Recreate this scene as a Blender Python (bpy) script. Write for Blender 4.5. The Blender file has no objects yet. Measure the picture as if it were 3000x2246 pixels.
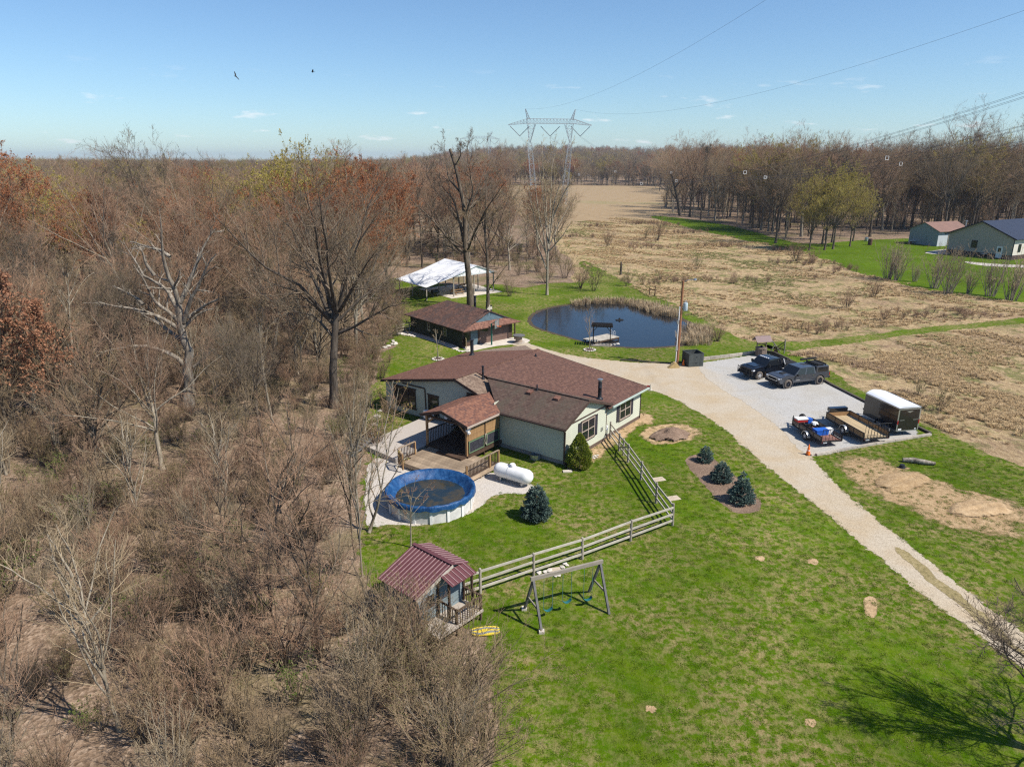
import bpy, math, random
import numpy as np
from mathutils import Vector, Matrix
from mathutils.geometry import tessellate_polygon
R = math.radians
SC = bpy.context.scene
COL = SC.collection
rnd = random.Random(7)

# ------------------------------------------------------------------ camera
F_PX, CX, CY, CAM_H = 2081.0, 1500.0, 1123.0, 19.5
PITCH = math.atan((1123 - 470) / F_PX)
cd = bpy.data.cameras.new('camera'); cam = bpy.data.objects.new('camera', cd); COL.objects.link(cam)
cd.sensor_width = 36.0; cd.lens = 36.0 * F_PX / 3000.0; cd.clip_start = 0.5; cd.clip_end = 12000
cam.location = (0, 0, CAM_H); cam.rotation_euler = (math.pi / 2 - PITCH, 0, 0)
SC.camera = cam

# ------------------------------------------------------------------ sky, sun, exposure
SUN_AZ = R(115.0)      # clockwise from +Y, towards the sun
SUN_EL = R(50.0)
SKY_STRENGTH = 0.10
w = bpy.data.worlds.new('World'); SC.world = w; w.use_nodes = True
nt = w.node_tree; nt.nodes.clear()
wo = nt.nodes.new('ShaderNodeOutputWorld'); bg = nt.nodes.new('ShaderNodeBackground')
sky = nt.nodes.new('ShaderNodeTexSky'); sky.sky_type = 'NISHITA'; sky.sun_disc = False
sky.sun_elevation = SUN_EL; sky.sun_rotation = SUN_AZ
sky.altitude = 300; sky.air_density = 1.0; sky.dust_density = 0.25; sky.ozone_density = 1.5
bg.inputs['Strength'].default_value = SKY_STRENGTH
# small fair-weather clouds low over the whole horizon
tc = nt.nodes.new('ShaderNodeTexCoord'); sx = nt.nodes.new('ShaderNodeSeparateXYZ')
nt.links.new(tc.outputs['Generated'], sx.inputs[0])
def wmath(op, a, b=None, c=None):
    n = nt.nodes.new('ShaderNodeMath'); n.operation = op
    for i, q in enumerate((a, b, c)):
        if q is None: continue
        if isinstance(q, (int, float)): n.inputs[i].default_value = q
        else: nt.links.new(q, n.inputs[i])
    return n.outputs[0]
az = wmath('ARCTAN2', sx.outputs[0], sx.outputs[1])
cz = nt.nodes.new('ShaderNodeCombineXYZ')
nt.links.new(wmath('MULTIPLY', az, 13.0), cz.inputs[0]); nt.links.new(wmath('MULTIPLY', sx.outputs[2], 62.0), cz.inputs[1])
cn = nt.nodes.new('ShaderNodeTexNoise'); cn.inputs['Scale'].default_value = 1.0; cn.inputs['Detail'].default_value = 7; cn.inputs['Roughness'].default_value = 0.55
nt.links.new(cz.outputs[0], cn.inputs['Vector'])
band = wmath('MULTIPLY', wmath('SMOOTHSTEP' if False else 'MULTIPLY', wmath('SUBTRACT', 0.115, sx.outputs[2]), 14.0), 1.0)
bandc = wmath('MINIMUM', wmath('MAXIMUM', band, 0.0), 1.0)
cl = wmath('MULTIPLY', wmath('MINIMUM', wmath('MAXIMUM', wmath('MULTIPLY', wmath('SUBTRACT', cn.outputs[0], 0.61), 8.0), 0.0), 1.0), wmath('MULTIPLY', bandc, 0.85))
tint = nt.nodes.new('ShaderNodeMix'); tint.data_type = 'RGBA'; tint.blend_type = 'MULTIPLY'; tint.inputs[0].default_value = 1.0
tint.inputs[7].default_value = (0.65, 0.82, 0.98, 1)
nt.links.new(sky.outputs[0], tint.inputs[6])
cm = nt.nodes.new('ShaderNodeMix'); cm.data_type = 'RGBA'
nt.links.new(cl, cm.inputs[0]); nt.links.new(tint.outputs[2], cm.inputs[6]); cm.inputs[7].default_value = (8.2, 8.1, 8.1, 1)
nt.links.new(cm.outputs[2], bg.inputs['Color']); nt.links.new(bg.outputs[0], wo.inputs['Surface'])

sl = bpy.data.lights.new('sun', 'SUN'); sl.energy = 4.8; sl.angle = R(0.53); sl.color = (1.0, 0.935, 0.84)
sun = bpy.data.objects.new('sun', sl); COL.objects.link(sun)
sdir = Vector((math.sin(SUN_AZ) * math.cos(SUN_EL), math.cos(SUN_AZ) * math.cos(SUN_EL), math.sin(SUN_EL)))
sun.rotation_euler = sdir.to_track_quat('Z', 'Y').to_euler(); sun.location = (60, -40, 80)

vs = SC.view_settings
vs.view_transform = 'Standard'; vs.look = 'None'; vs.exposure = 0.5; vs.gamma = 1.0; vs.use_curve_mapping = False
SC.cycles.max_bounces = 5; SC.cycles.diffuse_bounces = 2; SC.cycles.glossy_bounces = 2
SC.cycles.transmission_bounces = 3; SC.cycles.transparent_max_bounces = 10; SC.cycles.volume_bounces = 0
SC.cycles.use_denoising = False; SC.cycles.filter_width = 1.25; SC.cycles.sample_clamp_indirect = 3.0
SC.cycles.caustics_reflective = False; SC.cycles.caustics_refractive = False

# ------------------------------------------------------------------ survey: photo pixel -> place on the ground
def ray(px, py):
    x = (px - CX) / F_PX; y = -(py - CY) / F_PX
    c, s = math.cos(PITCH), math.sin(PITCH)
    return np.array([x, c + y * s, -s + y * c])
def gf(px, py, z=0.0):
    d = ray(px, py); t = (z - CAM_H) / d[2]
    return Vector((t * d[0], t * d[1], z))
def g2(x, y, z=0.0): return gf(x * 1.35624, y * 1.35624, z)
def at_depth(px, py, Y):
    d = ray(px, py); t = Y / d[1]
    return np.array([t * d[0], Y, CAM_H + t * d[2]])

# ------------------------------------------------------------------ mesh helpers
class MB:
    def __init__(s): s.v = []; s.f = []
    def add(s, vs, fs):
        o = len(s.v); s.v += [tuple(p) for p in vs]; s.f += [tuple(i + o for i in f) for f in fs]; return s
    def box(s, c, d, rz=0.0):
        x, y, z = d[0] / 2, d[1] / 2, d[2] / 2; ca, sa = math.cos(rz), math.sin(rz)
        P = []
        for k in (-z, z):
            for i, j in ((-x, -y), (x, -y), (x, y), (-x, y)):
                P.append((c[0] + i * ca - j * sa, c[1] + i * sa + j * ca, c[2] + k))
        return s.add(P, [(3, 2, 1, 0), (4, 5, 6, 7), (0, 1, 5, 4), (1, 2, 6, 5), (2, 3, 7, 6), (3, 0, 4, 7)])
    def b2(s, lo, hi): return s.box([(a + b) / 2 for a, b in zip(lo, hi)], [b - a for a, b in zip(lo, hi)])
    def beam(s, p0, p1, w, h=None, up=(0, 0, 1)):
        h = h or w; p0 = Vector(p0); p1 = Vector(p1); d = (p1 - p0).normalized(); u = Vector(up)
        if abs(d.dot(u)) > .98: u = Vector((1, 0, 0))
        sd = d.cross(u).normalized() * (w / 2); u2 = sd.cross(d).normalized() * (h / 2)
        P = [p + a * sd + b * u2 for p in (p0, p1) for a, b in ((-1, -1), (1, -1), (1, 1), (-1, 1))]
        return s.add(P, [(3, 2, 1, 0), (4, 5, 6, 7), (0, 1, 5, 4), (1, 2, 6, 5), (2, 3, 7, 6), (3, 0, 4, 7)])
    def tube(s, pts, rad, n=6, cap=True):
        pts = [Vector(p) for p in pts]
        if not isinstance(rad, (list, tuple)): rad = [rad] * len(pts)
        rings = []
        for i, p in enumerate(pts):
            d = (pts[min(i + 1, len(pts) - 1)] - pts[max(i - 1, 0)]).normalized()
            u = Vector((0, 0, 1)) if abs(d.z) < .9 else Vector((1, 0, 0))
            a = d.cross(u).normalized(); b = d.cross(a).normalized()
            rings.append([p + (a * math.cos(2 * math.pi * k / n) + b * math.sin(2 * math.pi * k / n)) * rad[i] for k in range(n)])
        V = [q for r in rings for q in r]; Fc = []
        for i in range(len(pts) - 1):
            for k in range(n): Fc.append((i * n + k, i * n + (k + 1) % n, (i + 1) * n + (k + 1) % n, (i + 1) * n + k))
        if cap: Fc += [tuple(range(n)), tuple(range((len(pts) - 1) * n, len(pts) * n))]
        return s.add(V, Fc)
    def prism(s, poly, lo, hi, axis='y'):
        f = {'y': lambda a, b, t: (a, t, b), 'x': lambda a, b, t: (t, a, b), 'z': lambda a, b, t: (a, b, t)}[axis]
        n = len(poly); V = [f(a, b, lo) for a, b in poly] + [f(a, b, hi) for a, b in poly]
        return s.add(V, [tuple(range(n)), tuple(range(n, 2 * n))[::-1]] + [(i, (i + 1) % n, n + (i + 1) % n, n + i) for i in range(n)])
    def slab(s, top, t):
        n = len(top); V = [tuple(p) for p in top] + [(p[0], p[1], p[2] - t) for p in top]
        return s.add(V, [tuple(range(n)), tuple(range(n, 2 * n))[::-1]] + [(i, (i + 1) % n, n + (i + 1) % n, n + i) for i in range(n)])
    def lathe(s, prof, n=16, c=(0, 0, 0), axis='z', caps=True):
        V = []
        for r, z in prof:
            for k in range(n):
                a = 2 * math.pi * k / n; q = (r * math.cos(a), r * math.sin(a), z)
                if axis == 'x': q = (q[2], q[0], q[1])
                if axis == 'y': q = (q[0], q[2], q[1])
                V.append((c[0] + q[0], c[1] + q[1], c[2] + q[2]))
        m = len(prof); Fc = [(i * n + k, i * n + (k + 1) % n, (i + 1) * n + (k + 1) % n, (i + 1) * n + k) for i in range(m - 1) for k in range(n)]
        if caps and prof[0][0] > 1e-4: Fc.append(tuple(range(n))[::-1])
        if caps and prof[-1][0] > 1e-4: Fc.append(tuple(range((m - 1) * n, m * n)))
        return s.add(V, Fc)
    def mesh(s, name, smooth=False):
        me = bpy.data.meshes.new(name); me.from_pydata(s.v, [], s.f); me.update()
        import bmesh
        b = bmesh.new(); b.from_mesh(me); bmesh.ops.remove_doubles(b, verts=b.verts, dist=1e-5); bmesh.ops.recalc_face_normals(b, faces=b.faces); b.to_mesh(me); b.free()
        if smooth:
            for p in me.polygons: p.use_smooth = True
            me.set_sharp_from_angle(angle=R(40))
        return me
    def build(s, name, mat, parent=None, smooth=False, bevel=0.0, loc=None):
        o = bpy.data.objects.new(name, s.mesh(name, smooth)); o.data.materials.append(mat); COL.objects.link(o)
        if parent: o.parent = parent
        if loc: o.location = loc
        if bevel:
            m = o.modifiers.new('bevel', 'BEVEL'); m.width = bevel; m.segments = 2; m.limit_method = 'ANGLE'
        return o
def tag(o, label=None, cat=None, group=None, kind=None):
    if label: o['label'] = label
    if cat: o['category'] = cat
    if group: o['group'] = group
    if kind: o['kind'] = kind
    return o
def thing(name, label, cat, loc=(0, 0, 0), rz=0.0, group=None):
    o = bpy.data.objects.new(name, None); COL.objects.link(o); o.location = loc; o.rotation_euler = (0, 0, rz); o.empty_display_size = .2
    return tag(o, label, cat, group)
def inst(src, name, parent=None, loc=(0, 0, 0), rot=(0, 0, 0), scale=(1, 1, 1)):
    o = bpy.data.objects.new(name, src if isinstance(src, bpy.types.Mesh) else src.data); COL.objects.link(o)
    o.location = loc; o.rotation_euler = rot; o.scale = scale
    if parent: o.parent = parent
    return o
def copy_tree(o, parent=None):
    c = o.copy(); COL.objects.link(c); c.parent = parent
    for ch in list(o.children): copy_tree(ch, c)
    return c

# ------------------------------------------------------------------ material helpers
class NT:
    def __init__(s, name):
        s.m = bpy.data.materials.new(name); s.m.use_nodes = True; s.t = s.m.node_tree
        s.b = s.t.nodes['Principled BSDF']; s.out = s.t.nodes['Material Output']
        s.b.inputs['Specular IOR Level'].default_value = 0.25
    def n(s, typ, **kw):
        q = s.t.nodes.new(typ)
        for k, v in kw.items(): setattr(q, k, v)
        return q
    def L(s, a, b): s.t.links.new(a, b)
    def put(s, sock, v):
        if isinstance(v, bpy.types.NodeSocket): s.L(v, sock)
        elif isinstance(v, tuple) and len(v) == 3 and sock.type == 'RGBA': sock.default_value = (*v, 1)
        else: sock.default_value = v
    def coord(s, kind='Object'):
        if kind == 'Pos': return s.n('ShaderNodeNewGeometry').outputs['Position']
        return s.n('ShaderNodeTexCoord').outputs[kind]
    def vmap(s, vec, scale=(1, 1, 1), rz=0.0):
        m = s.n('ShaderNodeMapping'); s.L(vec, m.inputs[0]); m.inputs['Scale'].default_value = scale; m.inputs['Rotation'].default_value = (0, 0, rz); return m.outputs[0]
    def noise(s, vec, scale, detail=5, rough=.6, dist=0.0):
        q = s.n('ShaderNodeTexNoise'); s.L(vec, q.inputs['Vector']); q.inputs['Scale'].default_value = scale
        q.inputs['Detail'].default_value = detail; q.inputs['Roughness'].default_value = rough; q.inputs['Distortion'].default_value = dist; return q.outputs[0]
    def voro(s, vec, scale, out='Distance', rand=1.0):
        q = s.n('ShaderNodeTexVoronoi'); s.L(vec, q.inputs['Vector']); q.inputs['Scale'].default_value = scale; return q.outputs[out]
    def ramp(s, fac, stops, interp='LINEAR'):
        q = s.n('ShaderNodeValToRGB'); s.L(fac, q.inputs[0]); e = q.color_ramp.elements; q.color_ramp.interpolation = interp
        while len(e) < len(stops): e.new(.5)
        for i, (p, c) in enumerate(stops):
            e[i].position = p; e[i].color = (*c, 1) if isinstance(c, tuple) else (c, c, c, 1)
        return q.outputs[0]
    def mix(s, fac, a, b, blend='MIX'):
        q = s.n('ShaderNodeMix', data_type='RGBA', blend_type=blend)
        s.put(q.inputs[0], fac); s.put(q.inputs[6], a); s.put(q.inputs[7], b); return q.outputs[2]
    def math(s, op, a, b=0.0, c=0.0, clamp=False):
        q = s.n('ShaderNodeMath', operation=op, use_clamp=clamp)
        for i, v in enumerate((a, b, c)): s.put(q.inputs[i], v)
        return q.outputs[0]
    def attr(s, name): return s.n('ShaderNodeAttribute', attribute_name=name).outputs['Fac']
    def orand(s): return s.n('ShaderNodeObjectInfo').outputs['Random']
    def bump(s, h, strength=.5, dist=.02):
        q = s.n('ShaderNodeBump'); s.L(h, q.inputs['Height']); q.inputs['Strength'].default_value = strength; q.inputs['Distance'].default_value = dist
        s.L(q.outputs[0], s.b.inputs['Normal'])
    def done(s, col, rough=.8, metal=0.0):
        s.put(s.b.inputs['Base Color'], col); s.put(s.b.inputs['Roughness'], rough); s.b.inputs['Metallic'].default_value = metal; return s.m
    def ragged(s, w=1.0, scale=1.3, hole=0.0, hs=.6, gain=7.0):
        """let the sheet end in a ragged, noisy border instead of a cut line"""
        p = s.coord('Pos'); e = s.attr('edge'); nz = s.noise(p, scale, 6, .65)
        e2 = s.math('MULTIPLY_ADD', nz, 1.9, s.math('SUBTRACT', e, 1.45))
        if hole: e2 = s.math('SUBTRACT', e2, s.math('MULTIPLY', s.math('SUBTRACT', s.noise(p, hs, 6, .7), .40), hole * 4.0))
        f = s.math('MULTIPLY_ADD', e2, gain, 0.5, True)
        tr = s.n('ShaderNodeBsdfTransparent'); mx = s.n('ShaderNodeMixShader')
        s.L(f, mx.inputs[0]); s.L(tr.outputs[0], mx.inputs[1]); s.L(s.b.outputs[0], mx.inputs[2]); s.L(mx.outputs[0], s.out.inputs['Surface'])
def pm(name, c1, c2=None, scale=3.0, rough=.75, bump=0.0, bscale=None, metal=0.0, stretch=(1, 1, 1), var=0.0, detail=5, spec=None):
    """plain procedural material: two tones broken up by noise, optional relief and per-object tone"""
    t = NT(name); c2 = c2 or tuple(x * .75 for x in c1)
    v = t.vmap(t.coord('Object'), stretch); f = t.noise(v, scale, detail)
    col = t.ramp(f, [(.3, c2), (.7, c1)])
    if var:
        k = t.math('MULTIPLY_ADD', t.orand(), 2 * var, 1 - var); hs = t.n('ShaderNodeHueSaturation'); t.L(k, hs.inputs['Value']); t.L(col, hs.inputs['Color']); col = hs.outputs[0]
    if bump: t.bump(t.noise(v, bscale or scale * 3, 5), bump, .02)
    if spec is not None: t.b.inputs['Specular IOR Level'].default_value = spec
    return t.done(col, rough, metal)
# ------------------------------------------------------------------ ground materials
def m_lawn(name, dry=.5, far=False):
    t = NT(name); p = t.coord('Pos')
    big = t.noise(p, .09, 4, .6); mid = t.noise(p, .7, 6, .7); fin = t.noise(t.vmap(p, (1, .55, 1), .5), 9.0, 4, .75)
    g = t.ramp(t.math('MULTIPLY_ADD', fin, .55, t.math('MULTIPLY', mid, .45)), [(.28, (.044, .080, .002)), (.46, (.070, .120, .003)), (.60, (.094, .150, .005)), (.80, (.136, .188, .016))])
    st = t.n('ShaderNodeTexWave', wave_type='BANDS'); t.L(t.vmap(p, (1, 1, 1), R(-42)), st.inputs[0]); st.inputs['Scale'].default_value = .21; st.inputs['Distortion'].default_value = .7; st.inputs['Detail'].default_value = 2  # mowing stripes: how bent grass catches the light, put into the colour
    g = t.mix(t.math('MULTIPLY', st.outputs['Fac'], .8), g, t.mix(1.0, g, (.70, .88, .6), 'MULTIPLY'))
    yel = t.ramp(t.noise(p, .33, 5, .6, .5), [(.60, 0.0), (.72, .55)])
    g = t.mix(yel, g, (.16, .21, .010))
    dryf = t.math('MULTIPLY', t.ramp(t.noise(p, .16, 4, .6), [(.38, 0.1), (.62, 1.0)]), t.ramp(t.noise(p, 2.4, 6, .75), [(.45, 0.0), (.57, dry)]))
    g = t.mix(dryf, g, t.ramp(fin, [(.3, (.19, .135, .055)), (.7, (.36, .28, .15))]))
    mo = t.noise(p, 1.6, 7, .8, .6)
    g = t.mix(t.ramp(mo, [(.36, .25), (.48, 0.0)]), g, t.mix(1.0, g, (.62, .74, .5), 'MULTIPLY'))
    g = t.mix(t.ramp(t.noise(p, 4.5, 5, .8), [(.56, 0.0), (.70, .5 if dry > .3 else .15)]), g, (.25, .20, .075))
    tone = t.ramp(big, [(.3, .78), (.7, 1.18)])
    g = t.mix(1.0, g, tone, 'MULTIPLY')
    t.bump(t.math('ADD', fin, t.math('MULTIPLY', t.noise(p, 26, 3, .7), .5)), .8, .05)
    t.b.inputs['Specular IOR Level'].default_value = .03
    t.ragged(); return t.done(g, .85)
def m_meadow():
    t = NT('meadow_grass'); p = t.coord('Pos')
    a = t.noise(p, .06, 5, .65, .4); b = t.noise(p, .30, 8, .75, .5); c = t.noise(t.vmap(p, (1, .55, 1), .4), 2.4, 8, .85); d = t.noise(p, .9, 7, .8, .4)
    tan = t.ramp(c, [(.34, (.18, .12, .06)), (.44, (.33, .23, .125)), (.53, (.44, .325, .18)), (.66, (.56, .44, .265))])
    grn = t.ramp(c, [(.34, (.06, .075, .016)), (.46, (.125, .14, .038)), (.62, (.25, .235, .085))])
    brn = t.ramp(c, [(.34, (.12, .075, .048)), (.50, (.23, .15, .10)), (.66, (.36, .25, .17))])
    col = t.mix(t.ramp(b, [(.49, 0.0), (.57, .85)]), tan, grn)
    col = t.mix(t.ramp(d, [(.50, 0.0), (.60, .65)]), col, brn)
    col = t.mix(t.ramp(a, [(.52, 0.0), (.62, .5)]), col, brn)
    t.bump(t.math('ADD', c, d), 1.0, .16); t.b.inputs['Specular IOR Level'].default_value = .1
    return t.done(col, .9)
def m_litter():
    t = NT('leaf_litter'); p = t.coord('Pos')
    v = t.n('ShaderNodeTexVoronoi'); t.L(p, v.inputs['Vector']); v.inputs['Scale'].default_value = 7.0
    leaf = t.ramp(v.outputs['Color'], [(.15, (.10, .066, .042)), (.4, (.21, .145, .098)), (.62, (.33, .235, .165)), (.85, (.46, .35, .26))])
    fine = t.noise(p, 5.0, 6, .75); big = t.noise(p, .11, 5, .65, .4)
    col = t.mix(.55, leaf, t.ramp(fine, [(.3, (.10, .068, .044)), (.5, (.22, .155, .105)), (.72, (.39, .29, .205))]))
    col = t.mix(t.ramp(big, [(.50, 0.0), (.64, .6)]), col, t.ramp(fine, [(.3, (.055, .065, .016)), (.7, (.16, .16, .055))]))
    col = t.mix(t.ramp(t.noise(p, .5, 5), [(.35, .5), (.52, 0.0)]), col, (.075, .05, .032))
    t.bump(t.math('ADD', fine, v.outputs['Distance']), .8, .05); t.b.inputs['Specular IOR Level'].default_value = .12
    return t.done(col, .9)
def m_gravel(name, tones, blend=None):
    t = NT(name); p = t.coord('Pos')
    v = t.n('ShaderNodeTexVoronoi'); t.L(p, v.inputs['Vector']); v.inputs['Scale'].default_value = 22.0
    st = t.ramp(v.outputs['Color'], [(.1, tones[0]), (.5, tones[1]), (.9, tones[2])])
    fine = t.noise(p, 20, 4, .7); big = t.noise(p, .35, 5, .6, .6)
    col = t.mix(.5, st, t.ramp(fine, [(.3, tones[0]), (.7, tones[2])]))
    col = t.mix(t.ramp(big, [(.42, 0.0), (.66, .7)]), col, t.mix(1.0, col, tones[3], 'MULTIPLY'))
    if blend:
        a, b, tan = blend; d = (b - a); nrm = Vector((-d.y, d.x, 0)).normalized(); dp = t.n('ShaderNodeVectorMath', operation='DOT_PRODUCT'); t.L(p, dp.inputs[0]); dp.inputs[1].default_value = nrm
        k = t.math('MULTIPLY_ADD', t.noise(p, .5, 5, .7), 5.0, t.math('SUBTRACT', dp.outputs['Value'], a.dot(nrm) + 2.6))
        col = t.mix(t.math('MULTIPLY_ADD', k, -.28, .62, True), col, t.mix(.5, t.ramp(fine, [(.3, tan[0]), (.7, tan[2])]), t.ramp(v.outputs['Color'], [(.1, tan[0]), (.9, tan[2])])))
    t.bump(t.math('ADD', fine, v.outputs['Distance']), .5, .014); t.ragged(1, 2.2); t.b.inputs['Specular IOR Level'].default_value = .2
    return t.done(col, .85)
def m_soil(name, tones, bscale=3.0, hole=0.0):
    t = NT(name); p = t.coord('Pos'); a = t.noise(p, bscale, 7, .7); b = t.noise(p, .8, 4)
    col = t.ramp(t.math('MULTIPLY_ADD', a, .7, t.math('MULTIPLY', b, .3)), [(.3, tones[0]), (.5, tones[1]), (.7, tones[2])])
    t.bump(t.math('ADD', a, t.noise(p, 14, 5, .7)), .8, .05); t.ragged(1, 1.7, hole, .6, 2.6 if hole else 7.0); return t.done(col, .92)
M_LAWN = m_lawn('lawn_grass', .85); M_FARLAWN = m_lawn('far_lawn_grass', .15); M_MEADOW = m_meadow(); M_LITTER = m_litter()
M_DRIVE = m_gravel('tan_gravel', ((.27, .22, .155), (.44, .37, .275), (.56, .49, .385), (.92, .82, .66)))
M_PAD = m_gravel('grey_gravel', ((.23, .222, .208), (.39, .38, .36), (.54, .53, .505), (.92, .88, .80)), (g2(1545, 832), g2(1740, 985), ((.27, .22, .155), (.45, .38, .285), (.58, .51, .405))))
M_PEA = m_gravel('pale_pea_gravel', ((.30, .27, .235), (.47, .43, .385), (.60, .56, .51), (.92, .87, .80)))
M_SOIL = m_soil('bare_tan_soil', ((.22, .14, .07), (.42, .29, .16), (.58, .43, .26)), 3.0, .5)
M_CLAY = m_soil('loose_brown_soil', ((.20, .125, .06), (.36, .245, .13), (.52, .385, .23)), 5.0, .5)
M_MULCH = m_soil('shredded_mulch', ((.085, .055, .040), (.20, .135, .095), (.34, .25, .185)), 9.0)
M_BANK = m_soil('wet_pond_mud', ((.030, .024, .016), (.07, .052, .034), (.13, .10, .062)), 4.0)
t = NT('stubble_field'); p = t.coord('Pos')
rows = t.noise(t.vmap(p, (.15, 1.4, 1), R(25)), 1.0, 6, .75); bigf = t.noise(p, .016, 4)
c_ = t.ramp(t.math('MULTIPLY_ADD', rows, .6, t.math('MULTIPLY', t.noise(p, .35, 6, .75), .4)), [(.3, (.19, .125, .065)), (.5, (.30, .215, .12)), (.7, (.42, .32, .19))])
c_ = t.mix(t.ramp(bigf, [(.55, 0.0), (.7, .45)]), c_, (.17, .20, .06)); t.ragged(1, .25); M_FIELD = t.done(c_, .95)

# ------------------------------------------------------------------ ground sheets
def chaikin(P, k):
    P = [np.array(p[:2], float) for p in P]
    for _ in range(k):
        Q = []
        for i in range(len(P)):
            a, b = P[i], P[(i + 1) % len(P)]; Q += [.75 * a + .25 * b, .25 * a + .75 * b]
        P = Q
    return P
def sheet(name, pts, z, mat, ew=1.0, step=.5, jit=.15, smooth=2, kind='structure', label=None):
    P = chaikin(pts, smooth); out = []
    for i in range(len(P)):
        a, b = P[i], P[(i + 1) % len(P)]; n = max(1, int(np.linalg.norm(b - a) / step))
        n = min(n, 60)
        for k in range(n): out.append(a + (b - a) * k / n)
    P = np.array(out); n = len(P); rg = np.random.RandomState(len(name) * 13 + n)
    area = .5 * np.sum(P[:, 0] * np.roll(P[:, 1], -1) - np.roll(P[:, 0], -1) * P[:, 1])
    if area < 0: P = P[::-1].copy()
    T = np.roll(P, -1, 0) - np.roll(P, 1, 0); T /= np.linalg.norm(T, axis=1)[:, None] + 1e-9; N = np.stack([-T[:, 1], T[:, 0]], 1)
    j = rg.normal(0, 1, n); j = .5 * j + .3 * np.roll(j, 1) + .3 * np.roll(j, -1)
    Pj = P + N * (j * jit)[:, None]
    outer = Pj - N * ew * .5; inner = Pj + N * ew * .5
    V = [(x, y, z) for x, y in outer] + [(x, y, z) for x, y in inner]
    Fc = [(i, (i + 1) % n, n + (i + 1) % n, n + i) for i in range(n)]
    tri = tessellate_polygon([[Vector((x, y, 0)) for x, y in inner]])
    for a, b, c in tri:
        Fc.append((a + n, b + n, c + n))
    me = bpy.data.meshes.new(name); me.from_pydata(V, [], Fc); me.update()
    for poly in me.polygons:
        if poly.normal.z < 0: poly.flip()
    at = me.attributes.new('edge', 'FLOAT', 'POINT'); at.data.foreach_set('value', [0.0] * n + [1.4] * n)
    o = bpy.data.objects.new(name, me); me.materials.append(mat); COL.objects.link(o)
    if kind: o['kind'] = kind
    if label: o['label'] = label
    return o
def w2(lst): return [g2(x, y) for x, y in lst]
def z1(x, y, z=0.0): return gf(1080 + x / 2.4578, 960 + y / 2.4578, z)
def z4(x, y, z=0.0): return gf(1050 + x / 2.4578, 1500 + y / 2.4578, z)
def z6(x, y, z=0.0): return gf(1160 + x / 5.82, 860 + y / 5.82, z)
def z9(x, y, z=0.0): return gf(1120 + x / 5.914, 740 + y / 5.914, z)

# base terrain: flat around the place, gently rolling hills beyond 520 m
def hill(x, y):
    d = math.hypot(x, y); h = 0.0
    if d > 620:
        k = min(1.0, (d - 620) / 1300.0); a = math.atan2(x, y)
        h = k * (26 + 15 * math.sin(a * 7.0 + 1.0) + 9 * math.sin(a * 17.0 + 2.0) + 14 * math.exp(-((a - .22) / .16) ** 2) - 16 * math.exp(-((a + .35) / .16) ** 2))
        h *= .25 + .75 / (1 + math.exp(-(a + .12) / .05))
        h = max(h, 0.0) * (1.0 if d < 2600 else max(.6, 1 - (d - 2600) / 6000))
    return h
gm = MB(); rr = [0, 620, 760, 950, 1300, 1800, 2600, 4500, 8000]; na = 180
for ri, r in enumerate(rr):
    for k in range(na):
        a = 2 * math.pi * k / na; x, y = r * math.sin(a), r * math.cos(a); gm.v.append((x, y, hill(x, y)))
for i in range(1, len(rr) - 1):
    for k in range(na): gm.f.append((i * na + k, (i + 1) * na + k, (i + 1) * na + (k + 1) % na, i * na + (k + 1) % na))
gm.v.append((0, 0, 0)); c0 = len(gm.v) - 1
for k in range(na): gm.f.append((c0, na + k, na + (k + 1) % na))
me = bpy.data.meshes.new('ground'); me.from_pydata(gm.v, [], gm.f); me.materials.append(M_LITTER); me.update()
for poly in me.polygons:
    if poly.normal.z < 0: poly.flip()
ground = bpy.data.objects.new('ground', me); COL.objects.link(ground); ground['kind'] = 'structure'

sheet('meadow', w2([(1235, 640), (1380, 680), (1560, 760), (1720, 800), (1900, 900), (2100, 1010), (2400, 1140), (2900, 1300), (3100, 800), (2500, 675), (2212, 652), (2050, 632), (1900, 600), (1840, 580), (1745, 546), (1640, 520), (1540, 500), (1430, 474), (1330, 462), (1235, 466), (1180, 500), (1215, 545), (1245, 570)]), .004, M_MEADOW, 1.0, 2.0, .4, 1)
sheet('field', w2([(1060, 396), (1150, 396), (1250, 397), (1350, 400), (1445, 405), (1448, 440), (1440, 474), (1330, 476), (1240, 480), (1180, 510), (1130, 470), (1090, 430), (1040, 402)]), .006, M_FIELD, 4.0, 4.0, .5, 1)
LAWN2 = [(1055, 1760), (1085, 1600), (1078, 1500), (1085, 1410), (1010, 1350), (900, 1318), (805, 1270), (792, 1180), (797, 1100), (795, 1000), (800, 900), (808, 820), (835, 760), (862, 700), (866, 665), (835, 622), (842, 598), (900, 606), (1000, 622), (1080, 612), (1130, 626), (1190, 610), (1255, 612), (1283, 596), (1250, 570), (1262, 562), (1300, 584), (1360, 614), (1420, 640), (1480, 668), (1540, 705), (1590, 729), (1640, 742), (1690, 755), (1740, 775), (1800, 805), (1850, 838), (1900, 870), (1960, 905), (2040, 940), (2120, 975), (2212, 1010), (2420, 1090), (2700, 1300), (2900, 1800), (2212, 1900), (1600, 1900)]
sheet('lawn', w2(LAWN2), .008, M_LAWN, 1.4, .6, .2, 2)
sheet('far_lawn', w2([(1395, 464), (1500, 474), (1600, 492), (1690, 520), (1760, 530), (1840, 520), (1950, 516), (2080, 512), (2300, 505), (2600, 560), (2500, 668), (2212, 654), (2050, 637), (1900, 603), (1840, 583), (1745, 549), (1640, 524), (1540, 505), (1440, 480)]), .008, M_FARLAWN, 2.0, 2.0, .4, 2)
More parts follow.
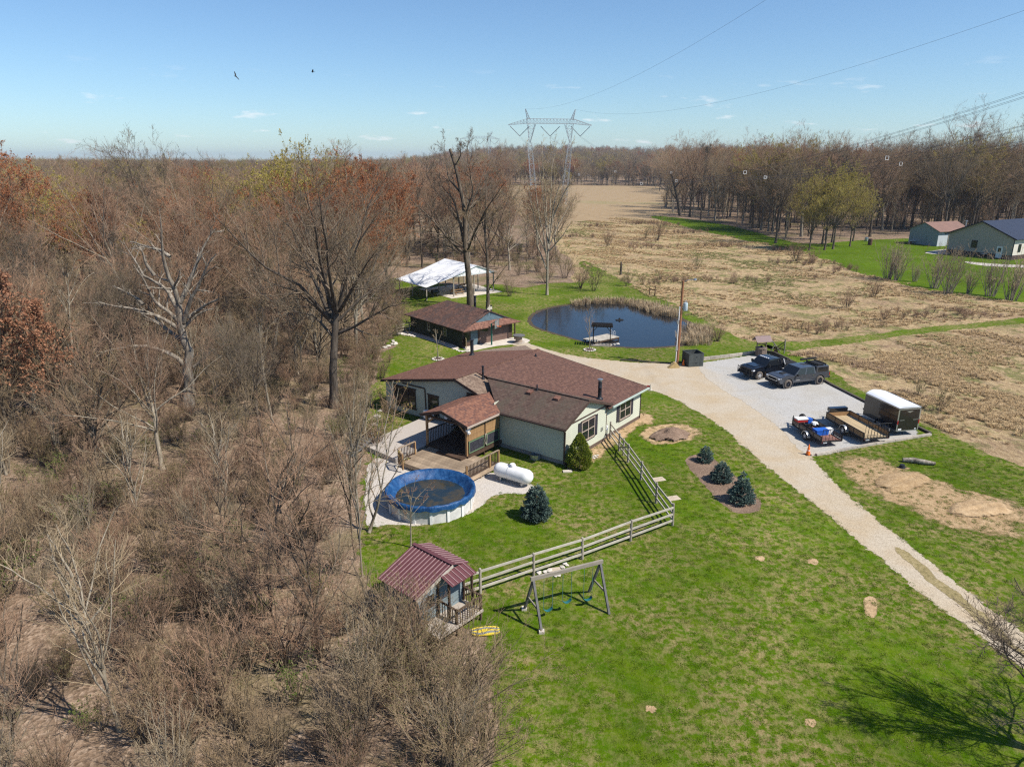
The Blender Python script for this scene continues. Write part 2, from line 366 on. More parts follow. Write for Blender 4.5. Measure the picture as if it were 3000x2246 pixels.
sheet('mown_trail', w2([(1640, 741), (1760, 737), (1850, 727), (1950, 713), (2100, 699), (2400, 672), (2400, 684), (2100, 707), (1960, 722), (1860, 738), (1770, 750), (1680, 758)]), .008, M_LAWN, 1.4, .8, .25, 2)
sheet('bare_soil', [z1(*q) for q in ((1415, 1015), (1520, 1030), (1600, 985), (1700, 905), (1760, 860), (1850, 790), (1950, 700), (2060, 690), (2040, 630), (1960, 610), (1900, 660), (1700, 770), (1560, 880), (1440, 960))], .012, M_SOIL, .8, .4, .12)
sheet('worn_soil', w2([(1380, 945), (1400, 925), (1450, 915), (1500, 922), (1515, 940), (1480, 955), (1420, 962)]), .012, M_SOIL, .9, .4, .12)
sheet('soil_patch', w2([(1800, 1000), (1850, 985), (1930, 1000), (2000, 1040), (2080, 1060), (2150, 1075), (2230, 1100), (2230, 1150), (2120, 1155), (2040, 1135), (1960, 1100), (1880, 1060)]), .012, M_CLAY, 2.6, .5, .25)
for q in ((1640, 1205, 12, 5), (1755, 1212, 13, 6), (1880, 1310, 17, 24), (1405, 1530, 14, 8), (1750, 1560, 16, 9)):
    sheet('worn_patch', [g2(q[0] + q[2] * math.cos(a), q[1] + q[3] * math.sin(a)) for a in np.linspace(0, 6.28, 9)[:-1]], .012, M_SOIL, .16, .3, .05)
DRIVE2 = [(2400, 1600), (2250, 1470), (2140, 1388), (2010, 1292), (1900, 1202), (1790, 1110), (1700, 1042), (1620, 972), (1560, 922), (1500, 882), (1440, 852), (1385, 834), (1300, 820), (1200, 790), (1130, 752), (1105, 742), (1125, 736), (1160, 750), (1230, 769), (1330, 781), (1440, 787), (1500, 786), (1580, 790), (1700, 850), (1740, 930), (1745, 985), (1790, 1035), (1840, 1083), (1920, 1148), (2010, 1215), (2100, 1286), (2212, 1373), (2400, 1515)]
sheet('driveway', w2(DRIVE2), .016, M_DRIVE, .7, .4, .10, 2)
sheet('gravel_pad', w2([(1500, 786), (1560, 778), (1640, 765), (1702, 779), (1790, 832), (1900, 886), (2008, 939), (1900, 957), (1760, 985), (1738, 982), (1690, 925), (1620, 875), (1545, 832)]), .020, M_PAD, .5, .4, .08, 1)
sheet('pool_gravel', [z1(*q) for q in ((60, 930), (200, 960), (420, 1010), (760, 1060), (930, 1040), (1100, 1090), (1205, 1150), (1140, 1195), (1050, 1192), (940, 1188), (850, 1235), (770, 1320), (640, 1372), (500, 1410), (300, 1422), (140, 1405), (20, 1440), (-20, 1400), (-10, 1000))], .012, M_PEA, .35, .3, .05)
sheet('mulch_bed', w2([(1474, 994), (1500, 981), (1532, 984), (1590, 1030), (1646, 1080), (1642, 1103), (1605, 1112), (1570, 1100), (1520, 1045)]), .012, M_MULCH, .25, .25, .04)
sheet('flower_bed', w2([(760, 770), (800, 752), (845, 745), (856, 748), (840, 755), (800, 762), (775, 790), (750, 800)]), .012, M_MULCH, .4, .3, .06)
sheet('pond_bank', w2([(1138, 691), (1155, 672), (1198, 661), (1260, 654), (1332, 652), (1405, 663), (1456, 681), (1500, 698), (1514, 720), (1509, 741), (1472, 748), (1400, 752.5), (1330, 750.5), (1268, 742), (1208, 724), (1154, 709)]), .012, M_BANK, .8, .4, .10)
t = NT('pond_water'); p = t.coord('Pos')
wv = t.math('ADD', t.noise(t.vmap(p, (1, .5, 1), .3), 2.2, 3, .5), t.math('MULTIPLY', t.noise(p, 7.0, 2), .35))
t.b.inputs['IOR'].default_value = 1.333; t.b.inputs['Specular IOR Level'].default_value = .5; t.bump(wv, .12, .06)
M_WATER = t.done(t.ramp(t.noise(p, .12, 3), [(.3, (.006, .008, .012)), (.7, (.012, .014, .016))]), .06)
sheet('pond', w2([(1145, 690.5), (1160, 674.5), (1200, 663.5), (1260, 657), (1332, 655.5), (1402, 667), (1452, 685), (1492, 701), (1506, 720), (1502, 739), (1470, 745.5), (1400, 750.5), (1330, 748.5), (1270, 740.2), (1210, 722), (1158, 707.5)]), .016, M_WATER, .05, .5, .04)
M_CONC = pm('concrete', (.62, .56, .48), (.46, .41, .35), 1.5, .85, .25, 25)
sheet('concrete_apron', [z6(*q) for q in ((1120, 935), (1300, 985), (1500, 935), (1800, 880), (2212, 850), (2300, 800), (2200, 760), (2010, 740), (1600, 820), (1200, 890))], .022, M_CONC, .05, .5, .02, 1)
sheet('garden_path', [z6(*q) for q in ((1100, 930), (1000, 950), (700, 830), (340, 730), (40, 690), (60, 650), (300, 640), (520, 680), (900, 830))], .014, M_CONC, .2, .4, .04, 1)
def mound(name, c, rx, ry, h, mat, rz=0.0, seed=1, n=22, kind='structure'):
    rg = np.random.RandomState(seed); V = []; Fc = []; KK = []
    ph = rg.uniform(0, 6.28, 8)
    for i in range(n + 1):
        for j in range(n + 1):
            a = i / n * 2 - 1; b = j / n * 2 - 1; r = math.hypot(a, b)
            k = max(0, 1 - r ** 2) ** 1.3
            nz = .22 * math.sin(5 * a + ph[0]) * math.sin(4 * b + ph[1]) + .14 * math.sin(11 * a + ph[2] + 3 * b) + .1 * math.sin(13 * b + ph[3]) + .07 * rg.normal()
            x, y = a * rx, b * ry; KK.append(1.9 * k)
            V.append((c[0] + x * math.cos(rz) - y * math.sin(rz), c[1] + x * math.sin(rz) + y * math.cos(rz), .0 + (h * k * (1 + nz) if k > 0 else -.02) + (0.0 if k > 0 else -.05)))
    for i in range(n):
        for j in range(n): q = i * (n + 1) + j; Fc.append((q, q + n + 1, q + n + 2, q + 1))
    me = bpy.data.meshes.new(name); me.from_pydata(V, [], Fc); me.materials.append(mat)
    at = me.attributes.new('edge', 'FLOAT', 'POINT'); at.data.foreach_set('value', KK)
    for q in me.polygons: q.use_smooth = True
    o = bpy.data.objects.new(name, me); COL.objects.link(o); o['kind'] = kind; return o
mound('mulch_mound', g2(1448, 942), 1.9, 1.3, .55, M_MULCH, .4, 3)
mound('soil_mound', g2(1950, 1040), 3.0, 1.5, .22, M_CLAY, .5, 5)
mound('sand_mound', g2(2115, 1100), 2.8, 1.3, .25, M_SOIL, .25, 6)

sheet('grass_strip', w2([(1930, 1178), (1960, 1190), (2010, 1232), (2080, 1290), (2150, 1350), (2240, 1425), (2260, 1450), (2225, 1430), (2130, 1358), (2060, 1300), (1990, 1240), (1940, 1195)]), .020, m_soil('thin_grass_strip', ((.13, .11, .04), (.27, .215, .10), (.42, .34, .20)), 5.0, 1.0), .2, .4, .10, 1)
# ------------------------------------------------------------------ bark, twig and foliage materials
def m_bark(name, tones, var=.15, scale=4.0):
    t = NT(name); v = t.vmap(t.coord('Object'), (1, 1, .22)); f = t.noise(v, scale, 6, .7)
    col = t.ramp(f, [(.3, tones[0]), (.5, tones[1]), (.7, tones[2])])
    hs = t.n('ShaderNodeHueSaturation'); t.L(t.math('MULTIPLY_ADD', t.orand(), 2 * var, 1 - var), hs.inputs['Value']); t.L(col, hs.inputs['Color'])
    t.bump(f, .8, .05); t.b.inputs['Specular IOR Level'].default_value = .15; return t.done(hs.outputs[0], .9)
def m_twig(name, c1, c2, var=.22):
    t = NT(name); r = t.orand(); f = t.noise(t.coord('Object'), .5, 3)
    col = t.mix(t.math('ADD', t.math('MULTIPLY', r, .7), t.math('MULTIPLY', f, .3)), c1, c2)
    hs = t.n('ShaderNodeHueSaturation'); t.L(t.math('MULTIPLY_ADD', r, -2 * var, 1 + var), hs.inputs['Value']); t.L(col, hs.inputs['Color'])
    t.b.inputs['Specular IOR Level'].default_value = .1; return t.done(hs.outputs[0], .9)
def m_leaf(name, c1, c2, trans=.35):
    t = NT(name); f = t.noise(t.coord('Object'), 1.7, 5, .7); col = t.ramp(f, [(.3, c1), (.7, c2)])
    hs = t.n('ShaderNodeHueSaturation'); t.L(t.math('MULTIPLY_ADD', t.orand(), .3, .85), hs.inputs['Value']); t.L(col, hs.inputs['Color'])
    tl = t.n('ShaderNodeBsdfTranslucent'); t.L(hs.outputs[0], tl.inputs[0]); mx = t.n('ShaderNodeMixShader'); mx.inputs[0].default_value = trans
    t.done(hs.outputs[0], .7); t.L(t.b.outputs[0], mx.inputs[1]); t.L(tl.outputs[0], mx.inputs[2]); t.L(mx.outputs[0], t.out.inputs['Surface']); return t.m
M_BARK = m_bark('grey_brown_bark', ((.045, .035, .026), (.105, .082, .060), (.20, .165, .125)))
M_BARK_D = m_bark('dark_bark', ((.035, .028, .024), (.085, .070, .056), (.16, .135, .11)))
M_BARK_P = m_bark('pale_bark', ((.12, .10, .075), (.26, .225, .17), (.42, .37, .295)))
M_BARK_DEAD = m_bark('weathered_dead_wood', ((.085, .070, .055), (.215, .185, .148), (.43, .385, .315)), .05, 5.0)
M_TWIG = m_twig('bare_twigs', (.235, .168, .098), (.325, .245, .155))
M_TWIG_R = m_twig('reddish_twigs', (.265, .165, .105), (.340, .228, .155))
M_TWIG_P = m_twig('pale_twigs', (.28, .215, .135), (.35, .28, .185))
M_TWIG_D = m_twig('dark_twigs', (.135, .104, .074), (.205, .163, .122))
M_BUD_O = m_leaf('rust_buds', (.30, .105, .040), (.42, .175, .075))
M_BUD_Y = m_leaf('yellow_green_buds', (.32, .25, .045), (.44, .38, .09))
M_BUD_G = m_leaf('fresh_green_leaves', (.075, .125, .022), (.17, .23, .05))
M_BUD_OL = m_leaf('olive_buds', (.13, .125, .045), (.22, .20, .08))
M_DRYLEAF = m_leaf('dry_oak_leaves', (.26, .115, .06), (.42, .22, .13))
M_SPRUCE = m_leaf('blue_spruce_needles', (.055, .095, .078), (.14, .195, .17), .15)
M_ARBOR = m_leaf('yellow_green_scale_leaves', (.14, .18, .018), (.30, .33, .045), .15)

# ------------------------------------------------------------------ branch growing (all branches of a level at once)
def norm(a): return a / (np.linalg.norm(a, axis=-1, keepdims=True) + 1e-9)
def grow(rg, p, d, L, r0, r1, nseg, wander, trop):
    B = len(p); pts = np.zeros((B, nseg + 1, 3)); pts[:, 0] = p; rad = np.zeros((B, nseg + 1)); d = norm(d); cur = p.copy()
    for i in range(nseg):
        d = norm(d + rg.normal(0, wander, (B, 3)) + np.array([0, 0, trop]))
        cur = cur + d * (L / nseg)[:, None]; pts[:, i + 1] = cur
    for i in range(nseg + 1): rad[:, i] = r0 + (r1 - r0) * (i / nseg)
    return pts, rad
def spawn(rg, pts, rad, m, t0, t1, a0, a1, ratio, taper=.5, rr=.6, bias=0.0):
    B, n1, _ = pts.shape; n = n1 - 1
    t = rg.uniform(t0, t1, (B, m)); k = np.minimum((t * n).astype(int), n - 1); f = t * n - k; bi = np.arange(B)[:, None]
    pos = pts[bi, k] * (1 - f)[..., None] + pts[bi, k + 1] * f[..., None]; tan = norm(pts[bi, k + 1] - pts[bi, k])
    r = rad[bi, k] * (1 - f) + rad[bi, k + 1] * f
    L = np.linalg.norm(np.diff(pts, axis=1), axis=2).sum(1)[:, None] * ratio * (1 - taper * t) * rg.uniform(.65, 1.25, (B, m))
    q = rg.normal(0, 1, (B, m, 3)); q[..., 2] += bias; perp = norm(q - (q * tan).sum(-1, keepdims=True) * tan)
    a = rg.uniform(a0, a1, (B, m))[..., None]; d = tan * np.cos(a) + perp * np.sin(a)
    return pos.reshape(-1, 3), d.reshape(-1, 3), L.reshape(-1), (r * rr).reshape(-1)
class TM:
    """collects tube arrays and writes one mesh"""
    def __init__(s): s.V = []; s.Q = []; s.T = []; s.o = 0
    def tubes(s, pts, rad, n):
        B, k, _ = pts.shape; tan = np.zeros_like(pts); tan[:, 1:-1] = pts[:, 2:] - pts[:, :-2]; tan[:, 0] = pts[:, 1] - pts[:, 0]; tan[:, -1] = pts[:, -1] - pts[:, -2]
        tan = norm(tan); ref = np.zeros_like(tan); ref[..., 0] = 1.0; ref[np.abs(tan[..., 0]) > .85] = (0, 1, 0)
        a = norm(np.cross(tan, ref)); b = np.cross(tan, a); ang = 2 * np.pi * np.arange(n) / n
        V = pts[:, :, None, :] + rad[:, :, None, None] * (a[:, :, None, :] * np.cos(ang)[None, None, :, None] + b[:, :, None, :] * np.sin(ang)[None, None, :, None])
        idx = np.arange(B * k * n).reshape(B, k, n) + s.o; j = np.roll(np.arange(n), -1)
        q = np.stack([idx[:, :-1, :], idx[:, :-1][:, :, j], idx[:, 1:][:, :, j], idx[:, 1:, :]], -1).reshape(-1, 4)
        s.V.append(V.reshape(-1, 3)); s.Q.append(q); s.o += B * k * n
    def leaves(s, rg, pos, size, up=.3, aspect=.6):
        n = len(pos); a = norm(rg.normal(0, 1, (n, 3)) + np.array([0, 0, up])); b = norm(np.cross(a, rg.normal(0, 1, (n, 3))))
        sz = (size * rg.uniform(.6, 1.3, n))[:, None]
        V = np.stack([pos, pos + a * sz * .5 + b * sz * aspect * .5, pos + a * sz, pos + a * sz * .5 - b * sz * aspect * .5], 1)
        q = np.arange(n * 4).reshape(n, 4) + s.o; s.V.append(V.reshape(-1, 3)); s.Q.append(q); s.o += 4 * n
    def mesh(s, name, mat, smooth=False):
        V = np.concatenate(s.V); Q = np.concatenate(s.Q).astype(np.int32); me = bpy.data.meshes.new(name)
        me.vertices.add(len(V)); me.vertices.foreach_set('co', V.astype(np.float32).ravel())
        me.loops.add(Q.size); me.loops.foreach_set('vertex_index', Q.ravel()); me.polygons.add(len(Q))
        me.polygons.foreach_set('loop_start', np.arange(0, Q.size, 4, dtype=np.int32)); me.polygons.foreach_set('loop_total', np.full(len(Q), 4, dtype=np.int32))
        if smooth: me.polygons.foreach_set('use_smooth', np.ones(len(Q), dtype=bool))
        me.update(calc_edges=True); me.materials.append(mat); return me
def tipspots(rg, pts, m, t0=.3):
    B, k, _ = pts.shape; t = rg.uniform(t0, 1, (B, m)) * (k - 1); i = np.minimum(t.astype(int), k - 2); f = (t - i)[..., None]; bi = np.arange(B)[:, None]
    return (pts[bi, i] * (1 - f) + pts[bi, i + 1] * f).reshape(-1, 3)
def make_tree(seed, H=20.0, r=.28, clear=.35, nl=15, spread=.62, limb=.42, sub=(7, 7, 6), twig=.012, mats=(None, None), bud=None, budn=0, buds=.12, wander=.10, up=.05, lean=0.0, straight=.035, top=.80):
    """-> (trunk mesh, crown mesh, foliage mesh or None) of a bare broadleaf tree of height about H with a domed crown"""
    rg = np.random.RandomState(seed); tr = TM(); cr = TM()
    d0 = np.array([[lean * rg.normal(), lean * rg.normal(), 1.0]])
    P0, R0 = grow(rg, np.zeros((1, 3)), d0, np.array([H * top]), np.array([r]), np.array([r * (.42 if top < .75 else .16)]), 12, straight, .06)
    R0[:, 0] *= 1.35; tr.tubes(P0, R0, 8)
    p, d, L, rr = spawn(rg, P0, R0, nl, clear, .995, .1, spread * 1.5, limb, 0.0, .6)
    tilt = np.arccos(np.clip(norm(d)[:, 2], -1, 1)); room = (H - p[:, 2]) / np.maximum(np.cos(tilt * .75), .45)
    L = np.clip(room * rg.uniform(.72, 1.0, len(p)), H * .08, H * limb * 1.25)
    P1, R1 = grow(rg, p, d, L, np.clip(rr, .05, r * .7) * rg.uniform(.7, 1.15, len(p)), np.full(len(p), twig * 2.2), 8, wander, up); tr.tubes(P1, R1, 5)
    P, Rr = P1, R1; sd = (4, 3, 3); rat = (.50, .52, .58)
    for li, m in enumerate(sub):
        lastlev = li == len(sub) - 1
        p, d, L, rr = spawn(rg, P, Rr, m, .20 if li == 0 else .12, 1.0, .35, .95, rat[li], .40, .58, .3)
        L = np.maximum(L, H * .02)
        P, Rr = grow(rg, p, d, L, np.maximum(rr, twig), np.full(len(p), twig * (.5 if lastlev else .75)), 2 if lastlev else (4, 3, 2)[min(li, 2)], .13, up)
        cr.tubes(P, Rr, sd[min(li, 2)])
    fol = None
    if bud is not None and budn:
        lf = TM(); lf.leaves(rg, tipspots(rg, P, budn), buds); fol = lf.mesh('foliage', bud)
    return tr.mesh('trunk', mats[0], True), cr.mesh('crown', mats[1]), fol
def make_shrub(seed, H=3.5, stems=14, spread=.45, r=.022, sub=(6, 5), twig=.007, mats=(None, None), bud=None, budn=0, buds=.06, base=.35, up=.05, stemw=.08):
    rg = np.random.RandomState(seed); tr = TM(); cr = TM(); a = rg.uniform(0, 6.28, stems); rb = rg.uniform(0, base, stems)
    p = np.stack([rb * np.cos(a), rb * np.sin(a), np.zeros(stems)], 1); k = rg.uniform(.15, 1, stems) * spread
    d = np.stack([np.cos(a) * k, np.sin(a) * k, np.ones(stems)], 1)
    P, Rr = grow(rg, p, d, H * rg.uniform(.65, 1.08, stems), r * rg.uniform(.6, 1.3, stems), np.full(stems, twig), 7, stemw, up); tr.tubes(P, Rr, 4)
    for li, m in enumerate(sub):
        p, d, L, rr = spawn(rg, P, Rr, m, .2, 1.0, .3, .9, (.42, .42)[li], .5, .6, .2)
        P, Rr = grow(rg, p, d, np.maximum(L, .12), np.maximum(rr, twig), np.full(len(p), twig * .6), 3 if li == 0 else 2, .12, up); cr.tubes(P, Rr, 3)
    fol = None
    if bud is not None and budn:
        lf = TM(); lf.leaves(rg, tipspots(rg, P, budn), buds); fol = lf.mesh('foliage', bud)
    return tr.mesh('stems', mats[0], True), cr.mesh('twigs', mats[1]), fol
def plant(proto, name, label, cat, loc, rz, s, group=None, names=('trunk', 'crown', 'foliage'), tilt=0.0):
    o = thing(name, label, cat, loc, rz, group); o.scale = (s, s, s) if not isinstance(s, tuple) else s
    if tilt: o.rotation_euler = (tilt * math.cos(rz * 3), tilt * math.sin(rz * 5), rz)
    for me, nm in zip(proto, names):
        if me is not None: inst(me, nm, o)
    return o

BT = (M_BARK, M_TWIG); BD = (M_BARK_D, M_TWIG_D); BR = (M_BARK, M_TWIG_R); BP = (M_BARK_P, M_TWIG_P)
MATURE = [make_tree(11 + i, 20, .28 + .02 * (i % 3), (.40, .5, .42, .36, .45)[i], (15, 13, 16, 15, 14)[i], (.58, .48, .66, .55, .6)[i], (.46, .50, .46, .50, .48)[i], (8, 7, 6), .0095, ((M_BARK_P, M_TWIG), BD, (M_BARK_P, M_TWIG_R), BR, BT)[i], M_BUD_OL if i == 1 else None, 1 if i == 1 else 0, .08, top=(.52, .45, .55, .5, .48)[i]) for i in range(5)]  # pale bark on two of these paints sunlight onto the grey limbs
RUSTY = [make_tree(41 + i, 20, .26, .40, 14, .58, .46, (8, 7, 5), .0095, BR, M_BUD_O, 6, .17, top=.52) for i in range(2)]
YELLOW = [make_tree(51, 20, .26, .38, 14, .58, .46, (8, 7, 5), .0095, BT, M_BUD_Y, 6, .17, top=.5)]
SLIM = [make_tree(61 + i, 20, .16 + .02 * i, .30, 18, .55, .22, (6, 6, 4), .0115, ((M_BARK_P, M_TWIG), BR, BD, (M_BARK_P, M_TWIG))[i], None, 0, straight=.03, top=.92) for i in range(4)]  # pale bark on the first and last paints sunlit trunks too
YOUNG = [make_tree(71 + i, 9, .075, .20, 14, .55, .40, (7, 6), .008, (BP, BT, BR)[i], (None, M_BUD_OL, None)[i], (0, 1, 0)[i], .06, straight=.06) for i in range(3)]
SHRUB = [make_shrub(81 + i, 3.6, 20, (.55, .8, .45, .65)[i], .024, (8, 6), .007, (BT, BR, BP, BR)[i]) for i in range(4)]
GREENSH = [make_shrub(91 + i, 2.6, 14, .7, .02, (6, 4), .007, BT, M_BUD_G, 3, .085) for i in range(2)]
OLIVESH = [make_shrub(95 + i, 3.0, 14, .75, .02, (6, 5), .007, BT, M_BUD_OL, 3, .07) for i in range(2)]
OAKY = [make_tree(77, 9, .10, .22, 13, .6, .42, (7, 6), .009, BT, M_DRYLEAF, 7, .16)]

# ------------------------------------------------------------------ scattering masses of small growth (stuff)
def gn_scatter(name, pts, rz, sc, pick, protos, label, kind='stuff'):
    key = name + '_kinds'; pc = bpy.data.collections.new(key)
    for i, pr in enumerate(protos):
        ms = [m for m in (pr if isinstance(pr, (tuple, list)) else (pr,)) if m is not None]
        if len(ms) == 1:
            me = ms[0]
        else:
            import bmesh
            b = bmesh.new(); mats = []
            for mi, m in enumerate(ms):
                n0 = len(b.faces); b.from_mesh(m); b.faces.ensure_lookup_table()
                for f in b.faces[n0:]: f.material_index = mi
                mats.append(m.materials[0])
            me = bpy.data.meshes.new('%s_%02d' % (key, i)); b.to_mesh(me); b.free()
            for m in mats: me.materials.append(m)
        ob = bpy.data.objects.new('%s_%02d' % (key, i), me); pc.objects.link(ob)
    me = bpy.data.meshes.new(name); me.vertices.add(len(pts)); me.vertices.foreach_set('co', np.asarray(pts, np.float32).ravel())
    for an, ty, dat in (('rz', 'FLOAT', rz), ('sc', 'FLOAT', sc), ('pk', 'INT', pick)):
        at = me.attributes.new(an, ty, 'POINT'); at.data.foreach_set('value', np.asarray(dat, np.float32 if ty == 'FLOAT' else np.int32))
    o = bpy.data.objects.new(name, me); COL.objects.link(o); o['kind'] = kind; o['label'] = label
    g = bpy.data.node_groups.new(name + '_nodes', 'GeometryNodeTree')
    g.interface.new_socket(name='Geometry', in_out='INPUT', socket_type='NodeSocketGeometry'); g.interface.new_socket(name='Geometry', in_out='OUTPUT', socket_type='NodeSocketGeometry')
    N = g.nodes.new; gi = N('NodeGroupInput'); go = N('NodeGroupOutput'); ip = N('GeometryNodeInstanceOnPoints'); ci = N('GeometryNodeCollectionInfo')
    ci.inputs['Collection'].default_value = pc; ci.inputs['Separate Children'].default_value = True; ci.inputs['Reset Children'].default_value = True
    def na(nm, ty):
        q = N('GeometryNodeInputNamedAttribute'); q.data_type = ty; q.inputs['Name'].default_value = nm; return q.outputs['Attribute']
    cx = N('ShaderNodeCombineXYZ'); er = N('FunctionNodeEulerToRotation'); lk = g.links.new
    lk(na('rz', 'FLOAT'), cx.inputs[2]); lk(cx.outputs[0], er.inputs[0]); lk(gi.outputs[0], ip.inputs['Points']); lk(ci.outputs[0], ip.inputs['Instance'])
    ip.inputs['Pick Instance'].default_value = True; lk(na('pk', 'INT'), ip.inputs['Instance Index']); lk(er.outputs[0], ip.inputs['Rotation']); lk(na('sc', 'FLOAT'), ip.inputs['Scale'])
    lk(ip.outputs[0], go.inputs[0]); md = o.modifiers.new('scatter', 'NODES'); md.node_group = g; return o
def inpoly(x, y, poly):
    x = np.asarray(x); y = np.asarray(y); c = np.zeros(x.shape, bool); n = len(poly); j = n - 1
    for i in range(n):
        xi, yi = poly[i][0], poly[i][1]; xj, yj = poly[j][0], poly[j][1]
        hit = ((yi > y) != (yj > y)) & (x < (xj - xi) * (y - yi) / (yj - yi + 1e-12) + xi); c ^= hit; j = i
    return c
def fill(rg, poly, n, mind=0.0):
    """n random places inside a ground polygon (at least mind apart)"""
    P = np.array([(p[0], p[1]) for p in poly]); lo = P.min(0); hi = P.max(0); out = []
    tries = 0
    while len(out) < n and tries < 60:
        q = rg.uniform(lo, hi, (max(n, 200), 2)); q = q[inpoly(q[:, 0], q[:, 1], poly)]; tries += 1
        for a in q:
            if mind and out:
                dd = np.asarray(out) - a
                if (dd[:, 0] ** 2 + dd[:, 1] ** 2).min() < mind * mind: continue
            out.append(a)
            if len(out) >= n: break
    return np.array(out)
# ------------------------------------------------------------------ trees with a shape of their own
def resample(P, k):
    P = np.asarray(P, float); s = np.r_[0, np.cumsum(np.linalg.norm(np.diff(P, axis=0), axis=1))]; u = np.linspace(0, s[-1], k)
    return np.stack([np.interp(u, s, P[:, i]) for i in range(3)], 1)
def shaped_tree(name, label, trunk, limbs, conv, r0, r1, mats, sub, seed, twig=.012, bud=None, budn=0, buds=.1, group=None, depth=.55, cat='tree', limbr=None, lenk=(.42, .45, .42), up=.04):
    """a tree surveyed limb by limb: outline points at the tree's own distance, each limb given its own lean to or from the viewer"""
    rg = np.random.RandomState(seed); b = conv(*trunk[0]); base = gf(*b); Y = base.y; B0 = np.array(base)
    tp = resample([at_depth(*conv(*q), Y) - B0 for q in trunk], 10); tp[:, 1] += np.cumsum(rg.normal(0, .06, 10)); tp[0] = 0
    tr = TM(); rad = np.linspace(r0, r1, 10); rad[0] *= 1.35; rad[1] *= 1.1; tr.tubes(tp[None], rad[None], 9)
    LP = []; LR = []
    for i, l in enumerate(limbs):
        q = resample([at_depth(*conv(*c), Y) - B0 for c in l], 10)
        near = np.argmin(np.linalg.norm(tp - q[0], axis=1)); s = np.linspace(0, 1, 10); ln = np.linalg.norm(np.diff(q, axis=0), axis=1).sum()
        q[:, 1] += tp[near, 1] + s * ln * rg.uniform(.15, depth) * (1 if i % 2 else -1) * rg.choice([1, 1, .4]); q += rg.normal(0, .015 * ln / 3, q.shape) * s[:, None]
        a = (limbr or r1 * .75) * min(1.2, .55 + ln / 14); LP.append(q); LR.append(np.linspace(a, twig * 1.8, 10))
    LP = np.array(LP); LR = np.array(LR); tr.tubes(LP, LR, 6); cr = TM(); P, Rr = LP, LR
    for li, m in enumerate(sub):
        p, d, L, rr = spawn(rg, P, Rr, m, .18, 1.0, .35, 1.0, lenk[li], .45, .6, .25); lastlev = li == len(sub) - 1
        P, Rr = grow(rg, p, d, np.maximum(L, .15), np.maximum(rr, twig), np.full(len(p), twig * .6), (5, 3, 2, 2)[li], .12, up); cr.tubes(P, Rr, (4, 3, 3, 3)[li])
    o = thing(name, label, cat, base, 0, group)
    inst(tr.mesh('trunk', mats[0], True), 'trunk', o); inst(cr.mesh('crown', mats[1]), 'crown', o)
    if bud is not None:
        lf = TM(); lf.leaves(rg, tipspots(rg, P, budn), buds); inst(lf.mesh('foliage', bud), 'foliage', o)
    return o
cA = lambda x, y: (x / 2.76, 800 + y / 2.76)
cU = lambda x, y: (x, y - 1380)            # points read in the upper view, given in the lower view's units
shaped_tree('dead_tree', 'leafless dead tree with thick bleached grey limbs and a broken stub, in the left wood',
    [(1522, 1075), (1525, 900), (1500, 760), (1540, 660), (1480, 560), (1460, 460), (1445, 390), (1440, 250)],
    [[(1490, 750), (1400, 640), (1280, 590), (1180, 555), (1060, 570), (960, 580), (850, 640)], [(1450, 540), (1330, 490), (1200, 430), (1050, 400), (980, 350), (900, 335), (810, 275)],
     [(1430, 450), (1370, 380), (1260, 300), (1150, 255), (1040, 225), (950, 180)], [(1150, 255), (1100, 210), (1000, 160), (900, 110)],
     [(1440, 400), (1400, 330), (1300, 230), (1270, 140), (1240, 20), cU(1210, 1320)], [(1450, 380), (1400, 280), (1300, 160), (1200, 110), (1060, 60), cU(960, 1320), cU(870, 1230)],
     [(1440, 250), (1420, 100), (1380, 0), cU(1370, 1200), cU(1390, 1000), cU(1390, 930)], [(1450, 240), (1500, 120), (1540, 10), cU(1600, 1200), cU(1650, 1100), cU(1700, 1020)],
     [(1480, 400), (1550, 210), (1620, 110), (1680, -10), cU(1730, 1270), cU(1810, 1210)], [(1480, 440), (1560, 360), (1620, 320), (1700, 300)],
     [(1520, 360), (1580, 320), (1700, 240), (1840, 175), (1842, 140)], [(1560, 760), (1650, 690), (1720, 615)], [cU(1240, 1400), cU(1180, 1300), cU(1160, 1180), cU(1120, 1170)], [cU(1370, 1250), cU(1290, 1200), cU(1150, 1170), cU(1010, 1130)]],
    cA, .44, .25, (M_BARK_DEAD, M_BARK_DEAD), (6, 4), 5, .022, lenk=(.30, .45), limbr=.20)
c8 = lambda x, y: (700 + x / 2.2075, 350 + y / 2.2075)
shaped_tree('spreading_oak', 'big spreading bare tree with dark forking limbs left of the house',
    [(615, 1860), (612, 1650), (618, 1400), (625, 1260)],
    [[(590, 1300), (520, 1180), (440, 1040), (330, 960), (240, 880), (150, 720), (60, 560)], [(600, 1290), (540, 1100), (470, 990), (400, 830), (330, 640), (220, 540)], [(620, 1260), (590, 1000), (580, 850), (590, 600), (560, 420)],
     [(640, 1250), (660, 1060), (690, 900), (740, 760), (800, 560), (860, 420)], [(650, 1240), (780, 1050), (900, 880), (990, 780)], [(600, 1280), (560, 1080), (500, 900), (480, 760), (400, 600), (380, 480)],
     [(610, 1330), (500, 1200), (440, 1150), (390, 1100), (250, 1050), (160, 1000)], [(640, 1300), (760, 1180), (870, 1100), (980, 1050)], [(630, 1260), (640, 1000), (670, 800), (680, 600), (700, 430)], [(600, 1400), (480, 1280), (360, 1260), (240, 1240)],
     [(650, 1380), (760, 1330), (880, 1250), (1000, 1180), (1100, 1150)], [(580, 1270), (480, 1080), (360, 880), (280, 720), (140, 620)], [(630, 1250), (720, 980), (780, 800), (900, 620), (960, 560)]],
    c8, .38, .24, (M_BARK_D, M_TWIG_D), (11, 9, 7), 8, .0095, M_BUD_OL, 1, .06, limbr=.14, lenk=(.46, .52, .52), depth=.95)
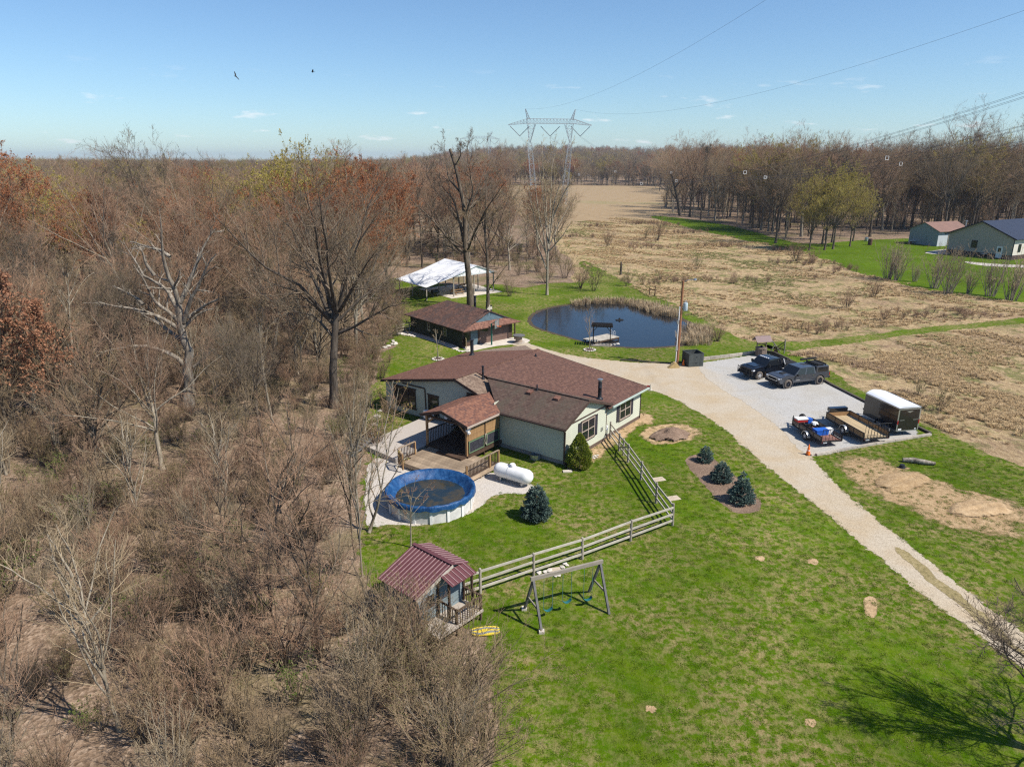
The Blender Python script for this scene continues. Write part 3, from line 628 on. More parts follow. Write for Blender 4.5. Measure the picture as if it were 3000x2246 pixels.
shaped_tree('tall_oak', 'tallest dark bare tree rising beside the white-roofed pavilion behind the garage',
    [(1500, 1200), (1492, 1080), (1480, 960), (1466, 860), (1460, 760), (1465, 600), (1440, 480), (1400, 300), (1365, 190)],
    [[(1455, 860), (1380, 800), (1290, 680), (1220, 600), (1100, 480), (1040, 390)], [(1450, 790), (1420, 640), (1330, 540), (1240, 440), (1190, 330)], [(1440, 870), (1400, 840), (1330, 800), (1260, 800)],
     [(1460, 740), (1420, 650), (1390, 520), (1310, 440), (1290, 330)], [(1480, 850), (1520, 740), (1600, 580), (1700, 430), (1740, 380)], [(1470, 700), (1500, 560), (1560, 380), (1620, 250)], [(1465, 620), (1520, 460), (1490, 300), (1480, 180)],
     [(1440, 480), (1350, 380), (1330, 240), (1320, 160)], [(1450, 820), (1340, 740), (1220, 710), (1160, 720)], [(1475, 800), (1560, 700), (1640, 640), (1720, 590)], [(1400, 300), (1440, 230), (1430, 140)], [(1465, 600), (1580, 480), (1640, 400), (1680, 330)]],
    c8, .46, .18, (M_BARK, M_TWIG_D), (10, 9, 7), 9, .0115, limbr=.14, lenk=(.44, .52, .52), depth=.8)
shaped_tree('garage_tree', 'slender dark bare tree just behind the garage, right of the tallest tree',
    [(1610, 1240), (1610, 1100), (1608, 960), (1606, 880), (1590, 720), (1600, 560)],
    [[(1612, 1110), (1650, 1050), (1700, 980), (1760, 900)], [(1606, 900), (1560, 800), (1500, 700), (1470, 620)], [(1600, 850), (1660, 740), (1700, 620), (1740, 520)], [(1590, 740), (1560, 620), (1570, 520)], [(1600, 800), (1640, 660), (1650, 540)], [(1606, 940), (1680, 860), (1760, 800)], [(1606, 900), (1540, 860), (1480, 850)]],
    c8, .24, .11, (M_BARK, M_TWIG), (9, 8, 6), 10, .0125, lenk=(.45, .5, .5))
c5 = lambda x, y: (1400 + x / 2.765, 300 + y / 2.765)
shaped_tree('pale_poplar', 'pale multi-stemmed bare poplar in front of the power pylon',
    [(560, 1560), (562, 1400), (565, 1250), (575, 1150)],
    [[(560, 1300), (540, 1100), (500, 950), (480, 800), (450, 600), (420, 480)], [(570, 1200), (560, 1000), (555, 800), (540, 600), (530, 400), (520, 310)], [(575, 1150), (600, 950), (620, 800), (680, 600), (720, 480), (740, 370)],
     [(580, 1160), (650, 1000), (730, 860), (750, 800)], [(565, 1250), (480, 1050), (440, 850), (400, 650), (380, 560)], [(575, 1150), (590, 900), (600, 700), (610, 500), (640, 380)], [(580, 1200), (680, 1080), (740, 980)], [(555, 1350), (480, 1150), (470, 900), (455, 700)],
     [(600, 950), (680, 760), (760, 600), (810, 470)], [(570, 1180), (545, 900), (520, 650), (490, 430)]],
    c5, .20, .13, BP, (6, 6, 5), 12, .014, M_BUD_Y, 1, .09, limbr=.10, depth=.3)
cP = lambda x, y: (1040 + x / 2.644, 1200 + y / 2.644)
shaped_tree('budding_tree', 'slim grey tree with yellow-orange buds standing left of the round pool',
    [(110, 950), (140, 850), (180, 740), (200, 640)],
    [[(140, 850), (100, 700), (120, 560), (150, 420), (130, 250), (90, 60), (60, -80)], [(190, 700), (215, 520), (250, 350), (265, 200), (290, 40), (310, -120)], [(200, 640), (280, 540), (340, 430), (400, 330), (440, 290)], [(180, 740), (130, 640), (60, 560), (20, 500)], [(200, 600), (180, 420), (190, 250), (200, 60), (195, -100)], [(260, 300), (330, 160), (380, 40)], [(180, 700), (280, 690), (400, 640), (470, 650)], [(250, 350), (210, 200), (240, 60), (250, -150)]],
    cP, .09, .055, (M_BARK_P, M_TWIG_R), (7, 5), 14, .007, M_BUD_Y, 2, .06, limbr=.045, lenk=(.36, .36))
cS = lambda x, y: (1080 + x / 2.4578, 960 + y / 2.4578)
shaped_tree('pool_sapling', 'thin bare sapling with reddish twigs on the grass in front of the round pool',
    [(304, 1580), (303, 1420), (305, 1340), (310, 1200)],
    [[(305, 1350), (250, 1250), (215, 1180), (180, 1130)], [(306, 1320), (340, 1230), (400, 1170), (450, 1130)], [(308, 1250), (280, 1150), (270, 1080)], [(310, 1230), (330, 1140), (340, 1070)], [(305, 1380), (250, 1320), (200, 1300)], [(306, 1350), (370, 1290), (420, 1250)]],
    cS, .045, .022, (M_BARK_P, M_TWIG_R), (6, 5), 15, .006, M_BUD_O, 1, .04, limbr=.018, lenk=(.42, .4))
shaped_tree('ringed_sapling', 'thin bare sapling in a stone ring on the grass left of the garage',
    [(718, 1100), (712, 950), (700, 860), (685, 700), (675, 590)],
    [[(708, 890), (760, 820), (810, 790)], [(705, 880), (750, 740), (785, 660)], [(690, 760), (650, 700), (620, 690)], [(690, 740), (700, 640)], [(680, 680), (660, 600)], [(695, 800), (660, 770), (640, 760)]],
    lambda x, y: (1160 + x / 5.82, 860 + y / 5.82), .05, .025, (M_BARK_P, M_TWIG), (4, 3), 16, .008, limbr=.02)
shaped_tree('pond_sapling', 'thin reddish bare sapling in a stone ring on the grass before the pond dock',
    [(708, 520), (712, 400), (712, 250), (708, 120)],
    [[(712, 330), (680, 200), (650, 100)], [(712, 300), (740, 180), (760, 90)], [(712, 260), (700, 120), (690, 40)], [(711, 240), (725, 120), (735, 50)], [(712, 380), (690, 300), (670, 260)], [(712, 360), (730, 300), (745, 260)]],
    lambda x, y: (1560 + x / 4.24, 900 + y / 4.24), .05, .025, (M_BARK_P, M_TWIG_R), (5, 4), 17, .007, limbr=.018)
shaped_tree('snag', 'dark half-dead tree with a bent broken top at the front of the right wood',
    [(1640, 920), (1620, 800), (1600, 700), (1580, 620), (1570, 570)], [[(1600, 690), (1640, 630), (1700, 590)], [(1575, 600), (1570, 550), (1610, 545)], [(1590, 640), (1560, 600), (1550, 560)], [(1620, 800), (1580, 740), (1560, 700)]],
    c5, .55, .35, BD, (3, 3), 18, .03)

# ------------------------------------------------------------------ conifers
def needles(seed, H, W, n_wh, per, mat, blade=.10, droop=.15, ex=.8):
    rg = np.random.RandomState(seed); tm = TM(); pos = []; dirs = []
    for i in range(n_wh):
        z = H * (.03 + .97 * (i / n_wh) ** 1.05); rr = W / 2 * (1 - z / H) ** ex * (1.0 if z > .12 * H else .8 + 1.6 * z / H)
        m = max(4, int(per * (rr / (W / 2)) ** .7))
        for a in rg.uniform(0, 6.28, m):
            L = rr * rg.uniform(.75, 1.12); k = max(14, int(L * 95))
            tt = rg.uniform(.25, 1.0, k) ** .7; sw = rg.normal(0, .10, k) * L * tt
            x = L * tt * math.cos(a) - sw * math.sin(a); y = L * tt * math.sin(a) + sw * math.cos(a); zz = z + .12 * L * tt - droop * L * tt * (1 - tt) + rg.normal(0, .02, k)
            pos.append(np.stack([x, y, zz], 1)); d = np.stack([np.full(k, math.cos(a)), np.full(k, math.sin(a)), np.full(k, .45)], 1) + rg.normal(0, .5, (k, 3)); dirs.append(norm(d))
    pos = np.concatenate(pos); d = np.concatenate(dirs); n = len(pos); b = norm(np.cross(d, rg.normal(0, 1, (n, 3)))); s = (blade * rg.uniform(.6, 1.3, n))[:, None]
    V = np.stack([pos, pos + d * s * .5 + b * s * .22, pos + d * s, pos + d * s * .5 - b * s * .22], 1); tm.V.append(V.reshape(-1, 3)); tm.Q.append(np.arange(4 * n).reshape(n, 4)); tm.o = 4 * n
    return tm.mesh('foliage', mat)
def conifer(name, label, base, H, W, mat, seed, n_wh, per, blade, droop=.15, group=None, ex=.8):
    o = thing(name, label, 'tree', base, 0, group); MB().tube([(0, 0, 0), (0, 0, H * .9)], [.06, .012], 7).build('trunk', M_BARK, o, True)
    inst(needles(seed, H, W, n_wh, per, mat, blade, droop, ex), 'foliage', o); return o
conifer('blue_spruce', 'round blue-green spruce on the lawn between the pool and the rail fence', z1(1205, 1372), 2.05, 1.8, M_SPRUCE, 21, 16, 24, .11, ex=.5)
conifer('blue_spruce', 'smallest spruce of the mulch bed, at its upper end', gf(2066, 1352), 1.15, 1.2, M_SPRUCE, 22, 12, 18, .09, ex=.55, group='spruces in the mulch bed')
conifer('blue_spruce', 'middle spruce of the three in the mulch bed', gf(2112, 1408), 1.35, 1.6, M_SPRUCE, 23, 13, 20, .10, ex=.65, group='spruces in the mulch bed')
conifer('blue_spruce', 'largest spruce of the mulch bed, with a pointed leader', gf(2170, 1470), 2.0, 1.75, M_SPRUCE, 24, 15, 20, .11, group='spruces in the mulch bed')
def arborvitae(base, H, W, seed):
    rg = np.random.RandomState(seed); tm = TM(); n = 15000; z = rg.uniform(0, 1, n) ** 1.25
    prof = np.interp(z, [0, .08, .22, .45, .7, .9, 1], [.72, .92, 1.0, .86, .56, .24, .02]) * W / 2; a = rg.uniform(0, 6.28, n)
    lump = 1 + .10 * np.sin(5 * a + 7 * z * 3) + .08 * np.sin(11 * a - 17 * z) + .06 * rg.normal(0, 1, n); r = prof * lump * rg.uniform(.72, 1.0, n) ** .5
    pos = np.stack([r * np.cos(a), r * np.sin(a), z * H], 1); d = norm(np.stack([np.cos(a), np.sin(a), np.full(n, .9)], 1) + rg.normal(0, .35, (n, 3))); b = norm(np.cross(d, rg.normal(0, 1, (n, 3)))); s = (.10 * rg.uniform(.6, 1.3, n))[:, None]
    V = np.stack([pos, pos + d * s * .5 + b * s * .3, pos + d * s, pos + d * s * .5 - b * s * .3], 1); tm.V.append(V.reshape(-1, 3)); tm.Q.append(np.arange(4 * n).reshape(n, 4)); tm.o = 4 * n
    o = thing('cone_evergreen', 'dense cone-shaped yellow-green evergreen at the near corner of the house', 'shrub', base, 0); MB().tube([(0, 0, 0), (0, 0, H * .8)], [.07, .02], 7).build('trunk', M_BARK, o, True)
    inst(tm.mesh('foliage', M_ARBOR), 'foliage', o)
arborvitae(z1(1515, 1000), 2.35, 1.55, 31)

# ------------------------------------------------------------------ the woods
rg = np.random.RandomState(2024)
def px_of(x, y, z=0.0):
    q = (x, y * math.cos(PITCH) - (z - CAM_H) * math.sin(PITCH), y * math.sin(PITCH) + (z - CAM_H) * math.cos(PITCH))
    return (CX + F_PX * q[0] / q[1], CY - F_PX * q[2] / q[1])
BRUSH = w2([(-350, 1120), (200, 1070), (420, 1010), (560, 990), (690, 960), (735, 1000), (735, 1180), (745, 1290), (830, 1345), (900, 1420), (960, 1480), (1010, 1560), (1000, 1760), (-500, 1760)])
MIDW = w2([(-420, 1110), (-300, 1040), (300, 1040), (680, 955), (755, 930), (765, 860), (790, 800), (760, 745), (-620, 745)])
UPW = w2([(790, 800), (830, 720), (850, 660), (815, 612), (830, 585), (900, 585), (1000, 592), (1090, 588), (1130, 600), (1190, 592), (1230, 562), (1190, 528), (1000, 520), (-720, 520), (-640, 748), (760, 748)])
RIGHTW = w2([(1430, 458), (1500, 472), (1600, 492), (1680, 520), (1780, 530), (1850, 522), (1950, 508), (2080, 500), (2420, 494), (2480, 466), (2000, 452), (1440, 440)])
LABEL_W = 'bare grey-brown tree in the dense wood on the left'; GROUP_W = 'bare trees of the left wood'
def clear_of(x, y, boxes):
    px, py = px_of(x, y)
    px /= 1.35624; py /= 1.35624
    return not any(a < px < b and c < py < d for a, b, c, d in boxes)
KEEP = [(310, 500, 870, 985), (640, 770, 840, 960), (700, 800, 790, 1000)]
cnt = 0
for i, (x, y) in enumerate(fill(rg, UPW, 158, 3.3)):
    u = rg.uniform(); s = rg.uniform(.62, .90) + (.18 if rg.uniform() < .25 else 0)
    if u < .13: pr, nm, lb, gp = RUSTY[i % 2], 'rusty_tree', 'tree with rust-orange buds among the bare trees of the left wood', 'rust-budded trees of the left wood'
    elif u < .21: pr, nm, lb, gp = YELLOW[0], 'yellow_green_tree', 'tree with yellow-green buds among the bare trees of the left wood', 'yellow-budded trees of the left wood'
    elif u < .72: pr, nm, lb, gp = MATURE[i % 5], 'woodland_tree', LABEL_W, GROUP_W
    else: pr, nm, lb, gp = SLIM[i % 4], 'woodland_tree', LABEL_W, GROUP_W; s *= .95
    plant(pr, nm, lb, 'tree', (x, y, 0), rg.uniform(0, 6.28), s, gp, tilt=.05)
for i, (x, y) in enumerate(fill(rg, MIDW, 62, 2.6)):
    if not clear_of(x, y, KEEP): continue
    u = rg.uniform(); yy = (y - 45) / 30
    if u < .42: plant(YOUNG[i % 3], 'young_tree', 'slender young bare tree in the understory of the left wood', 'tree', (x, y, 0), rg.uniform(0, 6.28), rg.uniform(.75, 1.15), 'young trees of the left wood', tilt=.10)
    else: plant((SLIM + MATURE)[i % 9], 'woodland_tree', LABEL_W, 'tree', (x, y, 0), rg.uniform(0, 6.28), rg.uniform(.42, .60) + .18 * max(0, yy), GROUP_W, tilt=.07)
# single trees that stand out of the wood
def special(proto, name, label, px, topy, Y, base_h=20.0):
    d = ray(px, topy); t_ = Y / d[1]; h = CAM_H + t_ * d[2]
    zz = np.empty(len(proto[1].vertices) * 3, np.float32); proto[1].vertices.foreach_get('co', zz); plant(proto, name, label, 'tree', (t_ * d[0], Y, 0), 1.0 + px, h / float(zz[2::3].max()))
special(YELLOW[0], 'yellow_green_tree', 'large yellow-green budding tree rising highest on the left skyline beside the rust-red ones', 838, 385, 92)
special(RUSTY[0], 'rusty_tree', 'broad rust-red budding tree just right of the large yellow-green tree', 940, 425, 88)
special(RUSTY[1], 'rusty_tree', 'rust-red budding tree behind the crown of the spreading tree', 1050, 448, 97)
special(RUSTY[0], 'rusty_tree', 'rust-red tree behind the tallest tree by the pavilion', 1432, 448, 150)
special(MATURE[1], 'woodland_tree', 'tall fan-shaped bare tree standing above the left skyline', 427, 356, 96)
special(MATURE[4], 'woodland_tree', 'dark round-crowned bare tree on the skyline left of the yellow-green tree', 560, 430, 84)
special(MATURE[2], 'woodland_tree', 'broad bare tree on the skyline left of the tall fan-shaped one', 290, 420, 78)
special(YELLOW[0], 'yellow_green_tree', 'small yellow-green tree showing between the bare crowns at far left', 140, 460, 105)
special(YELLOW[0], 'yellow_green_tree', 'yellow-green tree between the skyline trees right of the fan-shaped one', 640, 478, 110)
special(MATURE[3], 'woodland_tree', 'distant bare tree whose crown shows left of the power pylon', 1440, 402, 240)
special(RUSTY[1], 'rusty_tree', 'rust-red budding tree right of the spreading tree crown', 1120, 480, 100)
special(RUSTY[0], 'rusty_tree', 'rust-orange tree low behind the left shoulder of the spreading tree', 880, 500, 84)
special(RUSTY[1], 'rusty_tree', 'rust-orange tree between the large yellow-green tree and the pavilion', 1010, 505, 80)
special(RUSTY[0], 'rusty_tree', 'pinkish-rust tree behind the dead tree', 500, 520, 80)
special(YELLOW[0], 'yellow_green_tree', 'golden budding tree just left of the large yellow-green tree', 775, 450, 96)
plant(OAKY[0], 'brown_leaved_oak', 'young oak still holding dry red-brown leaves at the left edge', 'tree', gf(190, 1300), .4, 1.15)
plant(OAKY[0], 'brown_leaved_oak', 'oak with dry rust-brown leaves cut by the left edge of the picture', 'tree', gf(40, 1330), 2.0, 1.35)
plant(YOUNG[0], 'pale_trunk_tree', 'thin pale-barked tree standing left of the pool gravel, by the tall shed', 'tree', gf(1062, 1690), .3, (.62, .62, 1.15))
plant(YOUNG[1], 'pale_trunk_tree', 'thin dark-barked tree just left of the pale one by the pool gravel', 'tree', gf(1040, 1640), 1.3, (.55, .55, 1.1))
plant(YOUNG[0], 'leaning_pale_tree', 'pale multi-branched young tree casting a shadow on the leaf litter at bottom left', 'tree', gf(350, 2140), 2.3, .92)
plant(YOUNG[2], 'crooked_thorn', 'low crooked bare tree leaning over the litter in front of the pool', 'tree', gf(835, 1720), 4.0, (1.25, 1.25, .8))
# thicket of shrubs in front
k = 0
for i, (x, y) in enumerate(fill(rg, BRUSH, 122, 1.35)):
    u = rg.uniform(); k += 1; rz = rg.uniform(0, 6.28)
    if u < .74: plant(SHRUB[i % 4], 'bare_shrub', 'bare many-stemmed shrub in the brown thicket at lower left', 'shrub', (x, y, 0), rz, rg.uniform(.55, 1.15), 'bare shrubs of the thicket', ('stems', 'twigs', 'foliage'))
    elif u < .82: plant(GREENSH[i % 2], 'green_shrub', 'shrub in fresh green leaf among the brown thicket at lower left', 'shrub', (x, y, 0), rz, rg.uniform(.5, .85), 'green shrubs of the thicket', ('stems', 'twigs', 'foliage'))
    elif u < .90: plant(OLIVESH[i % 2], 'budding_shrub', 'olive budding shrub among the brown thicket at lower left', 'shrub', (x, y, 0), rz, rg.uniform(.7, 1.0), 'budding shrubs of the thicket', ('stems', 'twigs', 'foliage'))
    else: plant(YOUNG[i % 3], 'thicket_sapling', 'thin bare sapling growing through the brown thicket at lower left', 'tree', (x, y, 0), rz, rg.uniform(.55, .8), 'saplings of the thicket')
BIGBUSH = [make_shrub(201, 4.6, 26, .85, .03, (9, 7), .0075, BT, M_BUD_OL, 2, .05, .5, .02, .12), make_shrub(202, 4.2, 24, .9, .03, (9, 7), .0075, BT, M_BUD_OL, 1, .05, .5, .02, .12)]
for (px, py, s, lb) in ((1255, 1925, .6, 'tangled grey bush in front of the playhouse window'), (1420, 2180, .6, 'small tangled bush at the edge of the lawn below the toy board'), (1385, 2010, .7, 'tangled olive bush beside the yellow toy board'), (1210, 1870, .62, 'tangled grey bush under the low eave of the playhouse'), (1290, 2120, 1.0, 'wide tangled olive-grey bush below the little red-roofed shed'), (1150, 2010, .85, 'tangled grey bush left of and below the little red-roofed shed'), (1320, 2300, .85, 'tangled bush at the bottom edge beside the lawn')):
    plant(BIGBUSH[px % 2], 'tangled_bush', lb, 'bush', gf(px, py), px, s, None, ('stems', 'twigs', 'foliage'))
for (px, py, s, lb) in ((40, 1740, 1.15, 'bright yellow-green leafy shrub at the left edge of the thicket'), (150, 1450, .9, 'olive-green leafy shrub low at left between the trees'), (330, 1490, .8, 'small green shrub on the leaf litter at left'), (600, 1330, .8, 'green shrub below the dead tree'), (230, 1560, 1.0, 'broad green-tinged shrub on the litter at left')):
    plant(GREENSH[px % 2], 'green_shrub', lb, 'shrub', gf(px, py), px, s, None, ('stems', 'twigs', 'foliage'))
# tree just outside the lower right corner: its near twigs reach into view, its shadow lies on the lawn
ct = make_tree(303, 8.0, .19, .38, 18, .72, .55, (9, 8, 6), .0085, BD, up=.03, top=.42, wander=.16)
plant(ct, 'roadside_tree', 'bare dark tree at the lower right corner casting a branching shadow on the lawn', 'tree', (19.3, 18.9, 0), 2.2, .84)
# far right wood: front trees one by one
for i, (x, y) in enumerate(fill(rg, RIGHTW, 92, 3.2)):
    u = rg.uniform(); s = rg.uniform(.95, 1.25)
    if u < .07: pr, nm, lb, gp = RUSTY[i % 2], 'rusty_tree', 'tree with rust-orange buds in the wood on the right', 'rust-budded trees of the right wood'
    elif u < .40: pr, nm, lb, gp = MATURE[i % 5], 'woodland_tree', 'bare tall-trunked tree in the wood on the right', 'bare trees of the right wood'
    else: pr, nm, lb, gp = SLIM[i % 4], 'woodland_tree', 'bare tall-trunked tree in the wood on the right', 'bare trees of the right wood'
    plant(pr, nm, lb, 'tree', (x, y, 0), rg.uniform(0, 6.28), s, gp, tilt=.03)
for px, base, s, lb in ((2415, 733, .86, 'left stem of the yellow-green trees at the edge of the far lawn'), (2440, 730, .92, 'right stem of the yellow-green trees at the edge of the far lawn'), (2370, 734, .7, 'smallest yellow-green tree at the edge of the far lawn'), (2490, 722, .75, 'thin yellow-green tree with a pale leaning trunk on the far lawn')):
    plant(YELLOW[0], 'yellow_green_tree', lb, 'tree', gf(px, base), px * .7, s)
plant(MATURE[1], 'woodland_tree', 'stout bare tree at the front corner of the right wood beside the meadow', 'tree', gf(2272, 712), 2.0, 1.02)
plant(MATURE[2], 'woodland_tree', 'great bare oak with wide dark limbs behind the grey barn', 'tree', gf(2815, 672), 1.0, 1.55)
plant(MATURE[3], 'woodland_tree', 'tall bare tree above the wood edge beside the field, right of the pylon', 'tree', gf(2020, 636), .6, 1.35)
plant(MATURE[0], 'woodland_tree', 'bare tree with spreading limbs behind the dark-roofed house at right', 'tree', gf(2960, 668), 3.0, 1.5)

# ------------------------------------------------------------------ masses of growth that nobody could count
def mass(name, polyw, n, protos, s0, s1, label, weights=None, zf=None):
    q = fill(rg, polyw, n); m = len(q); z = np.array([zf(a, b) for a, b in q]) if zf else np.zeros(m)
    gn_scatter(name, np.c_[q, z], rg.uniform(0, 6.28, m), rg.uniform(s0, s1, m), rg.choice(len(protos), m, p=weights), protos, label)
TREES = [MATURE[0], MATURE[1], MATURE[4], SLIM[0], SLIM[1], RUSTY[0], YELLOW[0]]
TW = [.22, .2, .15, .17, .15, .05, .06]
mass('left_wood', [(-130, 160), (-5, 165), (-14, 320), (-60, 620), (-560, 620)], 2000, TREES, .42, .78, 'bare wood stretching away to the horizon at left', TW)
mass('right_wood', [(66, 200), (160, 196), (340, 190), (620, 620), (110, 620), (82, 330)], 1100, TREES, .9, 1.3, 'bare wood stretching away behind the far lawn at right', TW)
hp = []
for _ in range(6500):
    a = rg.uniform(-.72, .72); d = 600 + 900 * rg.uniform() ** 1.5; hp.append((d * math.sin(a), d * math.cos(a)))
hp = np.array(hp); m = len(hp)
gn_scatter('hillside_wood', np.c_[hp, [hill(a, b) - .3 for a, b in hp]], rg.uniform(0, 6.28, m), rg.uniform(.6, 1.05, m), rg.choice(7, m, p=TW), TREES, 'bare wood covering the low hills along the horizon')
def along(line, n, wdt):
    P = resample([(p[0], p[1], 0) for p in w2(line)], 200); i = rg.randint(0, 200, n); return P[i, :2] + rg.normal(0, wdt, (n, 2))
US = [SHRUB[0], SHRUB[1], SHRUB[3], OLIVESH[0], GREENSH[0]]
SAP = [YOUNG[0], YOUNG[1], YOUNG[2], SHRUB[2], SHRUB[0]]
def keepout(polyw, n, boxes):
    q = fill(rg, polyw, n); return np.array([a for a in q if clear_of(a[0], a[1], boxes)])
def mass2(name, q, protos, s0, s1, label, weights):
    m = len(q); gn_scatter(name, np.c_[q, np.zeros(m)], rg.uniform(0, 6.28, m), rg.uniform(s0, s1, m), rg.choice(len(protos), m, p=weights), protos, label)
mass2('wood_infill', fill(rg, UPW, 110), [MATURE[0], MATURE[2], MATURE[4], SLIM[0], SLIM[1], SLIM[3]], .5, .88, 'countless thinner trees filling the left wood', [.2, .2, .2, .14, .13, .13])
mass2('sapling_layer', np.concatenate([keepout(MIDW, 130, KEEP), fill(rg, UPW, 190)]), SAP, .5, 1.1, 'tangle of bare saplings under the left wood', [.22, .24, .24, .15, .15])
mass2('undergrowth', np.concatenate([fill(rg, MIDW, 560), along([(765, 980), (770, 880), (785, 812), (812, 752), (842, 695), (842, 660), (812, 615)], 130, 1.0)]), US, .35, .8, 'brown twiggy undergrowth between the trees of the left wood', [.24, .22, .14, .30, .10])
mass2('wood_floor_brush', fill(rg, UPW, 700), US, .4, 1.0, 'brush between the farther trees of the left wood', [.22, .22, .16, .34, .06])
mass2('low_thicket', fill(rg, BRUSH, 220), US, .22, .6, 'low brush under the thicket at lower left', [.30, .26, .18, .18, .08])
mass2('right_wood_saplings', np.concatenate([fill(rg, RIGHTW, 260), fill(rg, [(66, 200), (160, 196), (340, 190), (330, 300), (110, 320), (82, 300)], 420)]), [YOUNG[1], YOUNG[2], SLIM[0], SLIM[1]], .7, 1.2, 'thin saplings and slim trees filling the wood behind the far lawn', [.34, .34, .16, .16])
# grasses
def tuft(seed, n, h, sp, mat, w=.012, base=.16):
    rg2 = np.random.RandomState(seed); a = rg2.uniform(0, 6.28, n); b = base * np.sqrt(rg2.uniform(0, 1, n)); p0 = np.stack([b * np.cos(a), b * np.sin(a), np.zeros(n)], 1)
    dr = a + rg2.normal(0, .5, n); L = h * rg2.uniform(.5, 1.1, n); k = sp * rg2.uniform(.2, 1.2, n)
    p1 = p0 + np.stack([np.cos(dr) * k * L * .4, np.sin(dr) * k * L * .4, L * .62], 1); p2 = p0 + np.stack([np.cos(dr) * k * L, np.sin(dr) * k * L, L * np.maximum(.25, 1 - .45 * k)], 1)
    wv = np.stack([-np.sin(dr), np.cos(dr), np.zeros(n)], 1) * w; t_ = TM()
    V = np.stack([p0 - wv, p0 + wv, p1 + wv, p1 - wv], 1); V2 = np.stack([p1 - wv, p1 + wv, p2 + wv * .2, p2 - wv * .2], 1); t_.V = [np.concatenate([V, V2]).reshape(-1, 3)]; t_.Q = [np.arange(8 * n).reshape(-1, 4)]; t_.o = 8 * n
    return t_.mesh('tuft', mat)
def m_blade(name, c1, c2):
    t = NT(name); r = t.orand(); f = t.noise(t.coord('Object'), 8, 3); col = t.mix(t.math('ADD', t.math('MULTIPLY', r, .75), t.math('MULTIPLY', f, .25)), c1, c2); t.b.inputs['Specular IOR Level'].default_value = .15; return t.done(col, .8)
M_TANBL = m_blade('dry_grass_blades', (.42, .29, .15), (.55, .41, .235)); M_OLIVEBL = m_blade('olive_grass_blades', (.17, .175, .055), (.33, .30, .13)); M_BROWNBL = m_blade('brown_stalks', (.24, .16, .11), (.40, .28, .20))
M_REED = m_blade('dry_reeds', (.34, .25, .15), (.52, .41, .27)); M_GREENBL = m_blade('green_grass_blades', (.060, .110, .003), (.125, .185, .008))
TUFTS = [tuft(1, 60, .42, 1.35, M_TANBL, .018, .34), tuft(2, 54, .55, 1.0, M_TANBL, .016, .30), tuft(3, 54, .30, 1.4, M_OLIVEBL, .020, .36), tuft(4, 30, .75, .6, M_BROWNBL, .010, .40)]
MEAD = w2([(1265, 575), (1420, 650), (1540, 710), (1640, 740), (1780, 722), (1960, 703), (2330, 672), (2330, 665), (2212, 650), (2050, 632), (1900, 600), (1840, 580), (1745, 546), (1640, 522), (1540, 505), (1430, 478), (1330, 470), (1240, 480), (1215, 510), (1225, 545)])
MEAD2 = w2([(1690, 770), (1790, 752), (1990, 724), (2340, 690), (2500, 800), (2420, 1060), (2212, 1000), (2120, 965), (2040, 930), (1960, 895), (1900, 862), (1850, 830), (1800, 797), (1740, 768)])
def patchy(polyw, n, name, label, s0, s1):
    q = fill(rg, polyw, n * 3); dr = np.sin(q[:, 0] * .31 + 1.7 * np.sin(q[:, 1] * .13)) + np.sin(q[:, 1] * .37 + 1.3 * np.sin(q[:, 0] * .17 + 1)) + .8 * np.sin(q[:, 0] * .83 + q[:, 1] * .61) + rg.normal(0, .45, len(q)); q = q[dr > .1]; m = len(q)
    c = np.sin(q[:, 0] * .21 + 1.3) + np.sin(q[:, 1] * .17 + q[:, 0] * .09) + np.sin(q[:, 0] * .07 - q[:, 1] * .05 + 2) + rg.normal(0, .7, m)
    pk = np.where(c > 2.6, 3, np.where(c < -.8, 2, rg.choice(2, m))); gn_scatter(name, np.c_[q, np.full(m, .0)], rg.uniform(0, 6.28, m), rg.uniform(s0, s1, m), pk, TUFTS, label)
patchy(MEAD, 8000, 'meadow_tussocks', 'tan and olive tussock grass of the rough meadow beyond the pond', .35, .8)
patchy(MEAD2, 4500, 'rough_grass', 'tan rough grass on the slope right of the parked trucks', .35, .7)
cq = fill(rg, MEAD, 15); bq = np.concatenate([c_ + rg.normal(0, 2.2, (26, 2)) * np.array([1.6, .8]) for c_ in cq]); bq = bq[inpoly(bq[:, 0], bq[:, 1], MEAD)]
mass2('meadow_brush', bq, [SHRUB[1], SHRUB[3], OLIVESH[0]], .16, .38, 'low brown brush in patches over the meadow', [.45, .4, .15])
REEDS = [tuft(11, 34, 1.15, .30, M_REED, .012, .30), tuft(12, 34, .95, .5, M_REED, .012, .30)]
q = np.concatenate([along([(1240, 659), (1290, 655), (1340, 654), (1385, 660)], 130, .35), along([(1385, 662), (1420, 671), (1450, 683)], 230, .85), along([(1505, 712), (1512, 728), (1506, 741)], 170, .8), along([(1480, 744), (1500, 746)], 22, .3)]); m = len(q)
gn_scatter('reeds', np.c_[q, np.zeros(m)], rg.uniform(0, 6.28, m), rg.uniform(.6, 1.1, m), rg.choice(2, m), REEDS, 'dry tan reeds along the far shore of the pond')
M_STRAWBL = m_blade('straw_blades', (.20, .16, .06), (.36, .29, .15))
LT = [tuft(21, 40, .07, 1.0, M_GREENBL, .008, .20), tuft(22, 34, .10, .9, M_GREENBL, .008, .18), tuft(23, 30, .06, 1.2, M_STRAWBL, .008, .20)]
LAWNP = w2(LAWN2)
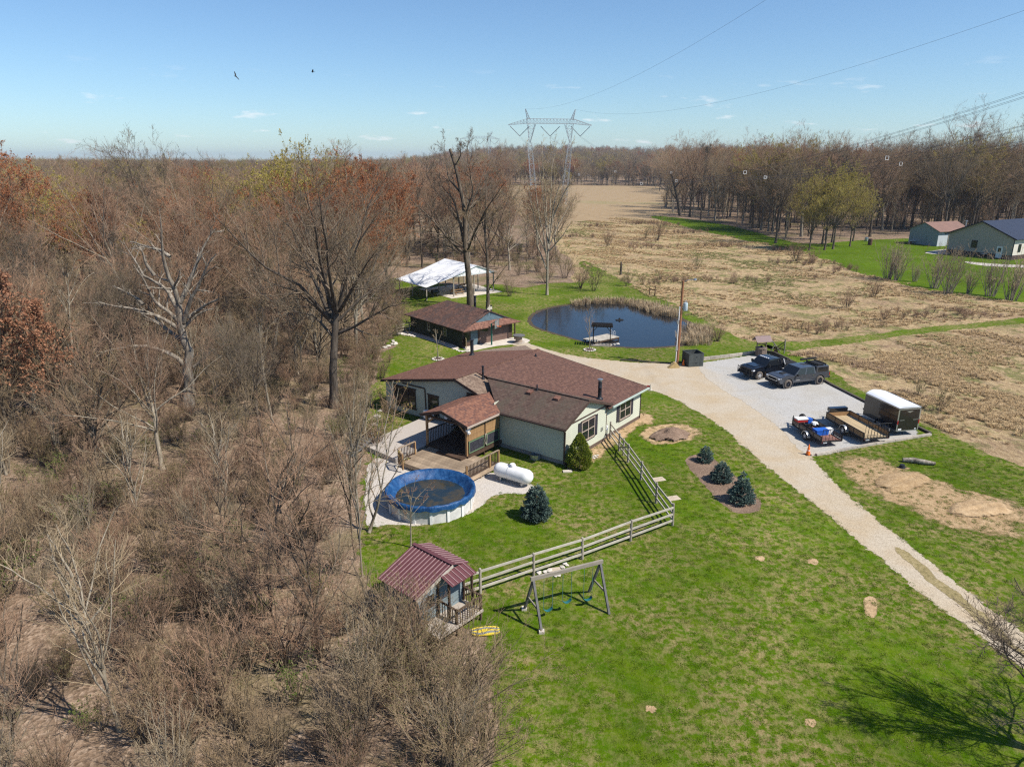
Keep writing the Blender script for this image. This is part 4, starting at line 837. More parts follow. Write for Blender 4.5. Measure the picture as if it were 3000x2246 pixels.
NOGO = [w2(DRIVE2), w2([(1500, 790), (1640, 770), (1702, 784), (1790, 836), (2005, 940), (1760, 983), (1738, 980), (1545, 834)]), w2([(1478, 994), (1502, 984), (1532, 987), (1588, 1032), (1640, 1082), (1638, 1100), (1605, 1108), (1572, 1098), (1522, 1045)]), [z1(*q_) for q_ in ((60, 930), (200, 960), (760, 1060), (930, 1040), (1205, 1150), (1140, 1190), (940, 1184), (770, 1316), (500, 1405), (140, 1400), (-20, 1400), (-10, 1000))], w2([(1090, 840), (1390, 840), (1280, 900), (1215, 1000), (1020, 990), (830, 880), (850, 810)])]
q = fill(rg, LAWNP, 38000); q = q[(q[:, 1] < 52) & (q[:, 0] < .8 * q[:, 1])]
for ng in NOGO: q = q[~inpoly(q[:, 0], q[:, 1], ng)]
m = len(q); nzl = np.sin(q[:, 0] * .9 + np.sin(q[:, 1] * .7)) + np.sin(q[:, 1] * 1.1 + q[:, 0] * .4) + rg.normal(0, .8, m)
gn_scatter('lawn_grass', np.c_[q, np.full(m, .006)], rg.uniform(0, 6.28, m), rg.uniform(.4, .85, m), np.where(nzl > 1.9, 2, rg.choice(2, m)), LT, 'short green grass blades of the lawn')
# bushes of the meadow, one by one
for px, py, s, kind, lb in ((2040, 790, 1.05, 'g', 'round green-tinged bush alone in the middle of the meadow'), (2100, 1000, .7, 'b', 'rusty brown bush at the meadow edge behind the well'), (1740, 852, 1.5, 'o', 'tall olive bush at the wood edge above the pond'), (1835, 838, .9, 'o', 'small olive bush on the mown strip above the pond'),
                        (1700, 845, 1.2, 'b', 'brown thorny bush left of the tall olive bush above the pond'), (2330, 765, 1.2, 'b', 'grey-brown bush at the far edge of the meadow near the wood'), (2380, 770, .9, 'b', 'second grey-brown bush at the far edge of the meadow near the wood'), (1925, 705, 1.5, 'b', 'grey-purple bush clump at the head of the meadow'), (1780, 720, 1.2, 'b', 'low pinkish brown bush at the head of the meadow left side'), (1890, 700, 1.0, 'o', 'low olive bush at the head of the meadow'),
                        (2560, 870, .8, 'b', 'brown bush in the meadow straight above the grey pickup'), (2480, 905, .9, 'b', 'dark brown bush in the meadow left of the other brown bush'), (2750, 1205, .75, 'o', 'olive bush in the rough grass right of the enclosed trailer'), (2690, 1160, .6, 'o', 'small bush in the rough grass behind the enclosed trailer'), (1600, 830, 1.3, 'b', 'brown shrub at the foot of the pale poplar'), (1655, 815, 1.5, 'o', 'olive shrub at the wood edge right of the pale poplar'), (2590, 940, .6, 'b', 'small brown bush beside the mown trail')):
    pr = {'g': GREENSH[1], 'b': SHRUB[3 if px % 2 else 1], 'o': OLIVESH[px % 2]}[kind]
    plant(pr, 'meadow_bush', lb, 'bush', gf(px, py), px * .3, s, None, ('stems', 'twigs', 'foliage'))
VASE = [make_shrub(301 + i, 6.5, 26, .38, .05, (5, 5), .014, BP, None, 0, .06, .8) for i in range(2)]
for px, py, s, lb in ((2600, 818, .95, 'vase-shaped bare shrub clump, leftmost of the row on the far lawn'), (2625, 822, .9, 'vase-shaped bare shrub clump second from the left in the row'), (2735, 845, .95, 'vase-shaped bare shrub clump third from the left in the row'), (2775, 862, 1.05, 'densest vase-shaped bare shrub clump in the row on the far lawn'), (2835, 860, .6, 'thin small bare shrub between the clumps of the row'), (2900, 868, .95, 'vase-shaped bare shrub clump second from the right edge'), (2960, 880, 1.05, 'vase-shaped bare shrub clump at the right edge of the picture'), (2680, 825, .5, 'small bare shrub between the two left pairs of the row')):
    plant(VASE[px % 2], 'vase_shrub', lb, 'shrub', gf(px, py), px * .3, s, 'vase-shaped shrubs on the far lawn', ('stems', 'twigs', 'foliage'))
plant(SHRUB[1], 'leaning_bush', 'bare twiggy bush against the left end of the garage', 'bush', z6(420, 640), .5, .75, None, ('stems', 'twigs', 'foliage'))
plant(SHRUB[0], 'wispy_bush', 'wispy bare bush on the grass behind the pavilion tree', 'bush', gf(1492, 868), .5, .9, None, ('stems', 'twigs', 'foliage'))
# ------------------------------------------------------------------ building materials
def m_shingle(name, tones, rows='y', moss=None, w=.26, h=.14):
    mt = [sum(q[i] for q in tones) / 4 for i in range(3)]; tones = [tuple(m_ + (v_ - m_) * .62 for v_, m_ in zip(q, mt)) for q in tones]
    t = NT(name); s = t.n('ShaderNodeSeparateXYZ'); t.L(t.coord('Object'), s.inputs[0]); c = t.n('ShaderNodeCombineXYZ')
    a, b = (0, 1) if rows == 'y' else (1, 0)
    t.L(s.outputs[a], c.inputs[0]); t.L(s.outputs[b], c.inputs[1])
    br = t.n('ShaderNodeTexBrick'); t.L(c.outputs[0], br.inputs[0]); br.inputs['Scale'].default_value = 1.0; br.inputs['Brick Width'].default_value = w; br.inputs['Row Height'].default_value = h
    br.inputs['Mortar Size'].default_value = .014; br.inputs['Mortar Smooth'].default_value = .3; br.inputs['Color1'].default_value = (0, 0, 0, 1); br.inputs['Color2'].default_value = (1, 1, 1, 1); br.inputs['Mortar'].default_value = (.5, .5, .5, 1); br.offset = .43
    wn = t.n('ShaderNodeTexWhiteNoise'); 
    fl = t.n('ShaderNodeVectorMath', operation='FLOOR'); sc = t.n('ShaderNodeVectorMath', operation='MULTIPLY'); t.L(c.outputs[0], sc.inputs[0]); sc.inputs[1].default_value = (1 / (w * .8), 1 / h, 1); t.L(sc.outputs[0], fl.inputs[0]); t.L(fl.outputs[0], wn.inputs[0])
    f = t.math('MULTIPLY_ADD', wn.outputs[0], .62, t.math('MULTIPLY', t.noise(t.coord('Object'), 3.5, 5, .7), .38))
    col = t.ramp(f, [(.22, tones[0]), (.42, tones[1]), (.62, tones[2]), (.82, tones[3])])
    col = t.mix(t.math('MULTIPLY', br.outputs['Fac'], .5), col, t.mix(1.0, col, (.35, .33, .33), 'MULTIPLY'))
    if moss: col = t.mix(t.ramp(t.noise(t.vmap(t.coord('Object'), (.5, .9, 1)), 1.3, 5, .6), [(.45, 0.0), (.62, .8)]), col, moss)
    t.bump(t.math('SUBTRACT', wn.outputs[0], br.outputs['Fac']), .5, .012); t.b.inputs['Specular IOR Level'].default_value = .15
    return t.done(col, .9)
SH_MIX = m_shingle('red_brown_shingles', ((.080, .046, .038), (.115, .062, .049), (.145, .078, .060), (.195, .108, .078)))
SH_RED = m_shingle('warm_red_shingles', ((.105, .054, .042), (.145, .074, .056), (.175, .090, .067), (.22, .118, .086)))
SH_PORCH = m_shingle('porch_shingles', ((.085, .052, .050), (.165, .078, .054), (.215, .100, .066), (.28, .14, .09)))
SH_WEATH = m_shingle('weathered_brown_shingles', ((.068, .044, .037), (.092, .060, .049), (.115, .077, .061), (.15, .105, .082)), 'x', (.092, .074, .056))
SH_WEATH2 = m_shingle('weathered_pale_shingles', ((.11, .075, .055), (.17, .118, .088), (.215, .155, .115), (.28, .21, .155)))
SH_PALE = m_shingle('grazing_lit_shingles', ((.17, .125, .095), (.235, .17, .13), (.29, .215, .165), (.34, .26, .20)), 'x')  # paler tone paints in the grazing light on the back slope
SH_GAR = m_shingle('garage_shingles', ((.055, .035, .033), (.10, .058, .048), (.15, .085, .066), (.21, .115, .085)), 'x', (.075, .056, .052))
SH_GARF = m_shingle('garage_front_shingles', ((.11, .058, .045), (.17, .085, .063), (.21, .105, .078), (.26, .14, .10)))
M_SIDING = pm('sage_green_siding', (.49, .50, .40), (.44, .45, .36), .8, .55, .05, 30)
M_TRIM = pm('dark_brown_trim', (.075, .048, .038), (.05, .032, .026), 2, .6)
M_TAUPE = pm('taupe_window_frame', (.42, .34, .28), (.36, .29, .24), 3, .55)
M_SHUT = pm('black_brown_shutters', (.030, .026, .034), (.022, .019, .024), 6, .6, .3, 40)
t = NT('window_glass'); t.b.inputs['Specular IOR Level'].default_value = .6; M_GLASS = t.done((.012, .014, .017), .06)
M_SKIRT = pm('brown_skirting', (.14, .10, .08), (.10, .07, .055), 1.5, .8, .3)
M_BLOCK = pm('grey_foundation_block', (.30, .29, .27), (.21, .20, .19), 1.2, .9, .3)
M_BLACK = pm('black_stove_pipe', (.022, .024, .030), (.015, .016, .020), 4, .45)
M_GALV = pm('galvanised_metal', (.55, .57, .58), (.42, .44, .46), 5, .35, metal=.8)
M_WHITE = pm('white_paint', (.80, .80, .79), (.68, .68, .67), 3, .45)
M_GUTTER = pm('sage_gutter', (.42, .50, .44), (.36, .43, .38), 2, .4)
M_CEDAR = pm('warm_cedar_boards', (.36, .22, .105), (.24, .14, .065), 2.0, .7, .3, 14, stretch=(6, .6, .6), var=.12)
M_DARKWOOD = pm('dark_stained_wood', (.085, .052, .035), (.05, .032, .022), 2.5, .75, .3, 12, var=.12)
M_DECK = pm('weathered_deck_boards', (.38, .29, .20), (.22, .165, .115), 1.6, .8, .3, 12, stretch=(1, 5, 1), var=.2)
M_GREYWOOD = pm('silvered_grey_wood', (.36, .32, .265), (.22, .195, .16), 3, .85, .4, 14, stretch=(.6, .6, 4), var=.15)
M_RAILWOOD = pm('pale_weathered_rails', (.50, .46, .39), (.33, .30, .25), 3, .85, .3, 12, var=.12)
M_DARKGREY = pm('dark_grey_wood', (.17, .165, .165), (.10, .10, .10), 3, .8, .3, 12, var=.1)
M_GREENFRAME = pm('green_screen_frame', (.13, .20, .11), (.10, .15, .085), 3, .6)

ANG = R(53.0); HA = z1(1407, 990)
house = thing('house', 'low sage-green house with brown shingle roofs, shuttered windows and a covered porch', 'house', (HA.x, HA.y, 0), ANG)
def laps(mb, o, d, n, z0, z1_, span, lap=.145, proud=.028):
    """overlapping clapboards: o origin, d run direction, n outward normal, span(z)->(s0,s1)"""
    z = z0; o = Vector(o); d = Vector(d); n = Vector(n)
    while z < z1_ - 1e-3:
        zt = min(z + lap, z1_); a0, a1 = span(z); b0, b1 = span(zt)
        if a1 - a0 > .02:
            P = [o + d * a0 + n * proud + Vector((0, 0, z)), o + d * a1 + n * proud + Vector((0, 0, z)), o + d * b1 + Vector((0, 0, zt)), o + d * b0 + Vector((0, 0, zt)), o + d * a0 + Vector((0, 0, z)), o + d * a1 + Vector((0, 0, z))]
            mb.add(P, [(0, 1, 2, 3), (4, 5, 1, 0)])
        z = zt
def laywall(o, d, n, L, z0, zt, parent, mat=M_SIDING, span=None, lap=.145):
    mb = MB(); laps(mb, o, d, n, z0, zt, span or (lambda z: (0, L)), lap); return mb.build('wall', mat, parent)
X, Y_, NX, NY = (1, 0, 0), (0, 1, 0), (-1, 0, 0), (0, -1, 0)
# near wing
laywall((0, 5.95, 0), NY, NX, 5.95, .32, 2.66, house)
laywall((0, 0, 0), X, NY, 5.5, .32, 2.70, house)
GP = 3.86
laywall((0, 0, 0), X, NY, 5.5, 2.80, GP, house, span=lambda z: (max(0, (z - 2.78) / .40 - .0), 5.3 - max(0, (z - 2.78) / .40)) if z < GP else (2.6, 2.6))
MB().b2((-.03, -.035, 2.69), (5.5, .0, 2.81)).build('gable_trim', M_TRIM, house)
laywall((5.5, .15, 0), X, NY, 5.6, .32, 2.52, house)
laywall((.95, 18.0, 0), NY, NX, 10.0, .1, 3.75, house, span=lambda z: (0 if z < 2.3 else min(7.8, (z - 2.3) / .187), 10.0 if z < 3.1 else 10.0 - (z - 3.1) / .33))
# hidden sides, so that the house is closed from every side
MB().b2((11.05, .15, .3), (11.1, 18, 2.5)).b2((.95, 17.95, .1), (11.1, 18.0, 2.35)).b2((5.45, 0, .3), (5.5, .15, 2.7)).build('back_wall', M_SIDING, house)
MB().b2((.02, .02, 0), (5.48, 5.95, .33)).b2((5.5, .17, 0), (11.08, 17.9, .33)).b2((.97, 8, 0), (5.5, 17.9, .3)).build('foundation', M_BLOCK, house)
MB().b2((.0, -.01, .05), (5.5, .02, .32)).b2((5.5, .14, .05), (11.1, .17, .32)).build('skirting', M_SKIRT, house)
MB().b2((-.05, -.05, .1), (.02, .05, 2.66)).b2((11.06, .08, .1), (11.13, .16, 2.5)).b2((5.46, -.03, .2), (5.54, .16, 2.66)).build('corner_trim', M_TRIM, house)
# roofs
def roof(name, pts, mat, parent=house, t=.12): return MB().slab(pts, t).build(name, mat, parent)
roof('near_roof', [(-.45, -.32, 2.78), (2.55, -.32, 3.98), (2.55, 8.6, 3.98), (-.45, 5.25, 2.78)], SH_WEATH)
roof('near_roof', [(2.551, -.32, 3.98), (5.75, -.32, 2.86), (5.75, 5.4, 2.86), (2.551, 8.6, 3.98)], SH_WEATH)
roof('main_roof', [(5.3, -.32, 2.66), (11.45, -.32, 2.66), (11.45, 10.17, 4.02), (3.0, 10.17, 4.02), (3.0, .3, 2.74), (5.3, .3, 2.74)], SH_MIX)
roof('main_roof', [(.60, 10.171, 4.02), (11.45, 10.171, 4.02), (11.45, 18.25, 2.5), (.60, 18.25, 2.5)], SH_RED)
roof('wing_roof', [(.60, 10.169, 4.02), (.60, 7.75, 3.22), (2.2, 7.75, 3.22), (3.61, 8.6, 3.50), (3.61, 10.169, 4.02)], SH_WEATH2)
roof('back_roof', [(11.46, 17.4, 2.58), (11.46, 10.6, 3.86), (16.2, 15.0, 2.68), (12.8, 17.4, 2.55)], SH_PALE)
MB().b2((12.0, 15.0, 0), (12.1, 15.1, 2.5)).b2((14.8, 14.6, 0), (14.9, 14.7, 2.6)).b2((12.6, 17.0, 0), (12.7, 17.1, 2.4)).build('back_porch_post', M_DARKWOOD, house)
mb = MB(); mb.beam((2.55, -.33, 4.0), (2.55, 8.6, 4.0), .22, .05); mb.build('ridge_cap', SH_WEATH, house)
mb = MB(); mb.beam((.58, 10.17, 4.05), (11.47, 10.17, 4.05), .24, .05); mb.build('ridge_cap', SH_MIX, house)
# fascias and gutters
mb = MB(); mb.beam((-.47, -.34, 2.71), (2.55, -.34, 3.91), .03, .17); mb.beam((2.55, -.34, 3.91), (5.77, -.34, 2.79), .03, .17); mb.build('fascia', M_TRIM, house)
mb = MB(); mb.beam((.58, 18.27, 2.42), (.58, 10.17, 3.95), .03, .2); mb.beam((.58, 10.17, 3.95), (.58, 7.73, 3.14), .03, .2); mb.build('fascia', M_TRIM, house)
mb = MB(); mb.beam((11.47, -.33, 2.6), (11.47, 10.17, 3.95), .03, .16); mb.build('fascia', M_TRIM, house)
mb = MB(); mb.beam((-.51, -.3, 2.70), (-.51, 5.2, 2.70), .10, .10); mb.build('gutter', M_TRIM, house)
mb = MB(); mb.beam((5.75, -.38, 2.58), (11.46, -.38, 2.58), .11, .11); mb.build('gutter', M_GUTTER, house)
mb = MB(); mb.tube([(-.50, -.2, 2.66), (-.12, -.12, 2.4), (-.10, -.08, .35), (-.35, -.35, .08)], .045, 6); mb.build('downspout', M_TRIM, house)
mb = MB(); mb.tube([(5.85, -.36, 2.55), (5.9, .05, 2.2), (6.6, .08, 2.0)], .05, 6); mb.tube([(5.58, .08, 2.3), (5.58, .05, .4)], .03, 5); mb.build('downspout', M_GUTTER, house)
MB().box((-.75, -.75, .05), (.28, .6, .08), .75).build('splash_block', M_CONC, house)
# windows: frame > pane, bar, shutters
def window(parent, o, d, n, w, h, z0, cols=1, rows=2, frame=M_TAUPE, trim=None, fw=.07):
    o = Vector(o); d = Vector(d); n = Vector(n); up = Vector((0, 0, 1))
    def bx(mb, s0, s1, a, b, p0, p1):
        P = [o + d * s + n * p + up * z for p in (p0, p1) for s, z in ((s0, a), (s1, a), (s1, b), (s0, b))]
        mb.add(P, [(0, 1, 2, 3), (7, 6, 5, 4), (0, 4, 5, 1), (1, 5, 6, 2), (2, 6, 7, 3), (3, 7, 4, 0)])
    mb = MB(); bx(mb, 0, w, z0, z0 + fw, .0, .06); bx(mb, 0, w, z0 + h - fw, z0 + h, .0, .06); bx(mb, 0, fw, z0 + fw, z0 + h - fw, .0, .06); bx(mb, w - fw, w, z0 + fw, z0 + h - fw, .0, .06)
    fr = mb.build('window', frame, parent); cw = (w - 2 * fw) / cols; rh = (h - 2 * fw) / rows
    for i in range(1, cols): mb = MB(); s = fw + cw * i; bx(mb, s - .04, s + .04, z0 + fw, z0 + h - fw, .0, .055); mb.build('mullion', frame, fr)
    for j in range(1, rows): mb = MB(); z = z0 + fw + rh * j; bx(mb, fw, w - fw, z - .025, z + .025, .0, .05); mb.build('rail', frame, fr)
    for i in range(cols):
        for j in range(rows):
            mb = MB(); s = fw + cw * i; z = z0 + fw + rh * j; bx(mb, s + .02, s + cw - .02, z + .015, z + rh - .015, .012, .022); mb.build('pane', M_GLASS, fr)
    if trim: mb = MB(); bx(mb, -.08, w + .08, z0 + h, z0 + h + .08, .0, .05); bx(mb, -.08, w + .08, z0 - .08, z0, .0, .05); mb.build('casing', trim, fr)
    return fr
def shutter(parent, o, d, n, w, h, z0):
    o = Vector(o); d = Vector(d); n = Vector(n); mb = MB(); up = Vector((0, 0, 1)); k = int(h / .07)
    P = [o + d * s + n * p + up * z for p in (0, .02) for s, z in ((0, z0), (w, z0), (w, z0 + h), (0, z0 + h))]; mb.add(P, [(0, 1, 2, 3), (7, 6, 5, 4), (0, 4, 5, 1), (1, 5, 6, 2), (2, 6, 7, 3), (3, 7, 4, 0)])
    for i in range(k):
        z = z0 + .05 + i * (h - .1) / k; P = [o + d * .04 + n * .035 + up * z, o + d * (w - .04) + n * .035 + up * z, o + d * (w - .04) + n * .02 + up * (z + .05), o + d * .04 + n * .02 + up * (z + .05)]; mb.add(P, [(0, 1, 2, 3)])
    return mb.build('shutter', M_SHUT, parent)
window(house, (2.05, -.018, 0), X, NY, 1.75, 1.5, .95, 2, 2, M_TAUPE, M_TRIM)
shutter(house, (1.62, -.02, 0), X, NY, .38, 1.55, .92); shutter(house, (3.85, -.02, 0), X, NY, .38, 1.55, .92)
window(house, (7.72, .132, 0), X, NY, 1.72, 1.42, .85, 2, 2, M_TAUPE, M_TRIM)
shutter(house, (7.28, .13, 0), X, NY, .38, 1.48, .82); shutter(house, (9.5, .13, 0), X, NY, .38, 1.48, .82)
window(house, (.93, 17.0, 0), NY, NX, 2.4, 1.6, .62, 3, 2, M_TRIM, M_TRIM)
window(house, (.93, 13.25, 0), NY, NX, 1.1, 1.5, .62, 1, 2, M_TRIM, M_TRIM)
MB().b2((4.75, -.09, 1.0), (4.95, -.02, 1.25)).build('meter_box', M_GALV, house)
MB().b2((5.62, .0, .75), (5.85, .12, 1.1)).build('electric_box', M_WHITE, house)
MB().tube([(.90, 16.0, 2.55), (.90, 13.6, 2.55), (.90, 13.55, 2.45), (.90, 13.5, .4)], .055, 6).build('downspout', M_TRIM, house)
# chimneys, pipes and vents
def pipe(name, x, y, z, h, r, cap=None, col=M_BLACK, parent=house):
    o = MB().lathe([(r * 2.0, -.04), (r * 1.9, .04), (r * 1.15, .12), (r, .16), (r, h * .62), (r * 1.08, h * .63), (r * 1.08, h * .66), (r, h * .67), (r, h)], 14, (x, y, z)).build(name, col, parent, True)
    if cap: MB().lathe([(r * .9, h), (r * .9, h + .10), (r * 1.35, h + .10), (r * 1.45, h + .16), (r * .3, h + .22), (0, h + .22)], 14, (x, y, z)).build('rain_cap', cap, o, True)
    return o
pipe('chimney', 6.23, 1.02, 2.82, 1.35, .14, M_GALV); pipe('chimney', 9.87, 16.29, 2.86, 1.25, .15, M_BLACK)
pipe('vent_pipe', 2.75, 9.2, 3.68, .85, .075, M_BLACK); pipe('vent_pipe', 2.38, 3.93, 3.9, .42, .05); pipe('vent_pipe', 9.83, 9.3, 3.9, .22, .06)
for x, y in ((1.97, 4.27), (2.0, 1.97)): MB().prism([(-.2, 0), (.2, .13), (.2, .22), (-.2, .13)], y - .2, y + .2).build('roof_vent', SH_GARF, house, loc=(x, 0, 3.72))
MB().lathe([(.36, 0), (.36, .35), (.33, .35), (.33, .05)], 16, (-.25, 2.2, 0), caps=False).build('window_well', M_GALV, house)
# covered porch
PF = .55
roof('porch_roof', [(-3.95, 5.1, 2.80), (-3.95, 7.35, 3.42), (1.2, 7.35, 3.42), (-.35, 5.1, 2.80)], SH_PORCH)
roof('porch_roof', [(-3.95, 7.351, 3.42), (-3.95, 9.35, 2.80), (.95, 9.35, 2.80), (.95, 7.351, 3.42)], SH_PORCH)
mb = MB(); mb.beam((-3.97, 5.08, 2.71), (-3.97, 7.35, 3.33), .04, .20); mb.beam((-3.97, 7.35, 3.33), (-3.97, 9.37, 2.71), .04, .20); mb.build('fascia', M_TRIM, house)
mb = MB(); mb.beam((-3.97, 5.06, 2.70), (-.5, 5.06, 2.70), .04, .14); mb.build('porch_gutter', M_TAUPE, house)
for y in (5.4, 9.0):
    MB().b2((-3.75, y - .07, PF - .2), (-3.61, y + .07, 2.68)).build('porch_post', M_CEDAR, house)
    s = 1 if y < 7 else -1; MB().beam((-3.68, y + .05 * s, 2.15), (-3.68, y + .75 * s, 2.72), .09, .11).build('brace', M_CEDAR, house)
for y in (5.4,):
    for x in (-1.85, -.2): MB().b2((x - .05, y - .05, 0), (x + .05, y + .05, 2.68)).build('porch_post', M_DARKWOOD, house)
MB().b2((-3.7, 5.3, 2.55), (.0, 5.42, 2.70)).b2((-3.7, 8.95, 2.55), (.9, 9.07, 2.70)).b2((-3.74, 5.3, 2.6), (-3.62, 9.1, 2.74)).build('porch_beam', M_DARKWOOD, house)
MB().b2((-3.75, 5.25, PF - .18), (.0, 9.1, PF)).b2((.0, 5.95, PF - .18), (.94, 9.1, PF)).build('porch_floor', M_DARKWOOD, house)
for k in range(7):                                    # boards of the porch side
    z = 1.58 + k * .142; MB().b2((-3.6, 5.30, z), (-1.92, 5.335, z + .128)).build('porch_board', M_CEDAR, house); MB().b2((-1.78, 5.30, z), (-.27, 5.335, z + .128)).build('porch_board', M_CEDAR, house)
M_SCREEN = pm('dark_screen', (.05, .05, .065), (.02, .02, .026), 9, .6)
for a, b in ((-3.55, -1.95), (-1.75, -.3)):
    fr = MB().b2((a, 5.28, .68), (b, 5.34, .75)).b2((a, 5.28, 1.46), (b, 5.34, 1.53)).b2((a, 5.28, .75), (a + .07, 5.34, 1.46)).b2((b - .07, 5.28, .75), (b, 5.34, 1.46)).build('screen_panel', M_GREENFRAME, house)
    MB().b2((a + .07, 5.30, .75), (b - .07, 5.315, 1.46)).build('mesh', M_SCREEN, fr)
MB().b2((-3.6, 5.28, .40), (-.3, 5.36, .62)).build('porch_skirt', M_DARKWOOD, house)
mb = MB()
for k in range(20): mb.b2((-3.4 + k * .17, 9.0, PF + .05), (-3.36 + k * .17, 9.03, PF + .95))
mb.b2((-3.6, 8.98, PF + .95), (0, 9.06, PF + 1.0)).build('porch_railing', M_DARKWOOD, house)
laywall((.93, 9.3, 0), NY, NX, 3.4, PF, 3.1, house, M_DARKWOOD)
MB().b2((.02, 5.97, PF), (.95, 6.0, 3.2)).build('wall', M_SIDING, house)
fl = MB().b2((-3.72, 5.22, 2.28), (-3.55, 5.30, 2.34)); fl.b2((-3.72, 5.15, 2.16), (-3.66, 5.3, 2.28)); fl.b2((-3.6, 5.15, 2.16), (-3.54, 5.3, 2.28)); fl.b2((-3.86, 5.24, 2.38), (-3.4, 5.30, 2.47)); fl.build('flood_light', M_WHITE, house)
# deck, its own thing
deck = thing('deck', 'weathered wooden deck with steps and railings between porch and pool', 'deck', (HA.x, HA.y, 0), ANG)
DZ = .42
pl = MB().b2((-.066, 0, DZ - .035), (.066, 1, DZ)).mesh('plank'); pl.materials.append(M_DECK)
xs = np.arange(-6.75, -3.72, .145)
for x in xs: inst(pl, 'plank', deck, (x, 3.15, 0), (0, 0, 0), (1, 5.6 if x > -6.0 else 5.2, 1))
for x in np.arange(-3.72, -3.0, .145): inst(pl, 'plank', deck, (x, 3.15, 0), (0, 0, 0), (1, 2.1, 1))
for y0 in (3.3, 5.9, 8.5): MB().b2((-6.75, y0, DZ - .22), (-3.1, y0 + .05, DZ - .037)).build('joist', M_DARKWOOD, deck)
MB().b2((-6.84, 3.12, DZ - .24), (-6.80, 8.6, DZ)).b2((-6.8, 3.08, DZ - .24), (-3.0, 3.13, DZ)).build('rim_board', M_DECK, deck)
for x, y in ((-6.7, 3.2), (-4.9, 3.2), (-3.1, 3.2), (-6.7, 8.5)): MB().b2((x - .06, y - .06, 0), (x + .06, y + .06, DZ - .2)).build('leg', M_DECK, deck)
MB().b2((-4.35, 5.35, DZ), (-3.78, 7.6, DZ + .12)).build('step', M_DARKWOOD, deck)
bal = MB().b2((-.018, -.018, 0), (.018, .018, .78)).mesh('baluster'); bal.materials.append(M_DARKWOOD)
def railing(p0, p1, mat=M_DECK, h=.92):
    p0 = Vector(p0); p1 = Vector(p1); d = p1 - p0; n = int(d.length / .13)
    MB().beam(p0 + Vector((0, 0, h)), p1 + Vector((0, 0, h)), .11, .04).build('handrail', mat, deck)
    MB().beam(p0 + Vector((0, 0, .10)), p1 + Vector((0, 0, .10)), .04, .07).build('bottom_rail', M_DARKWOOD, deck)
    for i in range(1, n): q = p0 + d * (i / n); inst(bal, 'baluster', deck, (q.x, q.y, q.z + .12))
    for q in (p0, p1): MB().box((q.x, q.y, q.z + h / 2 - .1), (.09, .09, h + .2)).build('newel', M_CEDAR, deck)
railing((-6.3, 3.18, DZ), (-4.0, 3.18, DZ)); railing((-4.0, 3.18, DZ), (-3.1, 3.18, DZ)) if False else railing((-3.95, 3.18, DZ), (-3.05, 3.18, DZ))
railing((-5.3, 8.62, DZ), (-6.85, 8.62, DZ)); railing((-6.85, 8.62, DZ), (-7.35, 7.75, DZ))
# stone patio and stairs beside the deck
patio = MB().slab([(-6.6, 9.2, .34), (-1.2, 9.35, .34), (.9, 10.2, .34), (.2, 13.4, .34), (-6.2, 13.0, .34)], .34).build('patio_slab', M_PEA if False else pm('speckled_patio', (.46, .42, .37), (.33, .29, .26), 22, .9), None)
patio.location = (HA.x, HA.y, 0); patio.rotation_euler = (0, 0, ANG); tag(patio, 'raised pale patio slab between the deck and the left wing of the house', 'patio')
st = thing('patio_steps', 'narrow dark metal steps beside the pale patio', 'steps', (HA.x, HA.y, 0), ANG)
for k in range(7): MB().b2((-7.6 + k * .28, 12.4, .05 + k * .11), (-7.36 + k * .28, 13.3, .09 + k * .11)).build('tread', M_DARKGREY, st)
MB().beam((-7.7, 12.38, .05), (-5.6, 12.38, .85), .05, .16).build('stringer', M_DARKGREY, st); MB().beam((-7.7, 13.32, .05), (-5.6, 13.32, .85), .05, .16).build('stringer', M_DARKGREY, st)
# heat pumps against the left wing
def heat_pump(label, x, y, z=.34):
    o = thing('heat_pump', label, 'heat pump', (HA.x + x * math.cos(ANG) - y * math.sin(ANG), HA.y + x * math.sin(ANG) + y * math.cos(ANG), z), ANG, 'outdoor units of the house')
    MB().b2((-.17, -.42, .08), (.17, .42, .72)).build('casing', M_WHITE, o, bevel=.02); MB().lathe([(.25, -.185), (.25, -.172), (0, -.172)], 20, (0, -.08, .4), 'x').build('fan_grille', M_DARKGREY, o)
    MB().b2((-.12, -.35, 0), (.12, -.3, .08)).b2((-.12, .3, 0), (.12, .35, .08)).build('foot', M_BLACK, o)
heat_pump('white outdoor heat pump standing clear on the pale patio', .35, 12.7); heat_pump('pale heat pump half hidden beside the porch corner', .45, 10.6)
# round pool with winter cover
pc_ = (-4.83, 38.2); PR = 2.50; PH = 1.12
pool = thing('round_pool', 'round above-ground pool under a sagging blue winter cover', 'pool', (pc_[0], pc_[1], 0))
M_POOLW = pm('grey_white_pool_wall', (.66, .65, .62), (.46, .45, .44), 2.2, .6, .2, 8)
t = NT('blue_pool_cover'); f = t.noise(t.vmap(t.coord('Object'), (1, 1, .5)), 4.0, 6, .7); t.bump(f, .6, .08)
M_COVER = t.done(t.ramp(f, [(.3, (.006, .032, .105)), (.5, (.012, .060, .17)), (.75, (.045, .13, .28))]), .4)
MB().lathe([(PR, 0), (PR, PH - .04)], 72, caps=False).build('wall', M_POOLW, pool, True)
up_ = MB().b2((PR, -.075, 0), (PR + .07, .075, PH - .02)).mesh('upright'); up_.materials.append(M_WHITE)
for k in range(16): inst(up_, 'upright', pool, (0, 0, 0), (0, 0, k * math.pi / 8 + .12))
cv = TM(); rgp = np.random.RandomState(4); na = 120; prof = [(0, .55), (.6, .56), (.78, .60), (.88, .80), (.95, 1.02), (1.0, 1.13), (1.045, 1.14), (1.065, 1.09), (1.07, 1.00), (1.075, .93)]
ang = np.arange(na) / na * 2 * np.pi; rings = []
